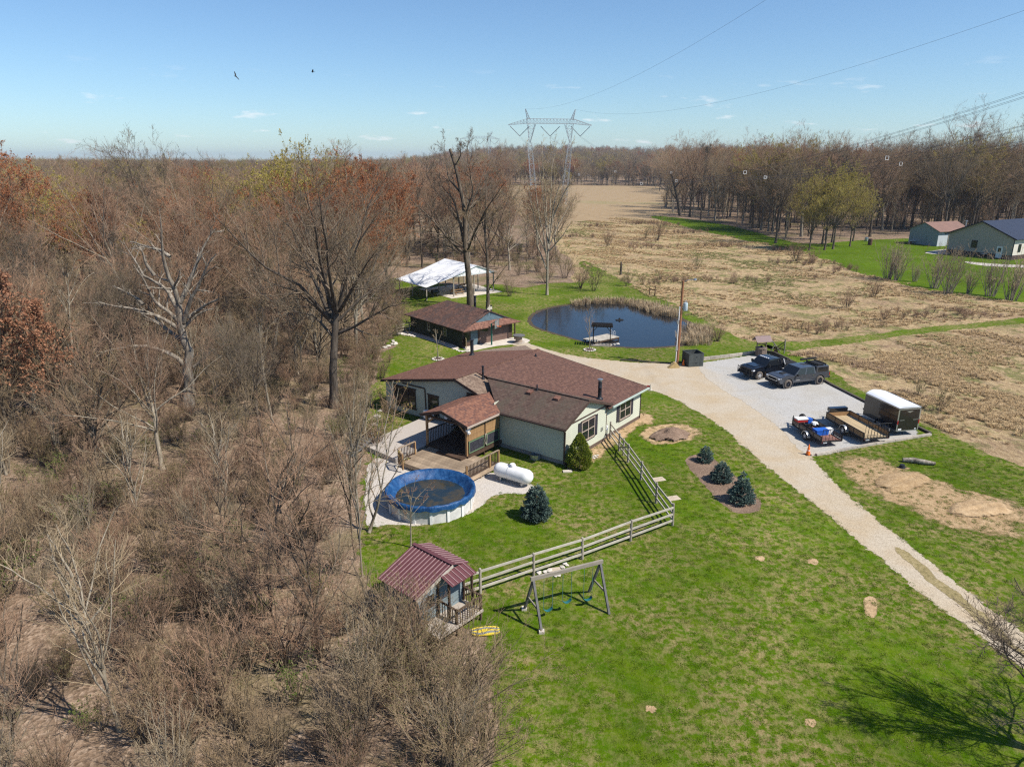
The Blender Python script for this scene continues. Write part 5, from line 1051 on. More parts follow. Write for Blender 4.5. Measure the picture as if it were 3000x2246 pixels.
for i, (rr, z) in enumerate(prof):
    wr = (.010 * np.sin(ang * 23 + i) + .008 * np.sin(ang * 41 - i)) * (1 if i > 4 else .6) ; zz = z - .12 * (i == len(prof) - 1) * np.abs(np.sin(ang * 8)) + (.02 * np.sin(ang * 17 + i) if 2 < i < 6 else 0)
    rings.append(np.stack([(rr * PR + wr) * np.cos(ang), (rr * PR + wr) * np.sin(ang), zz + 0 * ang], 1))
mb = MB(); mb.v = [tuple(q) for r_ in rings for q in r_]; mb.f = [(i * na + k, i * na + (k + 1) % na, (i + 1) * na + (k + 1) % na, (i + 1) * na + k) for i in range(1, len(prof) - 1) for k in range(na)] + [tuple(range(na, 2 * na))]
mb.build('cover', M_COVER, pool, True)
t = NT('murky_cover_water'); t.bump(t.noise(t.coord('Object'), 5, 3), .1, .02); t.b.inputs['IOR'].default_value = 1.33; t.b.inputs['Specular IOR Level'].default_value = .45
M_MURK = t.done(t.ramp(t.noise(t.coord('Object'), .9, 5, .65, .5), [(.35, (.010, .022, .038)), (.50, (.018, .028, .034)), (.62, (.055, .044, .024)), (.75, (.018, .028, .040))]), .08)
MB().lathe([(0, .66), (PR * .815, .66)], 72, caps=False).build('standing_water', M_MURK, pool)
# propane tank
tk = thing('propane_tank', 'white propane tank lying on the gravel between pool and lawn', 'tank', (.08, 41.15, 0), R(-34))
MB().lathe([(0, -1.42), (.20, -1.38), (.36, -1.27), (.45, -1.10), (.47, -.95), (.47, .95), (.45, 1.10), (.36, 1.27), (.20, 1.38), (0, 1.42)], 28, (0, 0, .66), 'x').build('shell', M_WHITE, tk, True)
MB().lathe([(.19, 1.10), (.19, 1.22), (.16, 1.28), (0, 1.30)], 16, (-.05, 0, 0)).build('dome', M_WHITE, tk, True); MB().lathe([(.474, -.01), (.474, .01)], 28, (-.25, 0, .66), 'x', False).build('weld_seam', M_GALV, tk)
MB().lathe([(.05, 1.05), (.05, 1.22), (0, 1.22)], 10, (-.35, 0, 0)).build('gauge', M_DARKGREY, tk)
for x in (-.8, .8): MB().b2((x - .05, -.3, 0), (x + .05, .3, .25)).build('foot', M_GALV, tk)

# ------------------------------------------------------------------ garage with its own frame
GA = z6(1130, 920); GANG = R(40.0)
gar = thing('garage', 'dark-sided garage with a hipped brown roof and a small blue gable over the door', 'garage', (GA.x, GA.y, 0), GANG)
M_DKGREEN = pm('dark_green_boards', (.040, .052, .038), (.026, .034, .026), 3, .75, .3, 18, stretch=(5, 5, .4))
M_GDOOR = pm('brown_garage_door', (.165, .105, .085), (.12, .075, .06), 1.2, .6, .1, 20)
M_BLUEGAB = pm('blue_gable_boards', (.11, .165, .20), (.075, .115, .14), 2.2, .7)
W_, D_, EZ, RZ_ = 7.1, 10.4, 2.02, 3.72
laywall((0, 0, 0), X, NY, W_, .05, EZ, gar, M_DARKWOOD); laywall((0, D_, 0), NY, NX, D_, .05, EZ, gar, M_DKGREEN, lap=.2)
MB().b2((W_ - .05, 0, 0), (W_, D_, EZ)).b2((0, D_ - .05, 0), (W_, D_, EZ)).build('back_wall', M_DKGREEN, gar)
roof('roof', [(-.5, -.95, EZ), (1.0, -.55, 2.62), (3.5, -.55, RZ_), (3.5, 7.6, RZ_), (-.5, 11.0, EZ)], SH_GAR, gar, .10)
roof('roof', [(3.501, -.55, RZ_), (6.1, -.55, 2.62), (7.6, -.95, EZ), (7.6, 11.0, EZ), (3.501, 7.6, RZ_)], SH_GAR, gar, .10)
roof('roof', [(-.5, 11.001, EZ), (3.5, 7.601, RZ_), (7.6, 11.001, EZ)], SH_GAR, gar, .10)
roof('front_roof', [(-.5, -.97, EZ + .01), (7.6, -.97, EZ + .01), (6.1, -.40, 2.64), (1.0, -.40, 2.64)], SH_GARF, gar, .10)
gb = MB(); laps(gb, (1.0, -.42, 0), X, NY, 2.64, RZ_ - .08, lambda z: ((z - 2.64) / (RZ_ - 2.64) * 2.5, 5.1 - (z - 2.64) / (RZ_ - 2.64) * 2.6), .13); gb.build('gable', M_BLUEGAB, gar)
gd = MB(); laps(gd, (2.35, -.03, 0), X, NY, .04, 1.9, lambda z: (0, 4.2), .31, .03); gd.build('garage_door', M_GDOOR, gar)
MB().b2((1.15, -.05, .04), (2.1, -.01, 1.85)).build('door', M_BLUEGAB, gar); MB().b2((.35, -.04, .5), (1.0, -.01, 1.7)).build('window', M_GLASS, gar); MB().b2((2.5, -.075, 1.35), (3.6, -.04, 1.62)).build('door_window', M_GLASS, gar)
MB().b2((6.75, -.9, 0), (6.87, -.78, EZ)).build('post', M_DARKWOOD, gar); MB().b2((-.02, -.06, 0), (.08, .0, EZ)).build('corner_trim', M_DARKWOOD, gar)
for y in (2.9, 6.2): window(gar, (-.018, y + .5, 0), NY, NX, .55, .95, .72, 1, 2, M_RAILWOOD, None, .05)
pipe('stove_pipe', 5.3, 4.6, 2.7, 1.55, .15, M_BLACK, M_BLACK, gar); pipe('vent_pipe', 6.6, 3.2, 2.4, 1.0, .08, None, M_BLACK, gar)
sg = thing('gable_sign', 'small cream cut-out board standing on the peak of the garage gable', 'sign', (gar.matrix_basis @ Vector((3.5, -.5, RZ_)))[:], GANG)
MB().b2((-.30, -.02, .1), (.30, .02, .42)).b2((-.12, -.025, .0), (.02, .025, .62)).b2((-.42, -.015, .18), (-.3, .015, .3)).build('board', M_RAILWOOD, sg); MB().b2((-.25, -.01, -.5), (-.22, .01, .12)).b2((.15, -.01, -.5), (.18, .01, .12)).build('bracket', M_BLACK, sg)

# ------------------------------------------------------------------ pavilion
PA = z9(1240, 770); PANG = R(35.5)
pav = thing('pavilion', 'open post-built pavilion with a white metal roof at the wood edge', 'pavilion', (PA.x, PA.y, 0), PANG)
t = NT('white_metal_roof'); wv = t.n('ShaderNodeTexWave', wave_type='BANDS', bands_direction='Y'); t.L(t.coord('Object'), wv.inputs[0]); wv.inputs['Scale'].default_value = 1.1; t.bump(wv.outputs['Fac'], .35, .03)
M_WROOF = t.done(t.ramp(t.noise(t.coord('Object'), .7, 5), [(.3, (.66, .67, .68)), (.7, (.82, .83, .84))]), .45)
PD = 9.2
for pts in ([(-4.9, -.4, 1.98), (-.15, -.4, 3.12), (-.15, PD, 3.12), (-4.9, PD, 1.98)], [(-.149, -.4, 3.12), (3.95, -.4, 4.45), (3.95, PD, 4.45), (-.149, PD, 3.12)], [(3.951, -.4, 4.45), (7.45, -.4, 3.22), (7.45, PD, 3.22), (3.951, PD, 4.45)]): roof('roof', pts, M_WROOF, pav, .05)
MB().add([(-.1, -.2, 3.0), (7.3, -.2, 3.1), (3.95, -.2, 4.36), (-.1, -.16, 3.0), (7.3, -.16, 3.1), (3.95, -.16, 4.36)], [(0, 1, 2), (5, 4, 3), (0, 3, 4, 1), (1, 4, 5, 2), (2, 5, 3, 0)]).build('gable_infill', M_WROOF, pav)
for y in (0, PD / 2 - .2, PD - .6):
    for x in (-4.6, 0, 3.6, 7.15): MB().b2((x - .07, y - .07, 0), (x + .07, y + .07, 3.05 if x > -.2 and x < 7 else (2.0 if x < 0 else 3.15))).build('post', M_GREYWOOD, pav)
for x in (-4.6, 0, 7.15): MB().b2((x - .06, -.3, (1.82 if x < -1 else 2.9)), (x + .06, PD - .1, (2.0 if x < -1 else 3.08))).build('beam', M_DARKWOOD, pav)
pf = MB().slab([(-1.0, -.9, .06), (8.3, -.7, .06), (8.6, PD, .06), (-1.0, PD, .06)], .06).build('pavilion_floor', M_CONC, None); pf.location = PA; pf.rotation_euler = (0, 0, PANG); tag(pf, 'pale concrete floor under the white-roofed pavilion', 'slab')
def picnic(label, x, y, rz):
    q = pav.matrix_basis @ Vector((x, y, .06)); o = thing('picnic_table', label, 'table', q[:], PANG + rz)
    for k in range(5): MB().b2((-.9, -.37 + k * .15, .70), (.9, -.24 + k * .15, .74)).build('top_board', M_CEDAR, o)
    for s in (-1, 1):
        MB().b2((-.9, s * .72 - .13, .42), (.9, s * .72 + .13, .46)).build('bench', M_CEDAR, o)
        MB().beam((s * .65, -.78, .0), (s * .65, -.2, .70), .05, .10).build('leg', M_CEDAR, o); MB().beam((s * .65, .78, .0), (s * .65, .2, .70), .05, .10).build('leg', M_CEDAR, o); MB().b2((s * .65 - .02, -.8, .36), (s * .65 + .02, .8, .42)).build('crossbar', M_CEDAR, o)
picnic('warm brown picnic table under the front of the pavilion', 1.5, 1.6, .1); picnic('picnic table at the back of the pavilion in shade', 5.0, 5.2, .3)
gr = thing('grill_barrel', 'dark barrel grill under the low side of the pavilion', 'grill', (pav.matrix_basis @ Vector((-2.4, 1.5, 0)))[:], PANG); MB().lathe([(.3, -.5), (.32, -.48), (.32, .48), (.3, .5)], 16, (0, 0, .85), 'x').build('drum', M_BLACK, gr, True)
for x in (-.4, .4): MB().beam((x, -.25, 0), (x, 0, .7), .05).beam((x, .25, 0), (x, 0, .7), .05).build('leg', M_BLACK, gr)

# ------------------------------------------------------------------ little shed / playhouse
M_MAROON = pm('maroon_metal_roof', (.125, .050, .055), (.105, .040, .044), 1.5, .42)
M_RIB = pm('pale_maroon_rib', (.36, .24, .24), (.26, .16, .16), 6, .4)  # ribs in a paler, greyer maroon than the roof sheet
M_BLUEGREY = pm('weathered_blue_grey_boards', (.20, .25, .27), (.125, .16, .175), 2.2, .85, .3, 14, stretch=(.5, .5, 3))
M_CREAMFLOOR = pm('pale_floor', (.42, .37, .32), (.30, .26, .22), 3, .85)
sh = thing('playhouse', 'small blue-grey playhouse on posts with a ribbed maroon metal roof and porch', 'playhouse', (-3.54, 27.98, 0), R(-41.5))
def rect_roof(pts, ribs, parent, mat=M_MAROON):
    o = MB().slab(pts, .03).build('roof', mat, parent); a, b, c, d = [Vector(p) for p in pts]   # a-b eave, d-c ridge
    for k in range(ribs):
        f = (k + .5) / ribs if ribs > 1 else .5; MB().beam(a.lerp(b, f) + Vector((0, 0, .012)), d.lerp(c, f) + Vector((0, 0, .012)), .032, .03).build('rib', M_RIB, o)
    return o
rect_roof([(-1.3, -2.14, 2.0), (1.3, -2.14, 2.0), (1.3, 0, 2.75), (-1.3, 0, 2.75)], 12, sh)
rect_roof([(-1.3, 1.0, 2.40), (1.3, 1.0, 2.40), (1.3, .001, 2.75), (-1.3, .001, 2.75)], 12, sh)
MB().beam((-1.32, 0, 2.78), (1.32, 0, 2.78), .2, .03).build('ridge_cap', M_MAROON, sh)
rect_roof([(2.0, -.75, 2.30), (2.0, .75, 2.30), (1.25, .75, 2.52), (1.25, -.75, 2.52)], 6, sh)
w_ = MB(); laps(w_, (1.12, -1.9, 0), Y_, X, .55, 2.68, lambda z: ((0 if z < 2.03 else (z - 2.03) / .35), 2.7 - (0 if z < 2.4 else (z - 2.4) / .35)), .15, .02); w_.build('wall', M_BLUEGREY, sh)
w_ = MB(); laps(w_, (-1.12, -1.9, 0), X, NY, .55, 2.02, lambda z: (0, 2.24), .15, .02); w_.build('wall', M_BLUEGREY, sh)
MB().b2((-1.12, .76, .55), (1.12, .8, 2.4)).b2((-1.14, -1.9, .55), (-1.1, .8, 2.05)).build('back_wall', M_BLUEGREY, sh)
MB().beam((1.3, -2.16, 1.93), (1.3, 0, 2.68), .04, .13).build('rake_board', M_RAILWOOD, sh); MB().b2((1.13, -1.45, 1.15), (1.16, -1.0, 1.75)).build('window', M_GLASS, sh)
MB().b2((-1.1, -1.9, .45), (2.35, .78, .56)).build('floor', M_CREAMFLOOR, sh)
for x, y, z in ((-1.05, -1.85, .45), (1.05, -1.85, .45), (-1.05, .7, .45), (1.16, -.8, 2.4), (2.25, -.75, 1.3), (2.25, .7, 1.3), (1.75, -.7, 2.3), (1.75, .68, 2.3), (1.16, .74, 2.4)): MB().b2((x - .045, y - .045, 0), (x + .045, y + .045, z)).build('post', M_DARKWOOD, sh)
for a, b in (((1.2, -.75), (2.3, -.75)), ((2.3, -.75), (2.3, .72)), ((2.3, .72), (1.2, .72))):
    MB().beam((*a, 1.25), (*b, 1.25), .10, .04).build('handrail', M_DARKWOOD, sh); n = int(math.dist(a, b) / .14)
    for k in range(1, n): x = a[0] + (b[0] - a[0]) * k / n; y = a[1] + (b[1] - a[1]) * k / n; MB().b2((x - .015, y - .015, .56), (x + .015, y + .015, 1.24)).build('baluster', M_DARKWOOD, sh)

# ------------------------------------------------------------------ post-and-rail fences
def fence(name, label, pts, h=1.32, rails=(.32, .74, 1.16), mat=M_RAILWOOD, pmat=M_GREYWOOD, skip=()):
    o = thing(name, label, 'fence', (pts[0].x, pts[0].y, 0)); B = pts[0]; rf = random.Random(len(pts))
    for p in pts:
        q = p - B; lean = (rf.uniform(-.03, .03), rf.uniform(-.03, .03)); hh = h + rf.uniform(-.05, .06)
        MB().tube([(q.x, q.y, -.05), (q.x + lean[0], q.y + lean[1], hh - .04), (q.x + lean[0], q.y + lean[1], hh)], [.075, .068, .045], 8).build('post', pmat, o)
    for i in range(len(pts) - 1):
        if i in skip: continue
        a = pts[i] - B; b = pts[i + 1] - B
        for z in rails: MB().beam((a.x, a.y, z + rf.uniform(-.03, .03)), (b.x, b.y, z + rf.uniform(-.03, .03)), .045, .115).build('rail', mat, o)
    return o
FP = [z1(1738, 800), z1(1803, 887), z1(1868, 967), z1(1960, 1094), z1(2070, 1262), z1(2188, 1424), z4(1958, 208), z4(1612, 340), z4(1262, 455), z4(878, 583), z4(700, 640)]
fence('rail_fence', 'grey three-rail wooden fence from the house corner round the yard to the playhouse', FP)
gt = thing('fence_gate', 'short wooden gate with a diagonal brace in the rail fence by the house', 'gate', (z1(1835, 925).x, z1(1835, 925).y, 0)); q0 = z1(1803, 887) - z1(1835, 925); q1 = z1(1868, 967) - z1(1835, 925)
MB().beam((q0.x, q0.y + .1, .25), (q1.x, q1.y + .1, 1.1), .04, .09).build('brace', M_GREYWOOD, gt); MB().tube([(0, .12, 0), (0, .12, 1.25)], .06, 8).build('gate_post', M_GREYWOOD, gt)
fence('split_rail_fence', 'short weathered split-rail fence left of the garage', [z6(18, 690), z6(230, 640), z6(420, 600)], 1.2, (.35, .7, 1.02), M_GREYWOOD)

# ------------------------------------------------------------------ swing set
sw0 = z4(1195, 700); sw1 = z4(1320, 866); sw2 = z4(1660, 572); sw3 = z4(1805, 733); cA_ = (sw0 + sw1) / 2; cB_ = (sw2 + sw3) / 2
sw = thing('swing_set', 'grey wooden A-frame swing set on the front lawn', 'swing set', ((cA_ + cB_) / 2)[:]); O_ = (cA_ + cB_) / 2; SZ = 2.15
tA = cA_ - O_ + Vector((0, 0, SZ)); tB = cB_ - O_ + Vector((0, 0, SZ)); dd = (tB - tA).normalized()
MB().beam(tA - dd * .12, tB + dd * .12, .10, .17).build('beam', M_GREYWOOD, sw)
for e, tp in ((sw0, tA), (sw1, tA), (sw2, tB), (sw3, tB)): MB().beam(e - O_, tp - Vector((0, 0, .08)), .10, .10).build('leg', M_DARKGREY if e in (sw0, sw1, sw2, sw3) else M_GREYWOOD, sw)
for a, b, tp in ((sw0, sw1, tA), (sw2, sw3, tB)):
    p = (a - O_).lerp(tp, .42); q = (b - O_).lerp(tp, .42); MB().beam(p, q, .05, .09).build('crossbar', M_GREYWOOD, sw)
for e in (sw0, sw1): MB().box((e - O_) + Vector((0, 0, .06)), (.24, .24, .12)).build('footing', M_CONC, sw)
M_TEAL = pm('teal_swing_rubber', (.03, .16, .17), (.02, .11, .12), 5, .5); M_CHAIN = pm('pale_chain', (.10, .22, .20), (.07, .15, .14), 9, .5)
for f, z in ((.22, .45), (.50, .62), (.82, .45)):
    c = tA.lerp(tB, f); s = thing('swing', {.22: 'teal belt swing hanging at the left of the swing set', .50: 'small rope handles hanging at the middle of the swing set', .82: 'teal belt swing hanging at the right of the swing set'}[f], 'swing', (O_ + Vector((c.x, c.y, 0)))[:])
    for k in (-.22, .22): MB().tube([dd * k + Vector((0, 0, SZ - .1)), dd * k + Vector((0, 0, z))], .012, 5).build('chain', M_CHAIN, s)
    P = [dd * (k * .22) + Vector((0, 0, z - .13 * (1 - k * k))) for k in np.linspace(-1, 1, 9)]; pr = dd.cross(Vector((0, 0, 1)))
    mb = MB(); V = [p + pr * w for p in P for w in (-.08, .08)]; V += [v - Vector((0, 0, .015)) for v in V]; n = len(P)
    mb.add(V, [(2 * i, 2 * i + 1, 2 * i + 3, 2 * i + 2) for i in range(n - 1)] + [(2 * n + 2 * i, 2 * n + 2 * i + 2, 2 * n + 2 * i + 3, 2 * n + 2 * i + 1) for i in range(n - 1)]); mb.build('seat', M_TEAL, s)
# yellow and grey plastic toy slide lying in the grass
M_YEL = pm('yellow_plastic', (.72, .55, .05), (.6, .44, .04), 2, .45); M_GRP = pm('grey_plastic', (.22, .24, .24), (.16, .18, .18), 3, .5)
yb = thing('toy_raft', 'yellow plastic toy board with wavy grey bands lying on the lawn by the tangled bush', 'toy', z4(915, 866)[:], R(8)); yb.scale = (.72, .72, .72)
def wavy(y0, y1, ph, z):
    V = []; n = 18
    for i in range(n + 1):
        x = -.85 + 1.7 * i / n; k = math.sqrt(max(0.02, 1 - (x / .9) ** 4)); s = .06 * math.sin(x * 5 + ph) if ph is not None else 0
        V += [(x, (y0 + s) * k, z), (x, (y1 + s) * k, z)]
    m = len(V); V += [(a, b, z - .07) for a, b, _ in V]; Fc = [(2 * i, 2 * i + 1, 2 * i + 3, 2 * i + 2) for i in range(n)] + [(m + 2 * i, m + 2 * i + 2, m + 2 * i + 3, m + 2 * i + 1) for i in range(n)] + [(2 * i, 2 * i + 2, m + 2 * i + 2, m + 2 * i) for i in range(n)] + [(2 * i + 1, m + 2 * i + 1, m + 2 * i + 3, 2 * i + 3) for i in range(n)] + [(0, m, m + 1, 1), (m - 2, m - 1, 2 * m - 1, 2 * m - 2)]
    return MB().add(V, Fc)
wavy(-.40, .40, None, .16).build('board', M_YEL, yb); wavy(-.30, -.12, 0, .172).build('band', M_GRP, yb); wavy(.12, .26, 1.5, .172).build('band', M_GRP, yb); MB().box((0, 0, .04), (1.3, .55, .08)).build('keel', M_GRP, yb)

# ------------------------------------------------------------------ vehicles
M_TYRE = pm('tyre_rubber', (.045, .042, .040), (.03, .028, .027), 8, .9); M_TYRE_D = pm('dusty_tyre', (.16, .135, .115), (.09, .078, .068), 6, .95)
M_RIMW = pm('white_rim', (.70, .70, .72), (.55, .55, .57), 5, .35, metal=.2); M_RIMD = pm('dark_rim', (.06, .065, .09), (.04, .045, .06), 5, .35, metal=.6)
def carpaint(name, c, rough=.22):
    t = NT(name); t.b.inputs['Coat Weight'].default_value = .6; t.b.inputs['Coat Roughness'].default_value = .06; t.b.inputs['Specular IOR Level'].default_value = .5
    return t.done(t.mix(t.noise(t.coord('Object'), 1.5, 4), c, tuple(x * .8 for x in c)), rough, .25)
P_GREY = carpaint('graphite_paint', (.060, .066, .080)); P_BLACK = carpaint('black_paint', (.010, .012, .018), .15); M_MATTE = pm('matte_black', (.020, .020, .022), (.014, .014, .015), 6, .7)
M_CHROME = pm('chrome', (.75, .76, .78), (.6, .61, .63), 3, .15, metal=1.0); t = NT('headlamp'); M_LAMP = t.done((.75, .77, .8), .1); M_RED = pm('red_lamp', (.45, .02, .02), (.35, .015, .015), 4, .25); M_ORANGE = pm('orange_cone', (.85, .20, .03), (.72, .15, .025), 3, .6)
def wheel(parent, x, y, r, w, rim, tyre=M_TYRE, side=1, nsp=6):
    t_ = MB().lathe([(r * .58, -w / 2), (r * .86, -w / 2), (r * .97, -w * .38), (r, -w * .2), (r, w * .2), (r * .97, w * .38), (r * .86, w / 2), (r * .58, w / 2)], 26, (0, 0, 0), 'y', False).build('wheel', tyre, parent, True, loc=(x, y, r))
    mb = MB().lathe([(r * .60, -w * .42), (r * .60, w * .42)], 22, (0, 0, 0), 'y', False); s = side * w * .40
    for k in range(nsp): a = 2 * math.pi * k / nsp; mb.beam((0, s, 0), (r * .58 * math.cos(a), s * .95, r * .58 * math.sin(a)), .05 * r / .35, .05)
    mb.lathe([(0, s - .03), (r * .17, s - .03), (r * .17, s + .03 * side), (0, s + .03 * side)], 12, (0, 0, 0), 'y'); mb.build('rim', rim, t_); MB().lathe([(0, s * .4), (r * .56, s * .4)], 20, (0, 0, 0), 'y').build('brake_disc', M_MATTE, t_)
    return t_
def arch(cx, r, z0, n=10, a0=0, a1=math.pi): return [(cx + r * math.cos(a0 + (a1 - a0) * i / n), z0 + r * math.sin(a0 + (a1 - a0) * i / n)) for i in range(n + 1)]
def shell(name, prof, hw, mat, parent, crown=.05, top_in=.06, zmid=.9):
    """side outline extruded over the width with tumblehome: upper points lean inwards"""
    n = len(prof); zs = [p[1] for p in prof]; zm = max(zs); V = []
    cols = [(-1, 0), (-.93, crown), (0, crown), (.93, crown), (1, 0)]
    for k, (f, c) in enumerate(cols):
        for x, z in prof:
            inn = top_in * max(0, (z - zmid)) / max(.01, zm - zmid); V.append((x, f * (hw - inn), z + (c * .35 if z > zmid and abs(f) < .95 else 0)))
    Fc = [tuple(range(n)), tuple(range(4 * n, 5 * n))[::-1]]
    for k in range(4):
        for i in range(n): Fc.append((k * n + i, k * n + (i + 1) % n, (k + 1) * n + (i + 1) % n, (k + 1) * n + i))
    return MB().add(V, Fc).build(name, mat, parent)
def cabin(parent, x0, x1, x2, x3, zb, zt, hw, mat, doors, ti=.16):
    """greenhouse between belt line zb and roof zt; x0 cowl, x1 roof front, x2 roof rear, x3 rear glass foot"""
    a = hw - .02; b = hw - ti; V = [(x0, -a, zb), (x0, a, zb), (x3, a, zb), (x3, -a, zb), (x1, -b, zt), (x1, b, zt), (x2, b, zt), (x2, -b, zt), ((x1 + x2) / 2, -b * .9, zt + .04), ((x1 + x2) / 2, b * .9, zt + .04)]
    cb = MB().add(V, [(0, 1, 5, 4), (1, 2, 6, 5), (2, 3, 7, 6), (3, 0, 4, 7), (4, 5, 9, 8), (8, 9, 6, 7), (5, 6, 9), (4, 8, 7), (3, 2, 1, 0)]).build('cab', mat, parent, bevel=.03)
    L = lambda p, q, f: Vector(p).lerp(Vector(q), f)
    def pane(name, p00, p10, p11, p01, m=.10, off=.012):
        P = [Vector(p) for p in (p00, p10, p11, p01)]; c = sum(P, Vector()) / 4; n_ = (P[1] - P[0]).cross(P[3] - P[0]).normalized()
        if n_.dot(c - Vector(((x0 + x3) / 2, 0, zb))) < 0: n_ = -n_
        Q = [p.lerp(c, m) + n_ * off for p in P]; MB().add(Q + [q - n_ * .03 for q in Q], [(0, 1, 2, 3), (7, 6, 5, 4), (0, 4, 5, 1), (1, 5, 6, 2), (2, 6, 7, 3), (3, 7, 4, 0)]).build(name, M_GLASS, cb)
    pane('windscreen', V[0], V[1], V[5], V[4], .08); pane('rear_window', V[3], V[2], V[6], V[7], .2)
    for s in (-1, 1):
        A = lambda f: L((x0, s * a, zb), (x3, s * a, zb), f); B = lambda f: L((x1, s * b, zt), (x2, s * b, zt), f)
        for i in range(len(doors) - 1): pane('side_window', A(doors[i][0]), A(doors[i + 1][0] - .03), B(doors[i + 1][1] - .03), B(doors[i][1]), .11)
    return cb
def place_vehicle(name, label, flw, heading, wb, track):
    h = Vector((math.cos(heading), math.sin(heading), 0)); right = Vector((h.y, -h.x, 0)); c = flw + right * (track / 2) - h * (wb / 2)
    return thing(name, label, 'pickup truck', (c.x, c.y, .02), heading)
HW = .93
gp = place_vehicle('pickup_truck', 'graphite grey crew-cab pickup with a cap, roof rack and awning, on the gravel pad', gf(2305, 1138), R(200.5), 3.57, 1.66)
wf, wr_, rw = 1.785, -1.785, .42
prof = [(-2.85, .62), (-2.86, 1.10), (2.10, 1.12), (2.55, 1.04), (2.72, .95), (2.76, .62), (2.60, .50)] + [(wf + .48, .50)] + arch(wf, .50, .42)[1:-1] + [(wf - .50, .48), (wr_ + .50, .48)] + arch(wr_, .50, .42)[1:-1] + [(wr_ - .52, .56)]
shell('body', prof, HW, P_GREY, gp, .05, .05, .75)
cabin(gp, 1.15, .45, -1.15, -1.30, 1.10, 1.74, HW, P_GREY, [(.08, 0.0), (.52, .48), (.97, .97)])
MB().prism([(-2.82, 1.10), (-1.32, 1.10), (-1.32, 1.74), (-2.72, 1.72)], -.86, .86).build('bed_cap', P_GREY, gp, bevel=.06)
for s in (-1, 1): MB().prism([(-2.62, 1.22), (-1.5, 1.22), (-1.55, 1.60), (-2.58, 1.58)], s * .862, s * .875).build('cap_window', M_GLASS, gp)
MB().b2((-2.5, -.66, 1.78), (-1.4, .66, 1.83)).build('cap_top_panel', M_MATTE, gp)
for x in (-1.55, -2.45): MB().b2((x - .03, -.78, 1.85), (x + .03, .78, 1.90)).b2((x - .03, -.72, 1.73), (x + .03, -.66, 1.85)).b2((x - .03, .66, 1.73), (x + .03, .72, 1.85)).build('rack_bar', M_MATTE, gp)
MB().b2((-2.75, -.92, 1.90), (-.95, -.76, 2.06)).build('awning', M_MATTE, gp, bevel=.02)
MB().prism([(2.15, 1.13), (1.35, 1.15), (1.35, 1.20), (2.0, 1.18)], -.72, .72).build('hood', P_GREY, gp, bevel=.02); MB().b2((1.45, -.22, 1.18), (1.95, .22, 1.235)).build('hood_scoop', M_MATTE, gp, bevel=.02)
MB().b2((2.70, -.56, .72), (2.775, .56, 1.0)).build('grille', M_MATTE, gp); MB().b2((2.755, -.58, .98), (2.785, .58, 1.02)).b2((2.755, -.58, .70), (2.785, .58, .73)).b2((2.755, -.6, .72), (2.785, -.56, 1.0)).b2((2.755, .56, .72), (2.785, .6, 1.0)).build('grille_frame', M_CHROME, gp)
MB().b2((2.58, -.9, .44), (2.86, .9, .68)).build('front_bumper', M_MATTE, gp, bevel=.05); MB().b2((-2.98, -.88, .50), (-2.84, .88, .72)).build('rear_bumper', M_MATTE, gp, bevel=.03)
for s in (-1, 1):
    MB().b2((2.52, s * .76 - .14, .84), (2.74, s * .76 + .14, .98)).build('headlight', M_LAMP, gp, bevel=.02); MB().b2((-2.88, s * .84 - .08, .80), (-2.82, s * .84 + .08, 1.08)).build('tail_light', M_RED, gp)
    MB().b2((.82, s * 1.06 - .10, 1.10), (.96, s * 1.06 + .10, 1.28)).build('mirror', M_MATTE, gp, bevel=.02)
    for x in (.05, -.95): MB().b2((x - .09, s * .935, .96), (x + .09, s * .95, 1.0)).build('door_handle', M_CHROME, gp)
    MB().b2((.55, s * .932, .66), (.95, s * .937, .72)).build('badge', M_CHROME, gp)
    for x in (wf, wr_): MB().lathe([(.50, -.012), (.56, -.012), (.56, .012), (.50, .012)], 24, (x, s * .935, .44), 'y', False).build('wheel_flare', P_GREY, gp)
    for x in (wf, wr_): wheel(gp, x, s * .82, rw, .29, M_RIMD, M_TYRE_D, s)
bp = place_vehicle('pickup_truck', 'black single-cab flatbed pickup with a grille guard, parked by the wooden well', gf(2222, 1112), R(203.0), 3.4, 1.72)
wf, wr_, rw = 1.7, -1.7, .40; HW = .97
prof = [(-.95, .60), (-.97, 1.16), (1.2, 1.20), (2.2, 1.12), (2.48, 1.02), (2.52, .60), (2.36, .50)] + [(wf + .47, .50)] + arch(wf, .48, .42)[1:-1] + [(wf - .48, .48), (-.9, .50)]
shell('body', prof, HW, P_BLACK, bp, .07, .10, .8)
cabin(bp, 1.15, .55, -.70, -.92, 1.15, 1.80, HW, P_BLACK, [(.08, 0.0), (.90, .95)])
MB().prism([(2.15, 1.16), (1.25, 1.22), (1.25, 1.28), (2.05, 1.22)], -.55, .55).build('hood', P_BLACK, bp, bevel=.03)
for y in (-.5, -.25, 0, .25, .5): MB().b2((.40, y - .05, 1.82), (.52, y + .05, 1.87)).build('cab_light', M_LAMP, bp)
MB().b2((2.50, -.6, .66), (2.56, .6, .98)).build('grille', M_MATTE, bp); MB().b2((2.50, -.98, .46), (2.68, .98, .66)).build('front_bumper', M_MATTE, bp, bevel=.04)
gg = MB()
for z in (.55, .80, 1.05): gg.tube([(2.62, -.95, z), (2.80, -.8, z), (2.80, .8, z), (2.62, .95, z)], .028, 6)
for y in (-.8, -.35, .35, .8): gg.tube([(2.80, y, .45), (2.80, y, 1.12)], .03, 6)
gg.build('grille_guard', M_MATTE, bp, True)
MB().b2((-2.95, -1.05, .92), (-1.10, 1.05, 1.02)).build('flatbed', M_MATTE, bp); MB().b2((-2.9, -.35, .62), (-1.0, .35, .9)).build('bed_frame', M_MATTE, bp)
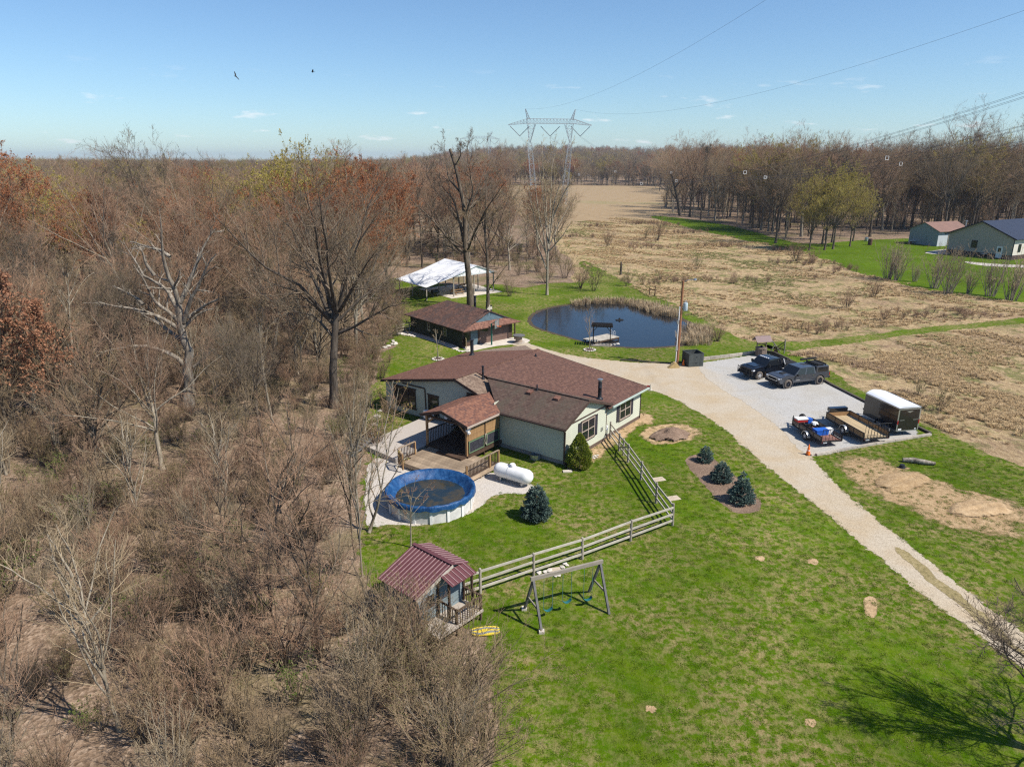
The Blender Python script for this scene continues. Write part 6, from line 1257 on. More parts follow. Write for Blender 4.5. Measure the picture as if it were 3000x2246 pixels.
for s in (-1, 1): MB().beam((-1.35, s * .9, 1.0), (-1.02, s * .9, 1.72), .09, .06).build('headache_post', M_WHITE, bp); MB().b2((-2.6, s * .75 - .25, 1.02), (-1.3, s * .75 + .25, 1.28)).build('toolbox', M_MATTE, bp, bevel=.02)
MB().b2((-1.08, -.9, 1.66), (-1.0, .9, 1.74)).build('headache_bar', M_MATTE, bp)
for s in (-1, 1):
    MB().b2((2.28, s * .8 - .14, .86), (2.50, s * .8 + .14, 1.0)).build('headlight', M_LAMP, bp, bevel=.02); MB().b2((.78, s * 1.14 - .12, 1.15), (.9, s * 1.14 + .12, 1.42)).build('mirror', M_MATTE, bp, bevel=.02)
    MB().b2((-.7, s * .975, 1.0), (-.5, s * .99, 1.04)).build('door_handle', M_CHROME, bp); MB().b2((wf - .62, s * .9 - .12, .2), (wf - .58, s * .9 + .12, .72)).build('mud_flap', M_DARKWOOD, bp); MB().b2((-.85, s * .975, .6), (1.15, s * .985, .64)).build('side_moulding', M_CHROME, bp)
    wheel(bp, wf, s * .86, rw, .26, M_RIMW, M_TYRE_D, s); wheel(bp, wr_, s * .86, rw, .40, M_RIMW, M_TYRE, s)
# trailers
def util_trailer(label, c, heading, L, W, side_h, floor, axles, rail, gate_h, wheel_r=.34):
    o = thing('utility_trailer', label, 'trailer', (c[0], c[1], .02), heading); z0 = .50
    n = max(6, int(W / .17))
    for k in range(n): MB().b2((-L / 2 + .03, -W / 2 + .05 + k * (W - .1) / n, z0), (L / 2 - .03, -W / 2 + .04 + (k + 1) * (W - .1) / n, z0 + .04)).build('floor_board', floor, o)
    fr = MB(); t_ = .06
    for s in (-1, 1): fr.b2((-L / 2, s * W / 2 - .03, z0 - .12), (L / 2, s * W / 2 + .03, z0)); fr.b2((-L / 2, s * W / 2 - .03, z0 + side_h - .05), (L / 2, s * W / 2 + .03, z0 + side_h))
    fr.b2((L / 2 - .06, -W / 2, z0 - .12), (L / 2, W / 2, z0)); fr.b2((L / 2 - .06, -W / 2, z0 + side_h - .05), (L / 2, W / 2, z0 + side_h)); fr.b2((-L / 2, -W / 2, z0 - .12), (-L / 2 + .06, W / 2, z0))
    for k in range(5):
        x = -L / 2 + .05 + k * (L - .1) / 4
        for s in (-1, 1): fr.b2((x - .03, s * W / 2 - .025, z0 - .1), (x + .03, s * W / 2 + .025, z0 + side_h))
    fr.beam((L / 2, -W / 2 + .2, z0 - .06), (L / 2 + 1.1, 0, z0 - .06), .08, .08); fr.beam((L / 2, W / 2 - .2, z0 - .06), (L / 2 + 1.1, 0, z0 - .06), .08, .08); fr.build('frame', M_MATTE, o)
    for s in (-1, 1): MB().b2((-L / 2 + .06, s * (W / 2 + .0) - .015, z0 + .05), (L / 2 - .06, s * (W / 2) + .015, z0 + side_h - .06)).build('side_board', rail, o)
    MB().b2((L / 2 - .05, -W / 2 + .04, z0 + .05), (L / 2 - .02, W / 2 - .04, z0 + side_h - .06)).build('front_board', rail, o)
    MB().tube([(L / 2 + .95, .12, .0), (L / 2 + .95, .12, .75)], .035, 6).build('jack', M_MATTE, o); MB().lathe([(0, z0 - .10), (.07, z0 - .1), (.07, z0 + .02), (0, z0 + .03)], 10, (L / 2 + 1.15, 0, 0)).build('coupler', M_GALV, o)
    g = MB(); x = -L / 2 - .04; zb = z0 - .05; g.tube([(x, -W / 2, zb), (x - .04, -W / 2, zb + gate_h), (x - .04, W / 2, zb + gate_h), (x, W / 2, zb)], .028, 6); g.tube([(x, -W / 2, zb), (x, W / 2, zb)], .028, 6)
    gate = g.build('ramp_gate', M_MATTE, o)
    for k in range(1, 6 if W < 1.9 else 8): y = -W / 2 + W * k / (6 if W < 1.9 else 8); MB().tube([(x, y, zb), (x - .04, y, zb + gate_h)], .016 if W < 1.9 else .022, 5).build('gate_bar', M_MATTE, gate)
    t2 = NT('gate_mesh'); vm = t2.n('ShaderNodeTexChecker')
    for i in range(axles):
        xx = -.25 + (i - (axles - 1) / 2) * .85
        for s in (-1, 1):
            wheel(o, xx, s * (W / 2 + .17), wheel_r, .2, M_RIMW, M_TYRE, s, 5); f = MB(); A = arch(xx, wheel_r + .07, wheel_r, 10); B = arch(xx, wheel_r + .045, wheel_r, 10)[::-1]; f.prism(A + B, s * (W / 2 + .06), s * (W / 2 + .29)); f.build('fender', M_GALV if axles == 1 else P_BLACK, o)
    for s in (-1, 1): MB().b2((-L / 2 - .02, s * W / 2 - .08 * s - .06, z0 - .11), (-L / 2 + .0, s * W / 2 - .08 * s + .06, z0 - .03)).build('tail_light', M_RED, o)
    MB().b2((-L / 2 - .03, W / 2 - .45, z0 - .16), (-L / 2 - .02, W / 2 - .15, z0 - .02)).build('number_plate', M_WHITE, o)
    return o
M_REDWOOD = pm('red_brown_boards', (.26, .13, .10), (.17, .085, .065), 2.5, .8, .2, 10, stretch=(.6, 4, 1), var=.15); M_TANWOOD = pm('pale_pine_boards', (.50, .39, .24), (.37, .28, .165), 2, .8, .2, 10, stretch=(.5, 4, 1), var=.12); M_GREYSIDE = pm('grey_side_boards', (.24, .19, .155), (.15, .12, .10), 3, .85, .2, 10)
T1 = (22.35, 48.75); T1H = R(101)
util_trailer('small utility trailer loaded with coolers and gear, nearest the orange cone', T1, T1H, 3.7, 1.62, .34, M_REDWOOD, 1, M_GREYSIDE, .95, .31)
T2 = (25.75, 49.75); T2H = R(100)
bt = util_trailer('empty wooden-floored utility trailer between the loaded one and the enclosed one', T2, T2H, 4.6, 2.0, .42, M_TANWOOD, 1, M_CEDAR, 1.15, .36)
MB().b2((2.22, -.75, .92), (2.62, .75, 1.20)).build('toolbox', P_BLACK, bt, bevel=.02)
def on1(label, name, cat, x, y, z, builder, mat, sub=()):
    q = Vector((T1[0] + x * math.cos(T1H) - y * math.sin(T1H), T1[1] + x * math.sin(T1H) + y * math.cos(T1H), .56 + z)); o = thing(name, label, cat, q[:], T1H); builder.build('body', mat, o, bevel=.015)
    for nm, b, m in sub: b.build(nm, m, o)
M_BLUEP = pm('blue_plastic', (.02, .12, .50), (.015, .09, .40), 3, .4); M_REDP = pm('red_plastic', (.42, .03, .03), (.33, .025, .025), 3, .4)
on1('blue cooler with its lid shut on the loaded trailer near the gate', 'cooler', 'cooler', -.65, .1, 0, MB().b2((-.28, -.48, 0), (.28, .48, .34)), M_BLUEP, [('lid', MB().b2((-.30, -.50, .34), (.30, .50, .40)), M_BLUEP), ('handle', MB().b2((-.05, .5, .2), (.05, .53, .26)), M_WHITE)])
on1('white box beside the blue cooler on the loaded trailer', 'white_box', 'box', -.62, -.62, 0, MB().b2((-.22, -.2, 0), (.22, .2, .36)), M_WHITE, [('lid', MB().b2((-.23, -.21, .36), (.23, .21, .39)), M_WHITE)])
on1('red and white cooler at the front of the loaded trailer', 'cooler', 'cooler', 1.35, .42, .28, MB().b2((-.24, -.42, 0), (.24, .42, .20)), M_REDP, [('lid', MB().b2((-.26, -.44, .20), (.26, .44, .28)), M_WHITE)])
on1('blue bin at the front of the loaded trailer beside the red cooler', 'blue_bin', 'bin', 1.3, -.2, .05, MB().b2((-.2, -.18, 0), (.2, .18, .42)), M_BLUEP, [('rim', MB().b2((-.22, -.2, .42), (.22, .2, .45)), M_BLUEP)])
on1('black folded frame lying on the loaded trailer', 'folded_frame', 'frame', .35, .0, 0, MB().b2((-.6, -.5, .05), (.55, -.44, .25)).b2((-.6, .44, .05), (.55, .5, .25)).b2((-.6, -.2, .1), (.5, -.15, .2)).b2((-.6, .15, .1), (.5, .2, .2)).b2((.5, -.5, .05), (.56, .5, .25)), M_MATTE)
on1('pile of white bags on the loaded trailer', 'white_bags', 'bag', .95, -.45, 0, MB().lathe([(0, 0), (.26, .02), (.30, .14), (.22, .30), (.06, .36), (0, .36)], 9), M_WHITE)
sp_ = thing('spare_wheel', 'spare wheel leaning at the nose of the loaded trailer', 'wheel', (T1[0] + 2.05 * math.cos(T1H) + .15 * math.sin(T1H), T1[1] + 2.05 * math.sin(T1H) - .15 * math.cos(T1H), .55), T1H + .2); wheel(sp_, 0, 0, .30, .2, M_RIMW)
T3H = R(101); et = thing('enclosed_trailer', 'black enclosed cargo trailer with a white rounded roof at the pad corner', 'trailer', (28.85, 50.95, .02), T3H)
M_TRBLK = carpaint('black_trailer_skin', (.016, .015, .016), .35); M_TROOF = pm('pale_trailer_roof', (.78, .80, .84), (.66, .68, .73), 1.2, .5, .05, 10)
L3, W3, H3, z0 = 3.7, 1.85, 1.95, .40
nose = [(-L3 / 2, -W3 / 2), (L3 / 2, -W3 / 2), (L3 / 2 + .35, 0), (L3 / 2, W3 / 2), (-L3 / 2, W3 / 2)]
MB().prism(nose, z0, z0 + H3 - .15, 'z').build('box', M_TRBLK, et)
P2 = []; n = 9
for i in range(n): a = -1 + 2 * i / (n - 1); P2.append((a * (W3 / 2 + .01), z0 + H3 - .15 + .16 * (1 - abs(a) ** 3)))
mb = MB(); V = [(-L3 / 2 - .02, y, z) for y, z in P2] + [(L3 / 2, y, z) for y, z in P2] + [(L3 / 2 + .35 * (1 - abs(y) / (W3 / 2 + .02)), y, z - .02) for y, z in P2]
mb.add(V, [(i, i + 1, n + i + 1, n + i) for i in range(n - 1)] + [(n + i, n + i + 1, 2 * n + i + 1, 2 * n + i) for i in range(n - 1)] + [tuple(range(n))[::-1]]); mb.build('roof', M_TROOF, et, True)
for s in (-1, 1): MB().beam((-L3 / 2 - .02, s * (W3 / 2 + .015), z0 + H3 - .16), (L3 / 2, s * (W3 / 2 + .015), z0 + H3 - .16), .04, .09).build('roof_trim', M_GALV if s > 0 else P_BLACK, et); MB().beam((-L3 / 2, s * (W3 / 2 + .012), z0 + .04), (L3 / 2, s * (W3 / 2 + .012), z0 + .04), .03, .08).build('sill_trim', M_GALV, et)
dr_ = MB().b2((-L3 / 2 - .035, -W3 / 2 + .10, z0 + .08), (-L3 / 2 - .005, W3 / 2 - .10, z0 + H3 - .30)).build('rear_door', M_TRBLK, et)
MB().b2((-L3 / 2 - .03, -W3 / 2, z0), (-L3 / 2, -W3 / 2 + .09, z0 + H3 - .2)).b2((-L3 / 2 - .03, W3 / 2 - .09, z0), (-L3 / 2, W3 / 2, z0 + H3 - .2)).b2((-L3 / 2 - .03, -W3 / 2, z0 + H3 - .28), (-L3 / 2, W3 / 2, z0 + H3 - .2)).b2((-L3 / 2 - .03, -W3 / 2, z0), (-L3 / 2, W3 / 2, z0 + .07)).build('door_frame', M_GALV, et)
MB().add([(-L3 / 2 - .045, -.28, z0 + H3 - .40), (-L3 / 2 - .045, .28, z0 + H3 - .40), (-L3 / 2 - .045, 0, z0 + H3 - .52), (-L3 / 2 - .03, -.28, z0 + H3 - .40), (-L3 / 2 - .03, .28, z0 + H3 - .40), (-L3 / 2 - .03, 0, z0 + H3 - .52)], [(0, 1, 2), (5, 4, 3), (0, 3, 4, 1), (1, 4, 5, 2), (2, 5, 3, 0)]).build('emblem', M_GALV, et)
MB().b2((-L3 / 2 - .045, W3 / 2 - .42, z0 + .1), (-L3 / 2 - .03, W3 / 2 - .14, z0 + .22)).build('number_plate', M_WHITE, et); MB().b2((-L3 / 2 - .045, -W3 / 2 + .2, z0 + .12), (-L3 / 2 - .03, -W3 / 2 + .34, z0 + .18)).build('lamp', M_LAMP, et)
for s in (-1, 1):
    MB().b2((-L3 / 2 - .045, s * (W3 / 2 - .05) - .03, z0 + .55), (-L3 / 2 - .03, s * (W3 / 2 - .05) + .03, z0 + .85)).build('tail_light', M_RED, et); MB().b2((-L3 / 2 - .05, s * .55 - .2, z0 + .85), (-L3 / 2 - .035, s * .55 + .2, z0 + .88)).build('latch_bar', M_GALV, et)
    wheel(et, -.1, s * (W3 / 2 - .12), .33, .2, M_RIMW, M_TYRE, s, 5); f = MB(); f.prism(arch(-.1, .43, .33, 10) + arch(-.1, .40, .33, 10)[::-1], s * (W3 / 2 - .02), s * (W3 / 2 + .12)); f.build('fender', P_BLACK, et)
MB().beam((L3 / 2, -.5, z0 + .05), (L3 / 2 + 1.2, 0, z0 + .05), .08).beam((L3 / 2, .5, z0 + .05), (L3 / 2 + 1.2, 0, z0 + .05), .08).build('tongue', M_MATTE, et); MB().tube([(L3 / 2 + 1.0, 0, 0), (L3 / 2 + 1.0, 0, .8)], .04, 6).build('jack', M_GALV, et)
pad_ = thing('step_block', 'grey ramp panel leaning beside the enclosed trailer', 'panel', gf(2592, 1272)[:], T3H); MB().b2((-.4, -.04, 0), (.4, .04, .62)).build('panel', M_DARKGREY, pad_)

# cones
def cone(label, p, h=.72, mat=M_ORANGE, band=True):
    o = thing('traffic_cone', label, 'cone', p[:]); MB().b2((-.2, -.2, 0), (.2, .2, .04)).build('base', M_MATTE if mat is M_ORANGE else mat, o); r = .155
    MB().lathe([(r, .04), (.03, h - .02), (.025, h), (0, h)], 16).build('body', mat, o, True)
    if band: MB().lathe([(r * .62 + .01, h * .42), (r * .42 + .014, h * .60)], 16, caps=False).build('reflective_band', M_WHITE, o, True)
cone('orange traffic cone with a white band at the pad corner by the loaded trailer', gf(2367, 1332), .78); cone('plain orange traffic cone beside the green bin box', gf(2002, 1070), .62, M_ORANGE, False); cone('faded whitish cone beside the far right corner of the house', gf(1905, 1143), .55, M_RAILWOOD, False)
rb = thing('red_bucket', 'dull red bucket beside the faded cone at the house corner', 'bucket', gf(1899, 1142)[:]); MB().lathe([(.13, 0), (.16, .38), (.145, .38), (.12, .03)], 14).build('body', M_REDP, rb, True); MB().tube([(-.15, 0, .36), (-.1, 0, .45), (.1, 0, .45), (.15, 0, .36)], .008, 5).build('handle', M_GALV, rb)
# ------------------------------------------------------------------ yard furniture
# utility pole
up = thing('utility_pole', 'reddish wooden utility pole with transformer and conduit at the driveway edge', 'utility pole', gf(1983, 1068)[:], 0); PHT = 8.4
M_POLE = pm('reddish_pole_wood', (.33, .155, .075), (.20, .095, .05), 2, .85, .3, 12, stretch=(3, 3, .25))
MB().tube([(0, 0, -.1), (.02, 0, PHT * .5), (.03, 0, PHT)], [.17, .145, .115], 12).build('pole', M_POLE, up, True)
MB().tube([(-.17, -.10, 0), (-.15, -.09, 5.9)], .055, 8).build('conduit', M_WHITE, up, True); MB().tube([(.05, .05, PHT - .15), (.45, -.1, PHT + .1), (1.0, -.2, PHT + .18)], .025, 6).build('lamp_arm', M_GALV, up)
MB().lathe([(.06, .12), (.16, .06), (.17, -.04), (.10, -.10), (0, -.10)], 12, (1.12, -.22, PHT + .16)).build('lamp_head', M_GALV, up, True)
tr_ = MB().lathe([(0, -.42), (.20, -.40), (.22, -.36), (.22, .30), (.20, .36), (0, .40)], 16, (.42, -.05, 5.9)).build('transformer', pm('pale_grey_enamel', (.42, .52, .56), (.34, .43, .47), 3, .4), up, True)
for k in (-.08, .08): MB().lathe([(.03, .38), (.045, .45), (.03, .50), (.04, .55), (.015, .6), (0, .6)], 8, (.42 + k, -.05, 5.9)).build('bushing', M_GALV, tr_)
MB().b2((.1, -.09, 5.75), (.24, -.01, 5.85)).b2((.1, -.09, 6.05), (.24, -.01, 6.12)).build('bracket', M_GALV, up); MB().b2((-.28, -.2, 1.5), (-.06, -.12, 1.85)).b2((-.30, -.2, 4.2), (-.12, -.12, 4.55)).build('meter_box', M_GALV, up)
MB().tube([(.1, 0, 6.2), (.3, 0, 4.9), (.12, 0, 4.6)], .012, 5).build('drop_wire', M_BLACK, up)
pbx = thing('pole_guard', 'tan wooden wedge box at the foot of the utility pole', 'box', gf(1975, 1076)[:], R(10)); MB().prism([(-.75, 0), (.45, 0), (.45, .12), (.1, .55), (-.1, .55)], -.35, .1).build('body', pm('tan_plywood', (.48, .35, .16), (.36, .26, .12), 3, .8), pbx)
# bin enclosure
bx = thing('bin_enclosure', 'dark green-grey board box, open on top, beside the utility pole', 'bin box', gf(2028, 1068)[:], R(12)); bw = 1.55; M_BINBD = pm('dark_green_grey_boards', (.075, .085, .082), (.05, .058, .056), 4, .8, .2, 10, var=.15)
bd = MB().b2((-.068, -.015, 0), (.068, .015, 1.3)).mesh('board'); bd.materials.append(M_BINBD)
for k in range(11):
    f = -bw / 2 + .07 + k * .141
    for (x, y, r) in ((f, -bw / 2, 0), (f, bw / 2, 0), (-bw / 2, f, math.pi / 2), (bw / 2, f, math.pi / 2)): inst(bd, 'board', bx, (x, y, .03), (0, 0, r))
MB().b2((-bw / 2 - .03, -bw / 2 - .03, 1.3), (bw / 2 + .03, -bw / 2 + .05, 1.35)).b2((-bw / 2 - .03, bw / 2 - .05, 1.3), (bw / 2 + .03, bw / 2 + .03, 1.35)).b2((-bw / 2 - .03, -bw / 2 + .05, 1.3), (-bw / 2 + .05, bw / 2 - .05, 1.35)).b2((bw / 2 - .05, -bw / 2 + .05, 1.3), (bw / 2 + .03, bw / 2 - .05, 1.35)).build('top_rim', M_BINBD, bx)
MB().b2((-.65, -.70, .02), (.65, .70, .06)).build('floor', M_MATTE, bx)
for z in (.35, .95): MB().b2((-.1, -bw / 2 - .03, z), (.1, -bw / 2 - .015, z + .06)).build('hinge', M_BLACK, bx)
wb_ = thing('wheelie_bin', 'dark bin standing inside the open board box', 'bin', gf(2030, 1066)[:], R(12)); MB().prism([(-.25, .12), (.25, .12), (.32, .95), (-.32, .95)], -.28, .28).build('body', M_MATTE, wb_); MB().b2((-.34, -.3, .95), (.34, .32, 1.0)).build('lid', M_MATTE, wb_)
# wishing well
we = thing('wishing_well', 'small wooden wishing well with a shingled gable roof at the corner of the pad', 'well', gf(2228, 1042)[:], R(12)); M_WELL = pm('weathered_brown_boards', (.20, .155, .125), (.13, .10, .08), 3, .85, .2, 12, var=.15)
for k in range(8): a = k * math.pi / 4; MB().box((.52 * math.cos(a), .52 * math.sin(a), .42), (.05, .42, .84), a).build('stave', M_WELL, we)
MB().lathe([(.50, .84), (.62, .84), (.62, .90), (.50, .90)], 8).build('rim', M_WELL, we)
for s in (-1, 1): MB().b2((s * .52 - .04, -.04, .85), (s * .52 + .04, .04, 1.75)).build('post', M_WELL, we)
SH_WELL = pm('well_shingles', (.27, .20, .19), (.19, .14, .135), 7, .85, .3, 20, stretch=(1, 5, 5))
for s in (-1, 1):
    for k in range(4): z = 1.62 + k * .13; y = s * (.56 - k * .14); MB().slab([(-.88, y, z), (.88, y, z), (.88, y - s * .16, z + .15), (-.88, y - s * .16, z + .15)], .03).build('shingle_row', SH_WELL, we)
MB().tube([(-.5, 0, 1.3), (.5, 0, 1.3)], .05, 8).build('windlass', M_WELL, we); MB().lathe([(.10, .92), (.13, 1.12), (.11, 1.12), (.09, .95)], 10).build('bucket', M_MATTE, we)
# old plough and braced gate posts behind the well
pg = thing('braced_posts', 'weathered fence posts with a diagonal brace behind the well', 'fence', gf(2297, 1036)[:], 0)
MB().tube([(0, 0, 0), (-.02, 0, 1.55)], .07, 8).build('post', M_GREYWOOD, pg); MB().beam((-.05, 0, 1.3), (-.95, .3, .5), .06, .08).build('brace', M_DARKWOOD, pg); MB().beam((-.05, 0, 1.05), (-.7, .2, .3), .05, .06).build('brace', M_DARKWOOD, pg)
plw = thing('old_plough', 'rusty old horse plough leaning on the grass behind the well', 'plough', gf(2272, 1032)[:], R(-20)); M_RUST = pm('rusty_iron', (.12, .06, .04), (.07, .04, .03), 6, .9)
MB().beam((-.55, 0, 1.35), (.45, 0, .12), .09, .10).build('beam', M_GREYWOOD, plw); MB().beam((-.15, .1, .9), (-.5, .25, .1), .05).build('handle', M_GREYWOOD, plw); MB().beam((-.15, -.1, .9), (-.45, -.3, .1), .05).build('handle', M_GREYWOOD, plw); MB().prism([(-.2, 0), (.3, .0), (.1, .35), (-.15, .3)], -.06, .06).build('share', M_RUST, plw)
# timber edging of the pad
M_TIE = pm('dark_railway_tie', (.095, .078, .066), (.055, .046, .040), 3, .9, .4, 12, stretch=(1, 4, 1), var=.15); M_TIEL = pm('weathered_pale_timber', (.46, .41, .35), (.30, .265, .225), 3, .9, .4, 12, var=.12)
def edging(name, label, pts, mat, lay=1, w=.17, h=.16, n=4):
    o = thing(name, label, 'timber edging', (pts[0].x, pts[0].y, 0)); B = pts[0]
    for i in range(len(pts) - 1):
        a = pts[i] - B; b = pts[i + 1] - B
        for j in range(lay):
            for k in range(n):
                p = a.lerp(b, k / n); q = a.lerp(b, (k + 1) / n - .006); MB().beam((p.x, p.y, h * (j + .5)), (q.x, q.y, h * (j + .5)), w, h * .98).build('timber', mat, o)
edging('pad_edging', 'dark timber edging along the meadow side of the gravel pad', [g2(1700, 776), g2(1795, 832), g2(1900, 885), g2(2010, 938)], M_TIE, 1, .2, .18, 3)
edging('pad_edging', 'pale timber edging along the lower side of the gravel pad', [g2(2010, 940), g2(1890, 960), g2(1762, 984)], M_TIEL, 1, .2, .16, 3)
edging('timber_wall', 'low double timber wall behind the bin box up to the well', [g2(1512, 779), g2(1575, 772), g2(1632, 764)], M_TIEL, 2, .18, .17, 3)
edging('timber_wall', 'dark timber wall running from the well along the pad corner', [g2(1650, 762), g2(1672, 766), g2(1702, 780)], M_TIE, 2, .18, .17, 2)
edging('drive_edging', 'long low timber edging between driveway and pond lawn', [g2(1340, 778), g2(1400, 783), g2(1450, 785)], M_TIE, 1, .15, .12, 4)
# dock, ladder and arbor
dk0 = gf(1745, 1008); DANG = R(38.0)
dock = thing('dock', 'grey plank dock reaching into the pond', 'dock', (dk0.x, dk0.y, 0), DANG)
for k in range(26): MB().b2((k * .15 - .3, -.15, .30), (k * .15 - .165, 1.75, .34)).build('plank', M_RAILWOOD, dock)
for y in (-.1, 1.65): MB().b2((-.3, y - .03, .12), (3.6, y + .03, .298)).build('stringer', M_DARKWOOD, dock)
for x, y in ((.1, -.1), (.1, 1.7), (1.8, -.1), (1.8, 1.7), (3.5, -.1), (3.5, 1.7)): MB().tube([(x, y, -.3), (x, y, .30)], .06, 8).build('pile', M_DARKWOOD, dock)
ld = thing('dock_ladder', 'white hooped ladder rails at the end of the dock', 'ladder', (dock.matrix_basis @ Vector((3.6, .9, .34)))[:], DANG)
for s in (-.25, .25): MB().tube([(-.2, s, 0), (-.2, s, .45), (-.05, s, .55), (.1, s, .45), (.1, s, -.4)], .025, 8).build('rail', M_WHITE, ld, True)
ar = thing('arbor', 'dark wooden arbor with lattice sides standing on the shore end of the dock', 'arbor', gf(1762, 1012)[:], R(-8)); aw, ad, ah = 1.85, .75, 2.15; M_ARB = pm('near_black_wood', (.030, .024, .022), (.018, .015, .014), 4, .8, .2, 12)
MB().b2((-1.1, -.5, .0), (1.1, .6, .12)).build('sill', M_GREYWOOD, ar)
for x in (-aw / 2, aw / 2):
    for y in (-ad / 2, ad / 2): MB().b2((x - .05, y - .05, .12), (x + .05, y + .05, ah)).build('post', M_ARB, ar)
    for k in range(9): z = .35 + k * .19; MB().b2((x - .015, -ad / 2 + .05, z), (x + .015, ad / 2 - .05, z + .05)).build('lattice_slat', M_ARB, ar)
for y in (-ad / 2, ad / 2): MB().b2((-aw / 2 - .25, y - .03, ah), (aw / 2 + .25, y + .03, ah + .15)).build('header', M_ARB, ar)
for k in range(9): x = -aw / 2 - .1 + k * (aw + .2) / 8; MB().b2((x - .025, -ad / 2 - .3, ah + .15), (x + .025, ad / 2 + .3, ah + .26)).build('rafter', M_ARB, ar)
for k in range(6): y = -ad / 2 - .2 + k * (ad + .4) / 5; MB().b2((-aw / 2 - .2, y - .02, ah + .26), (aw / 2 + .2, y + .02, ah + .30)).build('top_slat', M_ARB, ar)
for s in (-1, 1): MB().beam((s * aw / 2, -ad / 2, ah - .45), (s * (aw / 2 - .4), -ad / 2, ah), .05, .06).build('brace', M_ARB, ar)
fdk = thing('floating_duck_raft', 'small dark raft floating on the pond', 'raft', gf(1815, 938)[:], .2); MB().b2((-.5, -.18, 0), (.5, .18, .12)).build('hull', M_MATTE, fdk, bevel=.05); MB().lathe([(.12, .12), (.14, .2), (.08, .3), (0, .32)], 9).build('hump', M_MATTE, fdk, True)
# stones
M_STONE = pm('pale_field_stone', (.62, .58, .51), (.42, .38, .33), 3, .9, .5, 10, var=.18)
def stone_mesh(seed):
    import bmesh
    b = bmesh.new(); bmesh.ops.create_icosphere(b, subdivisions=1, radius=.5); rs = random.Random(seed)
    for v in b.verts: v.co *= rs.uniform(.78, 1.1); v.co.z *= .6
    me = bpy.data.meshes.new('stone'); b.to_mesh(me); b.free(); me.materials.append(M_STONE); return me
STN = [stone_mesh(i) for i in range(4)]
def ring(label, c, r, n=14, s=.28):
    o = thing('stone_ring', label, 'stone ring', c[:])
    for k in range(n): a = 2 * math.pi * k / n; inst(STN[k % 4], 'stone', o, (r * math.cos(a), r * math.sin(a), .08), (0, 0, k * 1.7), (s, s * .8, s))
    MB().lathe([(0, .08), (r, .05)], 16).build('soil', pm('ring_mulch' + label[:9], (.12, .08, .06), (.07, .05, .04), 9, .95), o)
ring('ring of pale stones round the sapling left of the garage', z6(715, 1122), .55); ring('ring of pale stones round the sapling by the pond dock', gf(1727, 1026), .60)
def stones(name, label, pts, s0=.3, s1=.6, cat='stones'):
    o = thing(name, label, cat, (pts[0].x, pts[0].y, 0)); rs = random.Random(len(label))
    for i, p in enumerate(pts): s = rs.uniform(s0, s1); q = p - pts[0]; inst(STN[i % 4], 'stone', o, (q.x, q.y, .05), (0, 0, rs.uniform(0, 6)), (s, s * .75, s * .5))
stones('flagstone_row', 'row of flat pale stones along the garden path at the garage corner', [z6(x, y) for x, y in ((950, 925), (990, 950), (1040, 965), (1080, 985), (1130, 990), (1180, 985), (1220, 990), (1250, 965))], .4, .75)
stones('flagstone_row', 'row of pale stones at the far end of the garage path', [z6(x, y) for x, y in ((60, 690), (110, 695), (160, 705), (210, 712), (270, 722), (310, 735))], .5, .9)
stones('shore_stones', 'rounded stones at the shore end of the dock', [gf(1790, 1012), gf(1800, 1010), gf(1810, 1008), gf(1733, 1004)], .4, .7)
stones('stone_heap', 'small heap of white stones by the cone-shaped evergreen', [z1(x, y) for x, y in ((1600, 935), (1615, 930), (1630, 925), (1640, 935), (1620, 942), (1605, 925), (1650, 922))], .2, .34)
stones('bed_stones', 'scatter of pale stones and slabs under the rail fence by the swing set', [z4(x, y) for x, y in ((1300, 440), (1340, 432), (1375, 425), (1440, 460), (1470, 400), (1500, 385), (1420, 465), (1350, 445), (1485, 375))], .22, .42)
stones('wall_stones', 'pale boulders beside the patio steps', [z1(x, y) for x, y in ((40, 700), (20, 760), (60, 640), (90, 600), (10, 830))], .7, 1.0)
o = thing('bed_edging', 'curved white stone edging of the flower bed left of the house', 'edging', (z1(0, 170).x, z1(0, 170).y, 0))
for i, (x, y) in enumerate(((0, 170), (40, 162), (80, 155), (115, 146), (145, 135), (170, 122), (188, 112), (190, 122), (175, 100))): q = z1(x, y) - z1(0, 170); inst(STN[i % 4], 'stone', o, (q.x, q.y, .08), (0, 0, i), (.75, .45, .5))
M_SLAB = pm('tan_paving_slab', (.50, .42, .32), (.38, .31, .24), 4, .9, .3, 14)
for (x, y, lb) in ((2090, 1092, 'square tan paving slab outside the fence, the upper of two'), (2195, 1228, 'square tan paving slab outside the fence, the lower of two')):
    sl = MB().box((0, 0, .02), (.75, .55, .05), .3).build('paving_slab', M_SLAB, None, bevel=.01); sl.location = z1(x, y); tag(sl, lb, 'slab')
sl = MB().box((0, 0, .03), (.6, .42, .06), .2).build('paving_slab', M_SLAB, None, bevel=.01); sl.location = z4(1415, 420); tag(sl, 'flat brown slab among the pale stones under the rail fence', 'slab')
# log and stump on the right lawn
lg = thing('fallen_log', 'bleached grey log lying on the lawn below the enclosed trailer', 'log', gf(2690, 1358)[:], R(-18)); MB().tube([(-.95, 0, .16), (-.3, .05, .20), (.4, -.04, .18), (1.0, .02, .14)], [.15, .19, .17, .11], 9).build('trunk', M_BARK_DEAD, lg, True); MB().tube([(-.3, .1, .2), (.5, .35, .14)], [.09, .05], 7).build('branch', M_BARK_DEAD, lg, True)
st_ = thing('black_stump', 'small charred stump at the top of the bare soil patch', 'stump', gf(2642, 1370)[:]); MB().lathe([(.22, 0), (.17, .12), (.15, .24), (0, .26)], 9).build('stump', M_BLACK, st_, True); MB().tube([(.1, 0, .05), (.35, .1, .02)], [.06, .03], 6).build('root', M_BLACK, st_)
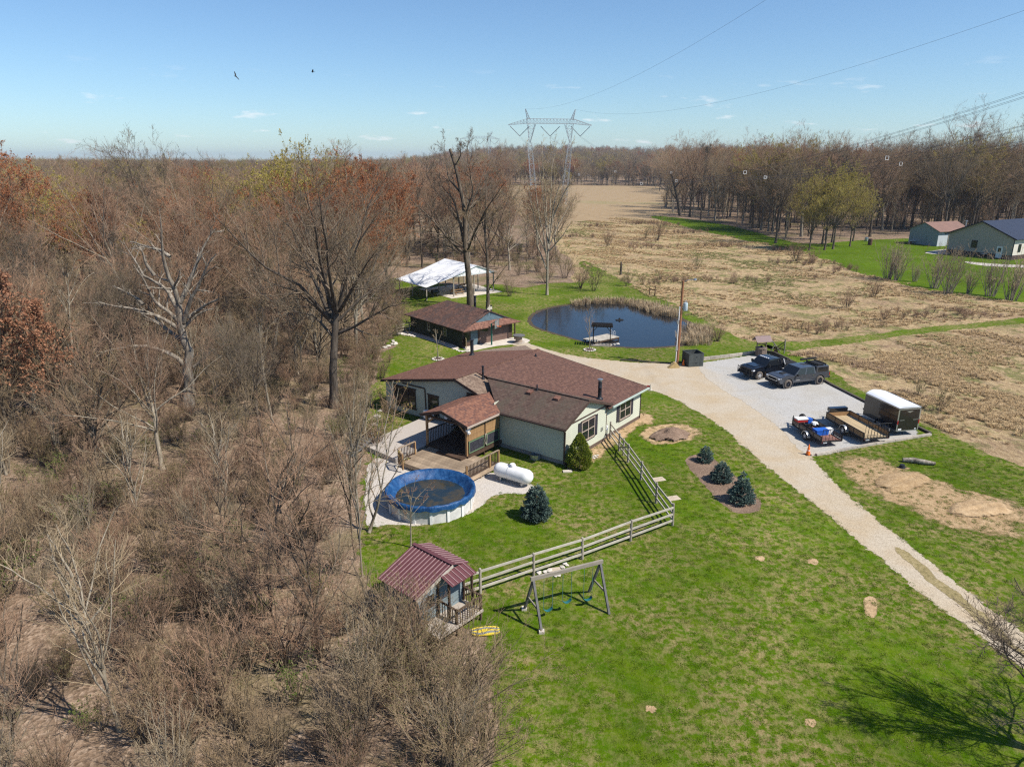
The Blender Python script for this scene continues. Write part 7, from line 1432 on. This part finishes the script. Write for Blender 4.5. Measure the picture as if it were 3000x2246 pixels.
# hoop, spool table, gate and odds by the garage
hp_ = thing('basketball_hoop', 'green basketball post with a clear backboard and orange rim before the garage', 'hoop', z6(1632, 878)[:], R(-20)); M_GRNP = pm('green_enamel', (.035, .16, .13), (.025, .12, .10), 4, .5)
MB().b2((-.07, -.07, 0), (.07, .07, 2.45)).build('post', M_GRNP, hp_); MB().beam((0, 0, 2.4), (.62, 0, 2.75), .07).build('arm', M_GRNP, hp_); MB().beam((0, 0, 1.9), (.6, 0, 2.15), .07).build('arm', M_GRNP, hp_)
fb = MB().b2((.60, -.62, 2.0), (.66, -.56, 2.9)).b2((.60, .56, 2.0), (.66, .62, 2.9)).b2((.60, -.56, 2.0), (.66, .56, 2.05)).b2((.60, -.56, 2.85), (.66, .56, 2.9)).build('backboard', M_GALV, hp_)
t = NT('clear_acrylic'); t.b.inputs['Transmission Weight'].default_value = .85; t.b.inputs['IOR'].default_value = 1.2; M_ACRY = t.done((.75, .9, .9), .05); MB().b2((.62, -.56, 2.05), (.635, .56, 2.85)).build('clear_panel', M_ACRY, fb)
hr = [(.90 + .22 * math.cos(a), .22 * math.sin(a), 2.2) for a in np.linspace(0, 6.283, 17)]; MB().tube(hr, .018, 6, False).beam((.66, 0, 2.2), (.7, 0, 2.2), .1, .05).build('rim', M_ORANGE, hp_)
spt = thing('cable_spool', 'wooden cable spool standing as a table on the apron right of the garage', 'spool table', gf(1520, 1004)[:]); M_SPOOL = pm('spool_wood', (.34, .27, .21), (.23, .18, .14), 3, .85, .2, 12, stretch=(4, 4, .4))
MB().lathe([(.42, .12), (.38, .3), (.38, .72), (.44, .82)], 18).build('drum', M_SPOOL, spt, True); MB().lathe([(.68, .82), (.68, .90), (0, .90)], 24).build('top', M_DARKGREY, spt); MB().lathe([(.66, 0), (.66, .12), (0, .12)], 24).build('base', M_CREAMFLOOR, spt)
og = thing('garden_gate', 'tan wooden gate standing open at the garage corner', 'gate', z6(1195, 930)[:], R(100))
for k in range(5): MB().b2((-.5 + k * .2, -.015, .1), (-.32 + k * .2, .015, 1.15)).build('board', M_TANWOOD, og)
MB().b2((-.52, .016, .25), (.5, .04, .35)).b2((-.52, .016, .9), (.5, .04, 1.0)).beam((-.5, .03, .3), (.48, .03, .95), .03, .09).build('brace', M_TANWOOD, og); MB().b2((.52, -.06, 0), (.64, .06, 1.3)).build('post', M_DARKWOOD, og)
ho = thing('hose_coil', 'pale garden hose coiled on the porch side post', 'hose', (house.matrix_basis @ Vector((-1.85, 5.22, 1.25)))[:], ANG)
MB().tube([(.12 * math.cos(a) + .01 * math.sin(a * 7), -.02 - .03 * math.sin(a * 3), .38 * math.sin(a)) for a in np.linspace(0, 6.283 * 5, 90)], .022, 6).build('coil', M_RAILWOOD, ho); MB().tube([(.0, 0, .3), (0, .08, .35)], .03, 6).build('hook', M_BLACK, ho)
tp = thing('trail_post', 'two short dark posts with a rail beside the mown strip above the pond', 'fence', gf(1918, 868)[:]); MB().tube([(0, 0, 0), (0, 0, 1.6)], .08, 7).build('post', M_DARKWOOD, tp); MB().tube([(-.75, .3, 0), (-.75, .3, 1.3)], .06, 7).build('post', M_DARKWOOD, tp); MB().beam((-.75, .3, 1.0), (0, 0, 1.0), .05, .08).build('rail', M_DARKWOOD, tp)
tp = thing('dead_post', 'thick dark dead post at the edge of the meadow above the pond', 'post', gf(1818, 805)[:]); MB().tube([(0, 0, 0), (.05, 0, 1.2), (0, 0, 2.3)], [.22, .2, .12], 8).build('stem', M_BARK_D, tp, True); MB().tube([(0, 0, 1.5), (.4, 0, 2.0)], [.08, .03], 6).build('stub', M_BARK_D, tp)

# ------------------------------------------------------------------ far buildings
M_TIN = pm('blue_grey_tin', (.30, .37, .42), (.20, .25, .29), 1.2, .6, .2, 8, stretch=(4, 4, .3)); M_TINW = pm('pale_tin', (.56, .60, .64), (.40, .44, .48), 1.5, .6, stretch=(4, 4, .3)); M_RUSTR = pm('rust_red_roof', (.23, .135, .105), (.175, .105, .085), .8, .7, .2, 6)
M_TAUPES = pm('taupe_metal_siding', (.40, .37, .32), (.35, .32, .28), 1, .55, .15, 12, stretch=(6, 6, .2)); M_NAVY = pm('dark_blue_roof', (.022, .032, .060), (.018, .026, .048), 1, .6); M_DKBASE = pm('dark_stone_base', (.09, .06, .055), (.05, .035, .03), 3, .9)
bc = gf(2743.5, 722); bl = gf(2654.7, 715); br_ = gf(2812, 717)
ax = math.atan2((br_ - bc).y, (br_ - bc).x); Lb = 10.0; Wb = 8.0; EH, RH = 3.6, 5.3
barn = thing('barn', 'old tin-sided barn with a rust-red roof at the edge of the far lawn', 'barn', (bc.x, bc.y, 0), R(20))
MB().b2((0, 0, 0), (.05, Wb, EH)).build('wall', M_TIN, barn) if False else None
MB().add([(0, 0, 0), (0, Wb, 0), (0, Wb, EH), (0, Wb / 2, RH), (0, 0, EH), (.06, 0, 0), (.06, Wb, 0), (.06, Wb, EH), (.06, Wb / 2, RH), (.06, 0, EH)], [(0, 1, 2, 3, 4), (9, 8, 7, 6, 5), (0, 5, 6, 1), (1, 6, 7, 2), (2, 7, 8, 3), (3, 8, 9, 4), (4, 9, 5, 0)]).build('gable_wall', M_TIN, barn)
MB().b2((.06, 0, 0), (Lb, .06, EH)).b2((.06, Wb - .06, 0), (Lb, Wb, EH)).b2((Lb - .06, .06, 0), (Lb, Wb - .06, EH)).build('wall', M_TINW, barn)
MB().slab([(-.3, -.5, EH - .15), (Lb + .3, -.5, EH - .15), (Lb + .3, Wb / 2, RH + .06), (-.3, Wb / 2, RH + .06)], .08).slab([(-.3, Wb / 2 + .001, RH + .06), (Lb + .3, Wb / 2 + .001, RH + .06), (Lb + .3, Wb + .5, EH - .15), (-.3, Wb + .5, EH - .15)], .08).build('roof', M_RUSTR, barn)
MB().b2((3.2, -.08, .1), (6.4, -.01, 2.8)).build('sliding_door', M_GREYWOOD, barn); MB().b2((-.06, 3.1, 0), (-.01, 4.2, 2.2)).build('door', M_TIN, barn); MB().b2((2.0, -.12, EH - .5), (2.3, -.02, EH - .2)).build('lamp', M_WHITE, barn)
hc = gf(2961, 762); fh = thing('far_house', 'taupe metal-sided house with a dark blue roof at the right edge', 'house', (hc.x, hc.y, 0), R(28)); Wf = 13.5; Lf = 26.0; EH, RH = 4.4, 7.3
MB().add([(0, 0, .9), (0, Wf, .9), (0, Wf, EH), (0, Wf / 2, RH), (0, 0, EH), (.08, 0, .9), (.08, Wf, .9), (.08, Wf, EH), (.08, Wf / 2, RH), (.08, 0, EH)], [(0, 1, 2, 3, 4), (9, 8, 7, 6, 5), (0, 5, 6, 1), (1, 6, 7, 2), (2, 7, 8, 3), (3, 8, 9, 4), (4, 9, 5, 0)]).build('gable_wall', M_TAUPES, fh)
MB().b2((.08, 0, .9), (Lf, .08, EH)).b2((.08, Wf - .08, .9), (Lf, Wf, EH)).b2((Lf - .08, .08, .9), (Lf, Wf - .08, EH)).build('wall', pm('cream_siding', (.66, .62, .54), (.58, .54, .47), 1, .6, stretch=(6, 6, .2)), fh); MB().b2((-.02, -.02, 0), (Lf, Wf + .02, .9)).build('base', M_DKBASE, fh)
MB().slab([(-.5, -.6, EH - .2), (Lf, -.6, EH - .2), (Lf, Wf / 2, RH + .1), (-.5, Wf / 2, RH + .1)], .14).slab([(-.5, Wf / 2 + .001, RH + .1), (Lf, Wf / 2 + .001, RH + .1), (Lf, Wf + .6, EH - .2), (-.5, Wf + .6, EH - .2)], .14).build('roof', M_NAVY, fh)
MB().beam((-.53, -.62, EH - .28), (-.53, Wf / 2, RH), .06, .25).beam((-.53, Wf / 2, RH), (-.53, Wf + .62, EH - .28), .06, .25).build('fascia', M_BLACK, fh)
MB().b2((-.08, -.06, .2), (.06, .06, EH)).build('corner_trim', M_BLACK, fh)
window(fh, (-.01, 8.4, 0), NY, NX, 1.2, 1.6, 1.7, 1, 2, M_BLACK, None, .12); d_ = MB().b2((-.10, 1.9, .15), (-.01, 3.1, 2.5)).build('door', M_WHITE, fh); MB().b2((-.12, 2.2, 1.4), (-.105, 2.8, 2.2)).build('pane', M_GLASS, d_); window(fh, (1.8, -.01, 0), X, NY, 1.0, 1.6, 1.5, 1, 2, M_BLACK, None, .12)
MB().tube([(1.5, 11.2, 5.4), (1.5, 11.2, 6.9)], .14, 10).lathe([(.3, 6.9), (.3, 7.1), (0, 7.15)], 10, (1.5, 11.2, 0)).build('flue', M_GALV, fh)
for lb, px, py in (('white-topped bench by the wall of the far house', 2888, 753), ('white-topped table on the far lawn beside the barn', 2676, 714), ('white picnic table on the path beside the far house', 2810, 712)):
    o = thing('white_table', lb, 'table', gf(px, py)[:], .3); MB().b2((-1.1, -.5, .72), (1.1, .5, .8)).build('top', M_WHITE, o)
    for x in (-.8, .8): MB().b2((x - .06, -.3, 0), (x + .06, .3, .72)).build('leg', M_DARKWOOD, o)
dkf = thing('back_steps', 'dark slatted deck steps at the left end of the far house', 'steps', gf(2812, 742)[:], R(28))
for k in range(6): MB().b2((-1.2, -.6, .2 + k * .38), (1.0, .6, .26 + k * .38)).build('step', M_DARKWOOD, dkf)
for x in (-1.2, 1.0): MB().b2((x - .06, -.6, 0), (x + .06, .6, 2.4)).build('side', M_DARKWOOD, dkf)
sheet('far_path', w2([(1990, 546), (2040, 538), (2085, 536), (2085, 545), (2030, 550)]), .012, M_PEA, .5, .6, .1, 1); sheet('far_walk', w2([(2075, 564), (2120, 568), (2180, 572), (2330, 576), (2330, 583), (2180, 577), (2110, 573)]), .012, M_PEA, .5, .6, .1, 1)
for lb, px, py, h, m in (('rusty burn barrel on the far lawn before the yellow-green trees', 2548, 718, 1.5, M_RUST), ('pale drum on the far lawn beside the burn barrel', 2538, 707, 1.0, M_GALV), ('dark low cart in front of the barn door', 2764, 720, 1.1, M_DARKWOOD)):
    o = thing('drum' if 'cart' not in lb else 'yard_cart', lb, 'barrel' if 'cart' not in lb else 'cart', gf(px, py)[:]); MB().lathe([(.45, 0), (.5, h * .3), (.47, h * .32), (.5, h * .66), (.45, h), (.4, h), (.38, .1)], 12).build('body', m, o, True)
for i, (px, py, w_, h_) in enumerate(((716, 513, 16, 6), (740, 509, 12, 5))):
    Yd = 560 + 30 * i; c = at_depth(px, py, Yd); o = thing('far_farmhouse', ('white farm building far off between the skyline trees, the left one', 'white farm building far off between the skyline trees, the right one')[i], 'building', (c[0], Yd, 0), .3)
    MB().b2((-w_ / 2, 0, 0), (w_ / 2, 8, h_ + 4)).build('wall', M_WHITE, o); MB().prism([(-w_ / 2 - .4, h_ + 4), (w_ / 2 + .4, h_ + 4), (0, h_ + 7)], -.4, 8.4).build('roof', M_DARKGREY, o); MB().b2((-1, -.05, 5), (1, -.01, 7.5)).build('window', M_GLASS, o)

# ------------------------------------------------------------------ power pylon, conductors, birds
M_STEEL = pm('galvanised_lattice', (.42, .45, .47), (.32, .35, .37), .5, .5, metal=.3); M_INS = pm('grey_insulator', (.16, .20, .23), (.11, .14, .16), 2, .4); M_WIRE = pm('conductor_wire', (.09, .09, .10), (.07, .07, .08), 1, .5)
PY = Vector((17, 335, 0)); PROT = R(8)
def pylon(label, loc, sc=1.0, dens=.13):
    o = thing('power_pylon', label, 'pylon', loc, PROT); o.scale = (sc, sc, sc); th = dens
    def truss(mb, p0, p1, w0, w1, n, ax=(0, 1, 0)):
        p0 = Vector(p0); p1 = Vector(p1); d = (p1 - p0).normalized(); a = Vector(ax); b = d.cross(a).normalized(); C = [(1, 1), (1, -1), (-1, -1), (-1, 1)]
        R0 = [[p0.lerp(p1, i / n) + (a * u + b * v) * ((w0 + (w1 - w0) * i / n) / 2) for u, v in C] for i in range(n + 1)]
        for i in range(n):
            for k in range(4): mb.beam(R0[i][k], R0[i + 1][k], th); mb.beam(R0[i][k], R0[i + 1][(k + 1) % 4], th * .7); mb.beam(R0[i][k], R0[i][(k + 1) % 4], th * .7)
    for s, nm in ((-1, 'leg'), (1, 'leg')):
        mb = MB(); truss(mb, (s * 6.6, 0, 0), (s * 9.2, 0, 27), 2.6, 1.6, 12); truss(mb, (s * 9.2, 0, 27), (s * 8.5, 0, 35.0), .5, 3.4, 4); mb.build('leg', M_STEEL, o)
    mb = MB(); truss(mb, (-10.5, 0, 36), (10.5, 0, 36), 1.9, 1.9, 14); mb.build('crossarm', M_STEEL, o)
    for s in (-1, 1):
        mb = MB(); truss(mb, (s * 10.5, 0, 36), (s * 18.8, 0, 34.4), 1.9, .25, 6); mb.build('arm', M_STEEL, o); mb = MB(); truss(mb, (s * 9.8, 0, 36.8), (s * 11.2, 0, 41), 1.1, .2, 5); mb.build('horn', M_STEEL, o)
    for x in (-13.7, 0, 13.7):
        for s in (-1, 1): MB().tube([(x + s * 4.3, 0, 33.9), (x, 0, 29.8)], .16, 6).build('insulator', M_INS, o)
    return o
pylon('steel lattice power pylon with a wide crossarm in the field beyond the poplar', PY)
pylon('distant power pylon half hidden behind the bare tree left of the near one', Vector((-30, 700, 4)), 1.0, .12)
pc0, ps0 = math.cos(PROT), math.sin(PROT)
def conductor(label, x0, z0, dN, zN, sag, bundle, spacers=(), r=.014, N0=Vector((72, 20, 0)), name='power_line'):
    T_ = PY + Vector((x0 * pc0, x0 * ps0, z0)); E_ = N0 + Vector((dN[0], dN[1], zN)); o = thing(name, label, 'power line', T_[:]); n = 64
    P = lambda s: (E_ - T_) * s + Vector((0, 0, -4 * sag * s * (1 - s)))
    offs = [(0, 0)] if bundle == 1 else [(-.22, -.22), (.22, -.22), (.22, .22), (-.22, .22)]; side = (E_ - T_).cross(Vector((0, 0, 1))).normalized()
    for a, b in offs: MB().tube([P(i / n) + side * a + Vector((0, 0, b)) for i in range(n + 1)], r, 5).build('conductor', M_WIRE, o)
    for s in spacers:
        c = P(s); mb = MB()
        for k in range(4): p = offs[k]; q = offs[(k + 1) % 4]; mb.beam(c + side * p[0] * 1.2 + Vector((0, 0, p[1] * 1.2)), c + side * q[0] * 1.2 + Vector((0, 0, q[1] * 1.2)), .06)
        mb.build('spacer', M_WHITE, o)
conductor('lowest bundled power line sagging across the right wood', -13.7, 29.6, (-13.5, 0), 38, 19.6, 4, (.32, .50, .66, .76))
conductor('middle bundled power line with square white spacers across the right wood', 0, 29.6, (0, 0), 38, 19.1, 4, (.30, .46, .60, .71))
conductor('upper bundled power line leaving the picture at the right edge', 13.7, 29.6, (13.5, 0), 39, 18.8, 4, (.34, .52, .66))
conductor('thin overhead wire running up from the pylon to the top edge of the picture', -11.2, 41, (-11, 0), 62, 11.0, 1, (), .017, name='ground_wire'); conductor('thin overhead wire running from the pylon to the right edge below the other', 11.2, 41, (11, 0), 50, 11.5, 1, (), .017, name='ground_wire')
M_BIRD = pm('dark_feathers', (.03, .026, .024), (.02, .018, .016), 5, .9)
def bird(label, px, py, d, span, bank, head):
    v = ray(px, py); t_ = d / v[1]; o = thing('bird', label, 'bird', (t_ * v[0], d, CAM_H + t_ * v[2])); o.rotation_euler = (bank, 0, head); L = span / 2
    bd_ = MB().lathe([(0, -.34), (.05, -.30), (.10, -.12), (.12, .05), (.07, .22), (.055, .30), (.03, .36), (0, .38)], 9, (0, 0, 0), 'x'); bd_.add([(-.34, -.04, 0), (-.34, .04, 0), (-.62, .12, 0), (-.64, 0, 0), (-.62, -.12, 0), (-.4, 0, -.03)], [(0, 1, 2, 3, 4), (0, 5, 1)])
    for s in (-1, 1):
        top = [(.16, s * .05, .03), (.20, s * L * .45, .16), (.08, s * L * .85, .24), (-.05, s * L, .28), (-.16, s * L * .92, .25), (-.20, s * L * .5, .14), (-.20, s * .06, .01)]; n = len(top); bd_.add(top + [(a, b, c - .03) for a, b, c in top], [tuple(range(n)), tuple(range(n, 2 * n))[::-1]] + [(i, (i + 1) % n, n + (i + 1) % n, n + i) for i in range(n)])
    bd_.build('body', M_BIRD, o)
bird('larger dark soaring bird, the left one in the sky', 691, 224, 150, 1.75, R(62), R(80)); bird('smaller dark bird in the sky, right of the other', 916, 211, 210, 1.6, R(25), R(200))

# ------------------------------------------------------------------ the air: a closed box of thin haze
hz = MB().b2((-8300, -8300, -2), (8300, 8300, 100)); hzo = bpy.data.objects.new('haze', hz.mesh('haze')); COL.objects.link(hzo); hzo['kind'] = 'stuff'; hzo['label'] = 'thin bluish haze over the distance'
hm = bpy.data.materials.new('thin_haze'); hm.use_nodes = True; hn = hm.node_tree; hn.nodes.clear(); ho_ = hn.nodes.new('ShaderNodeOutputMaterial'); pv = hn.nodes.new('ShaderNodeVolumePrincipled')
pv.inputs['Color'].default_value = (.72, .84, 1.0, 1); pv.inputs['Density'].default_value = .00012; pv.inputs['Anisotropy'].default_value = .2; hn.links.new(pv.outputs[0], ho_.inputs['Volume']); hzo.data.materials.append(hm)
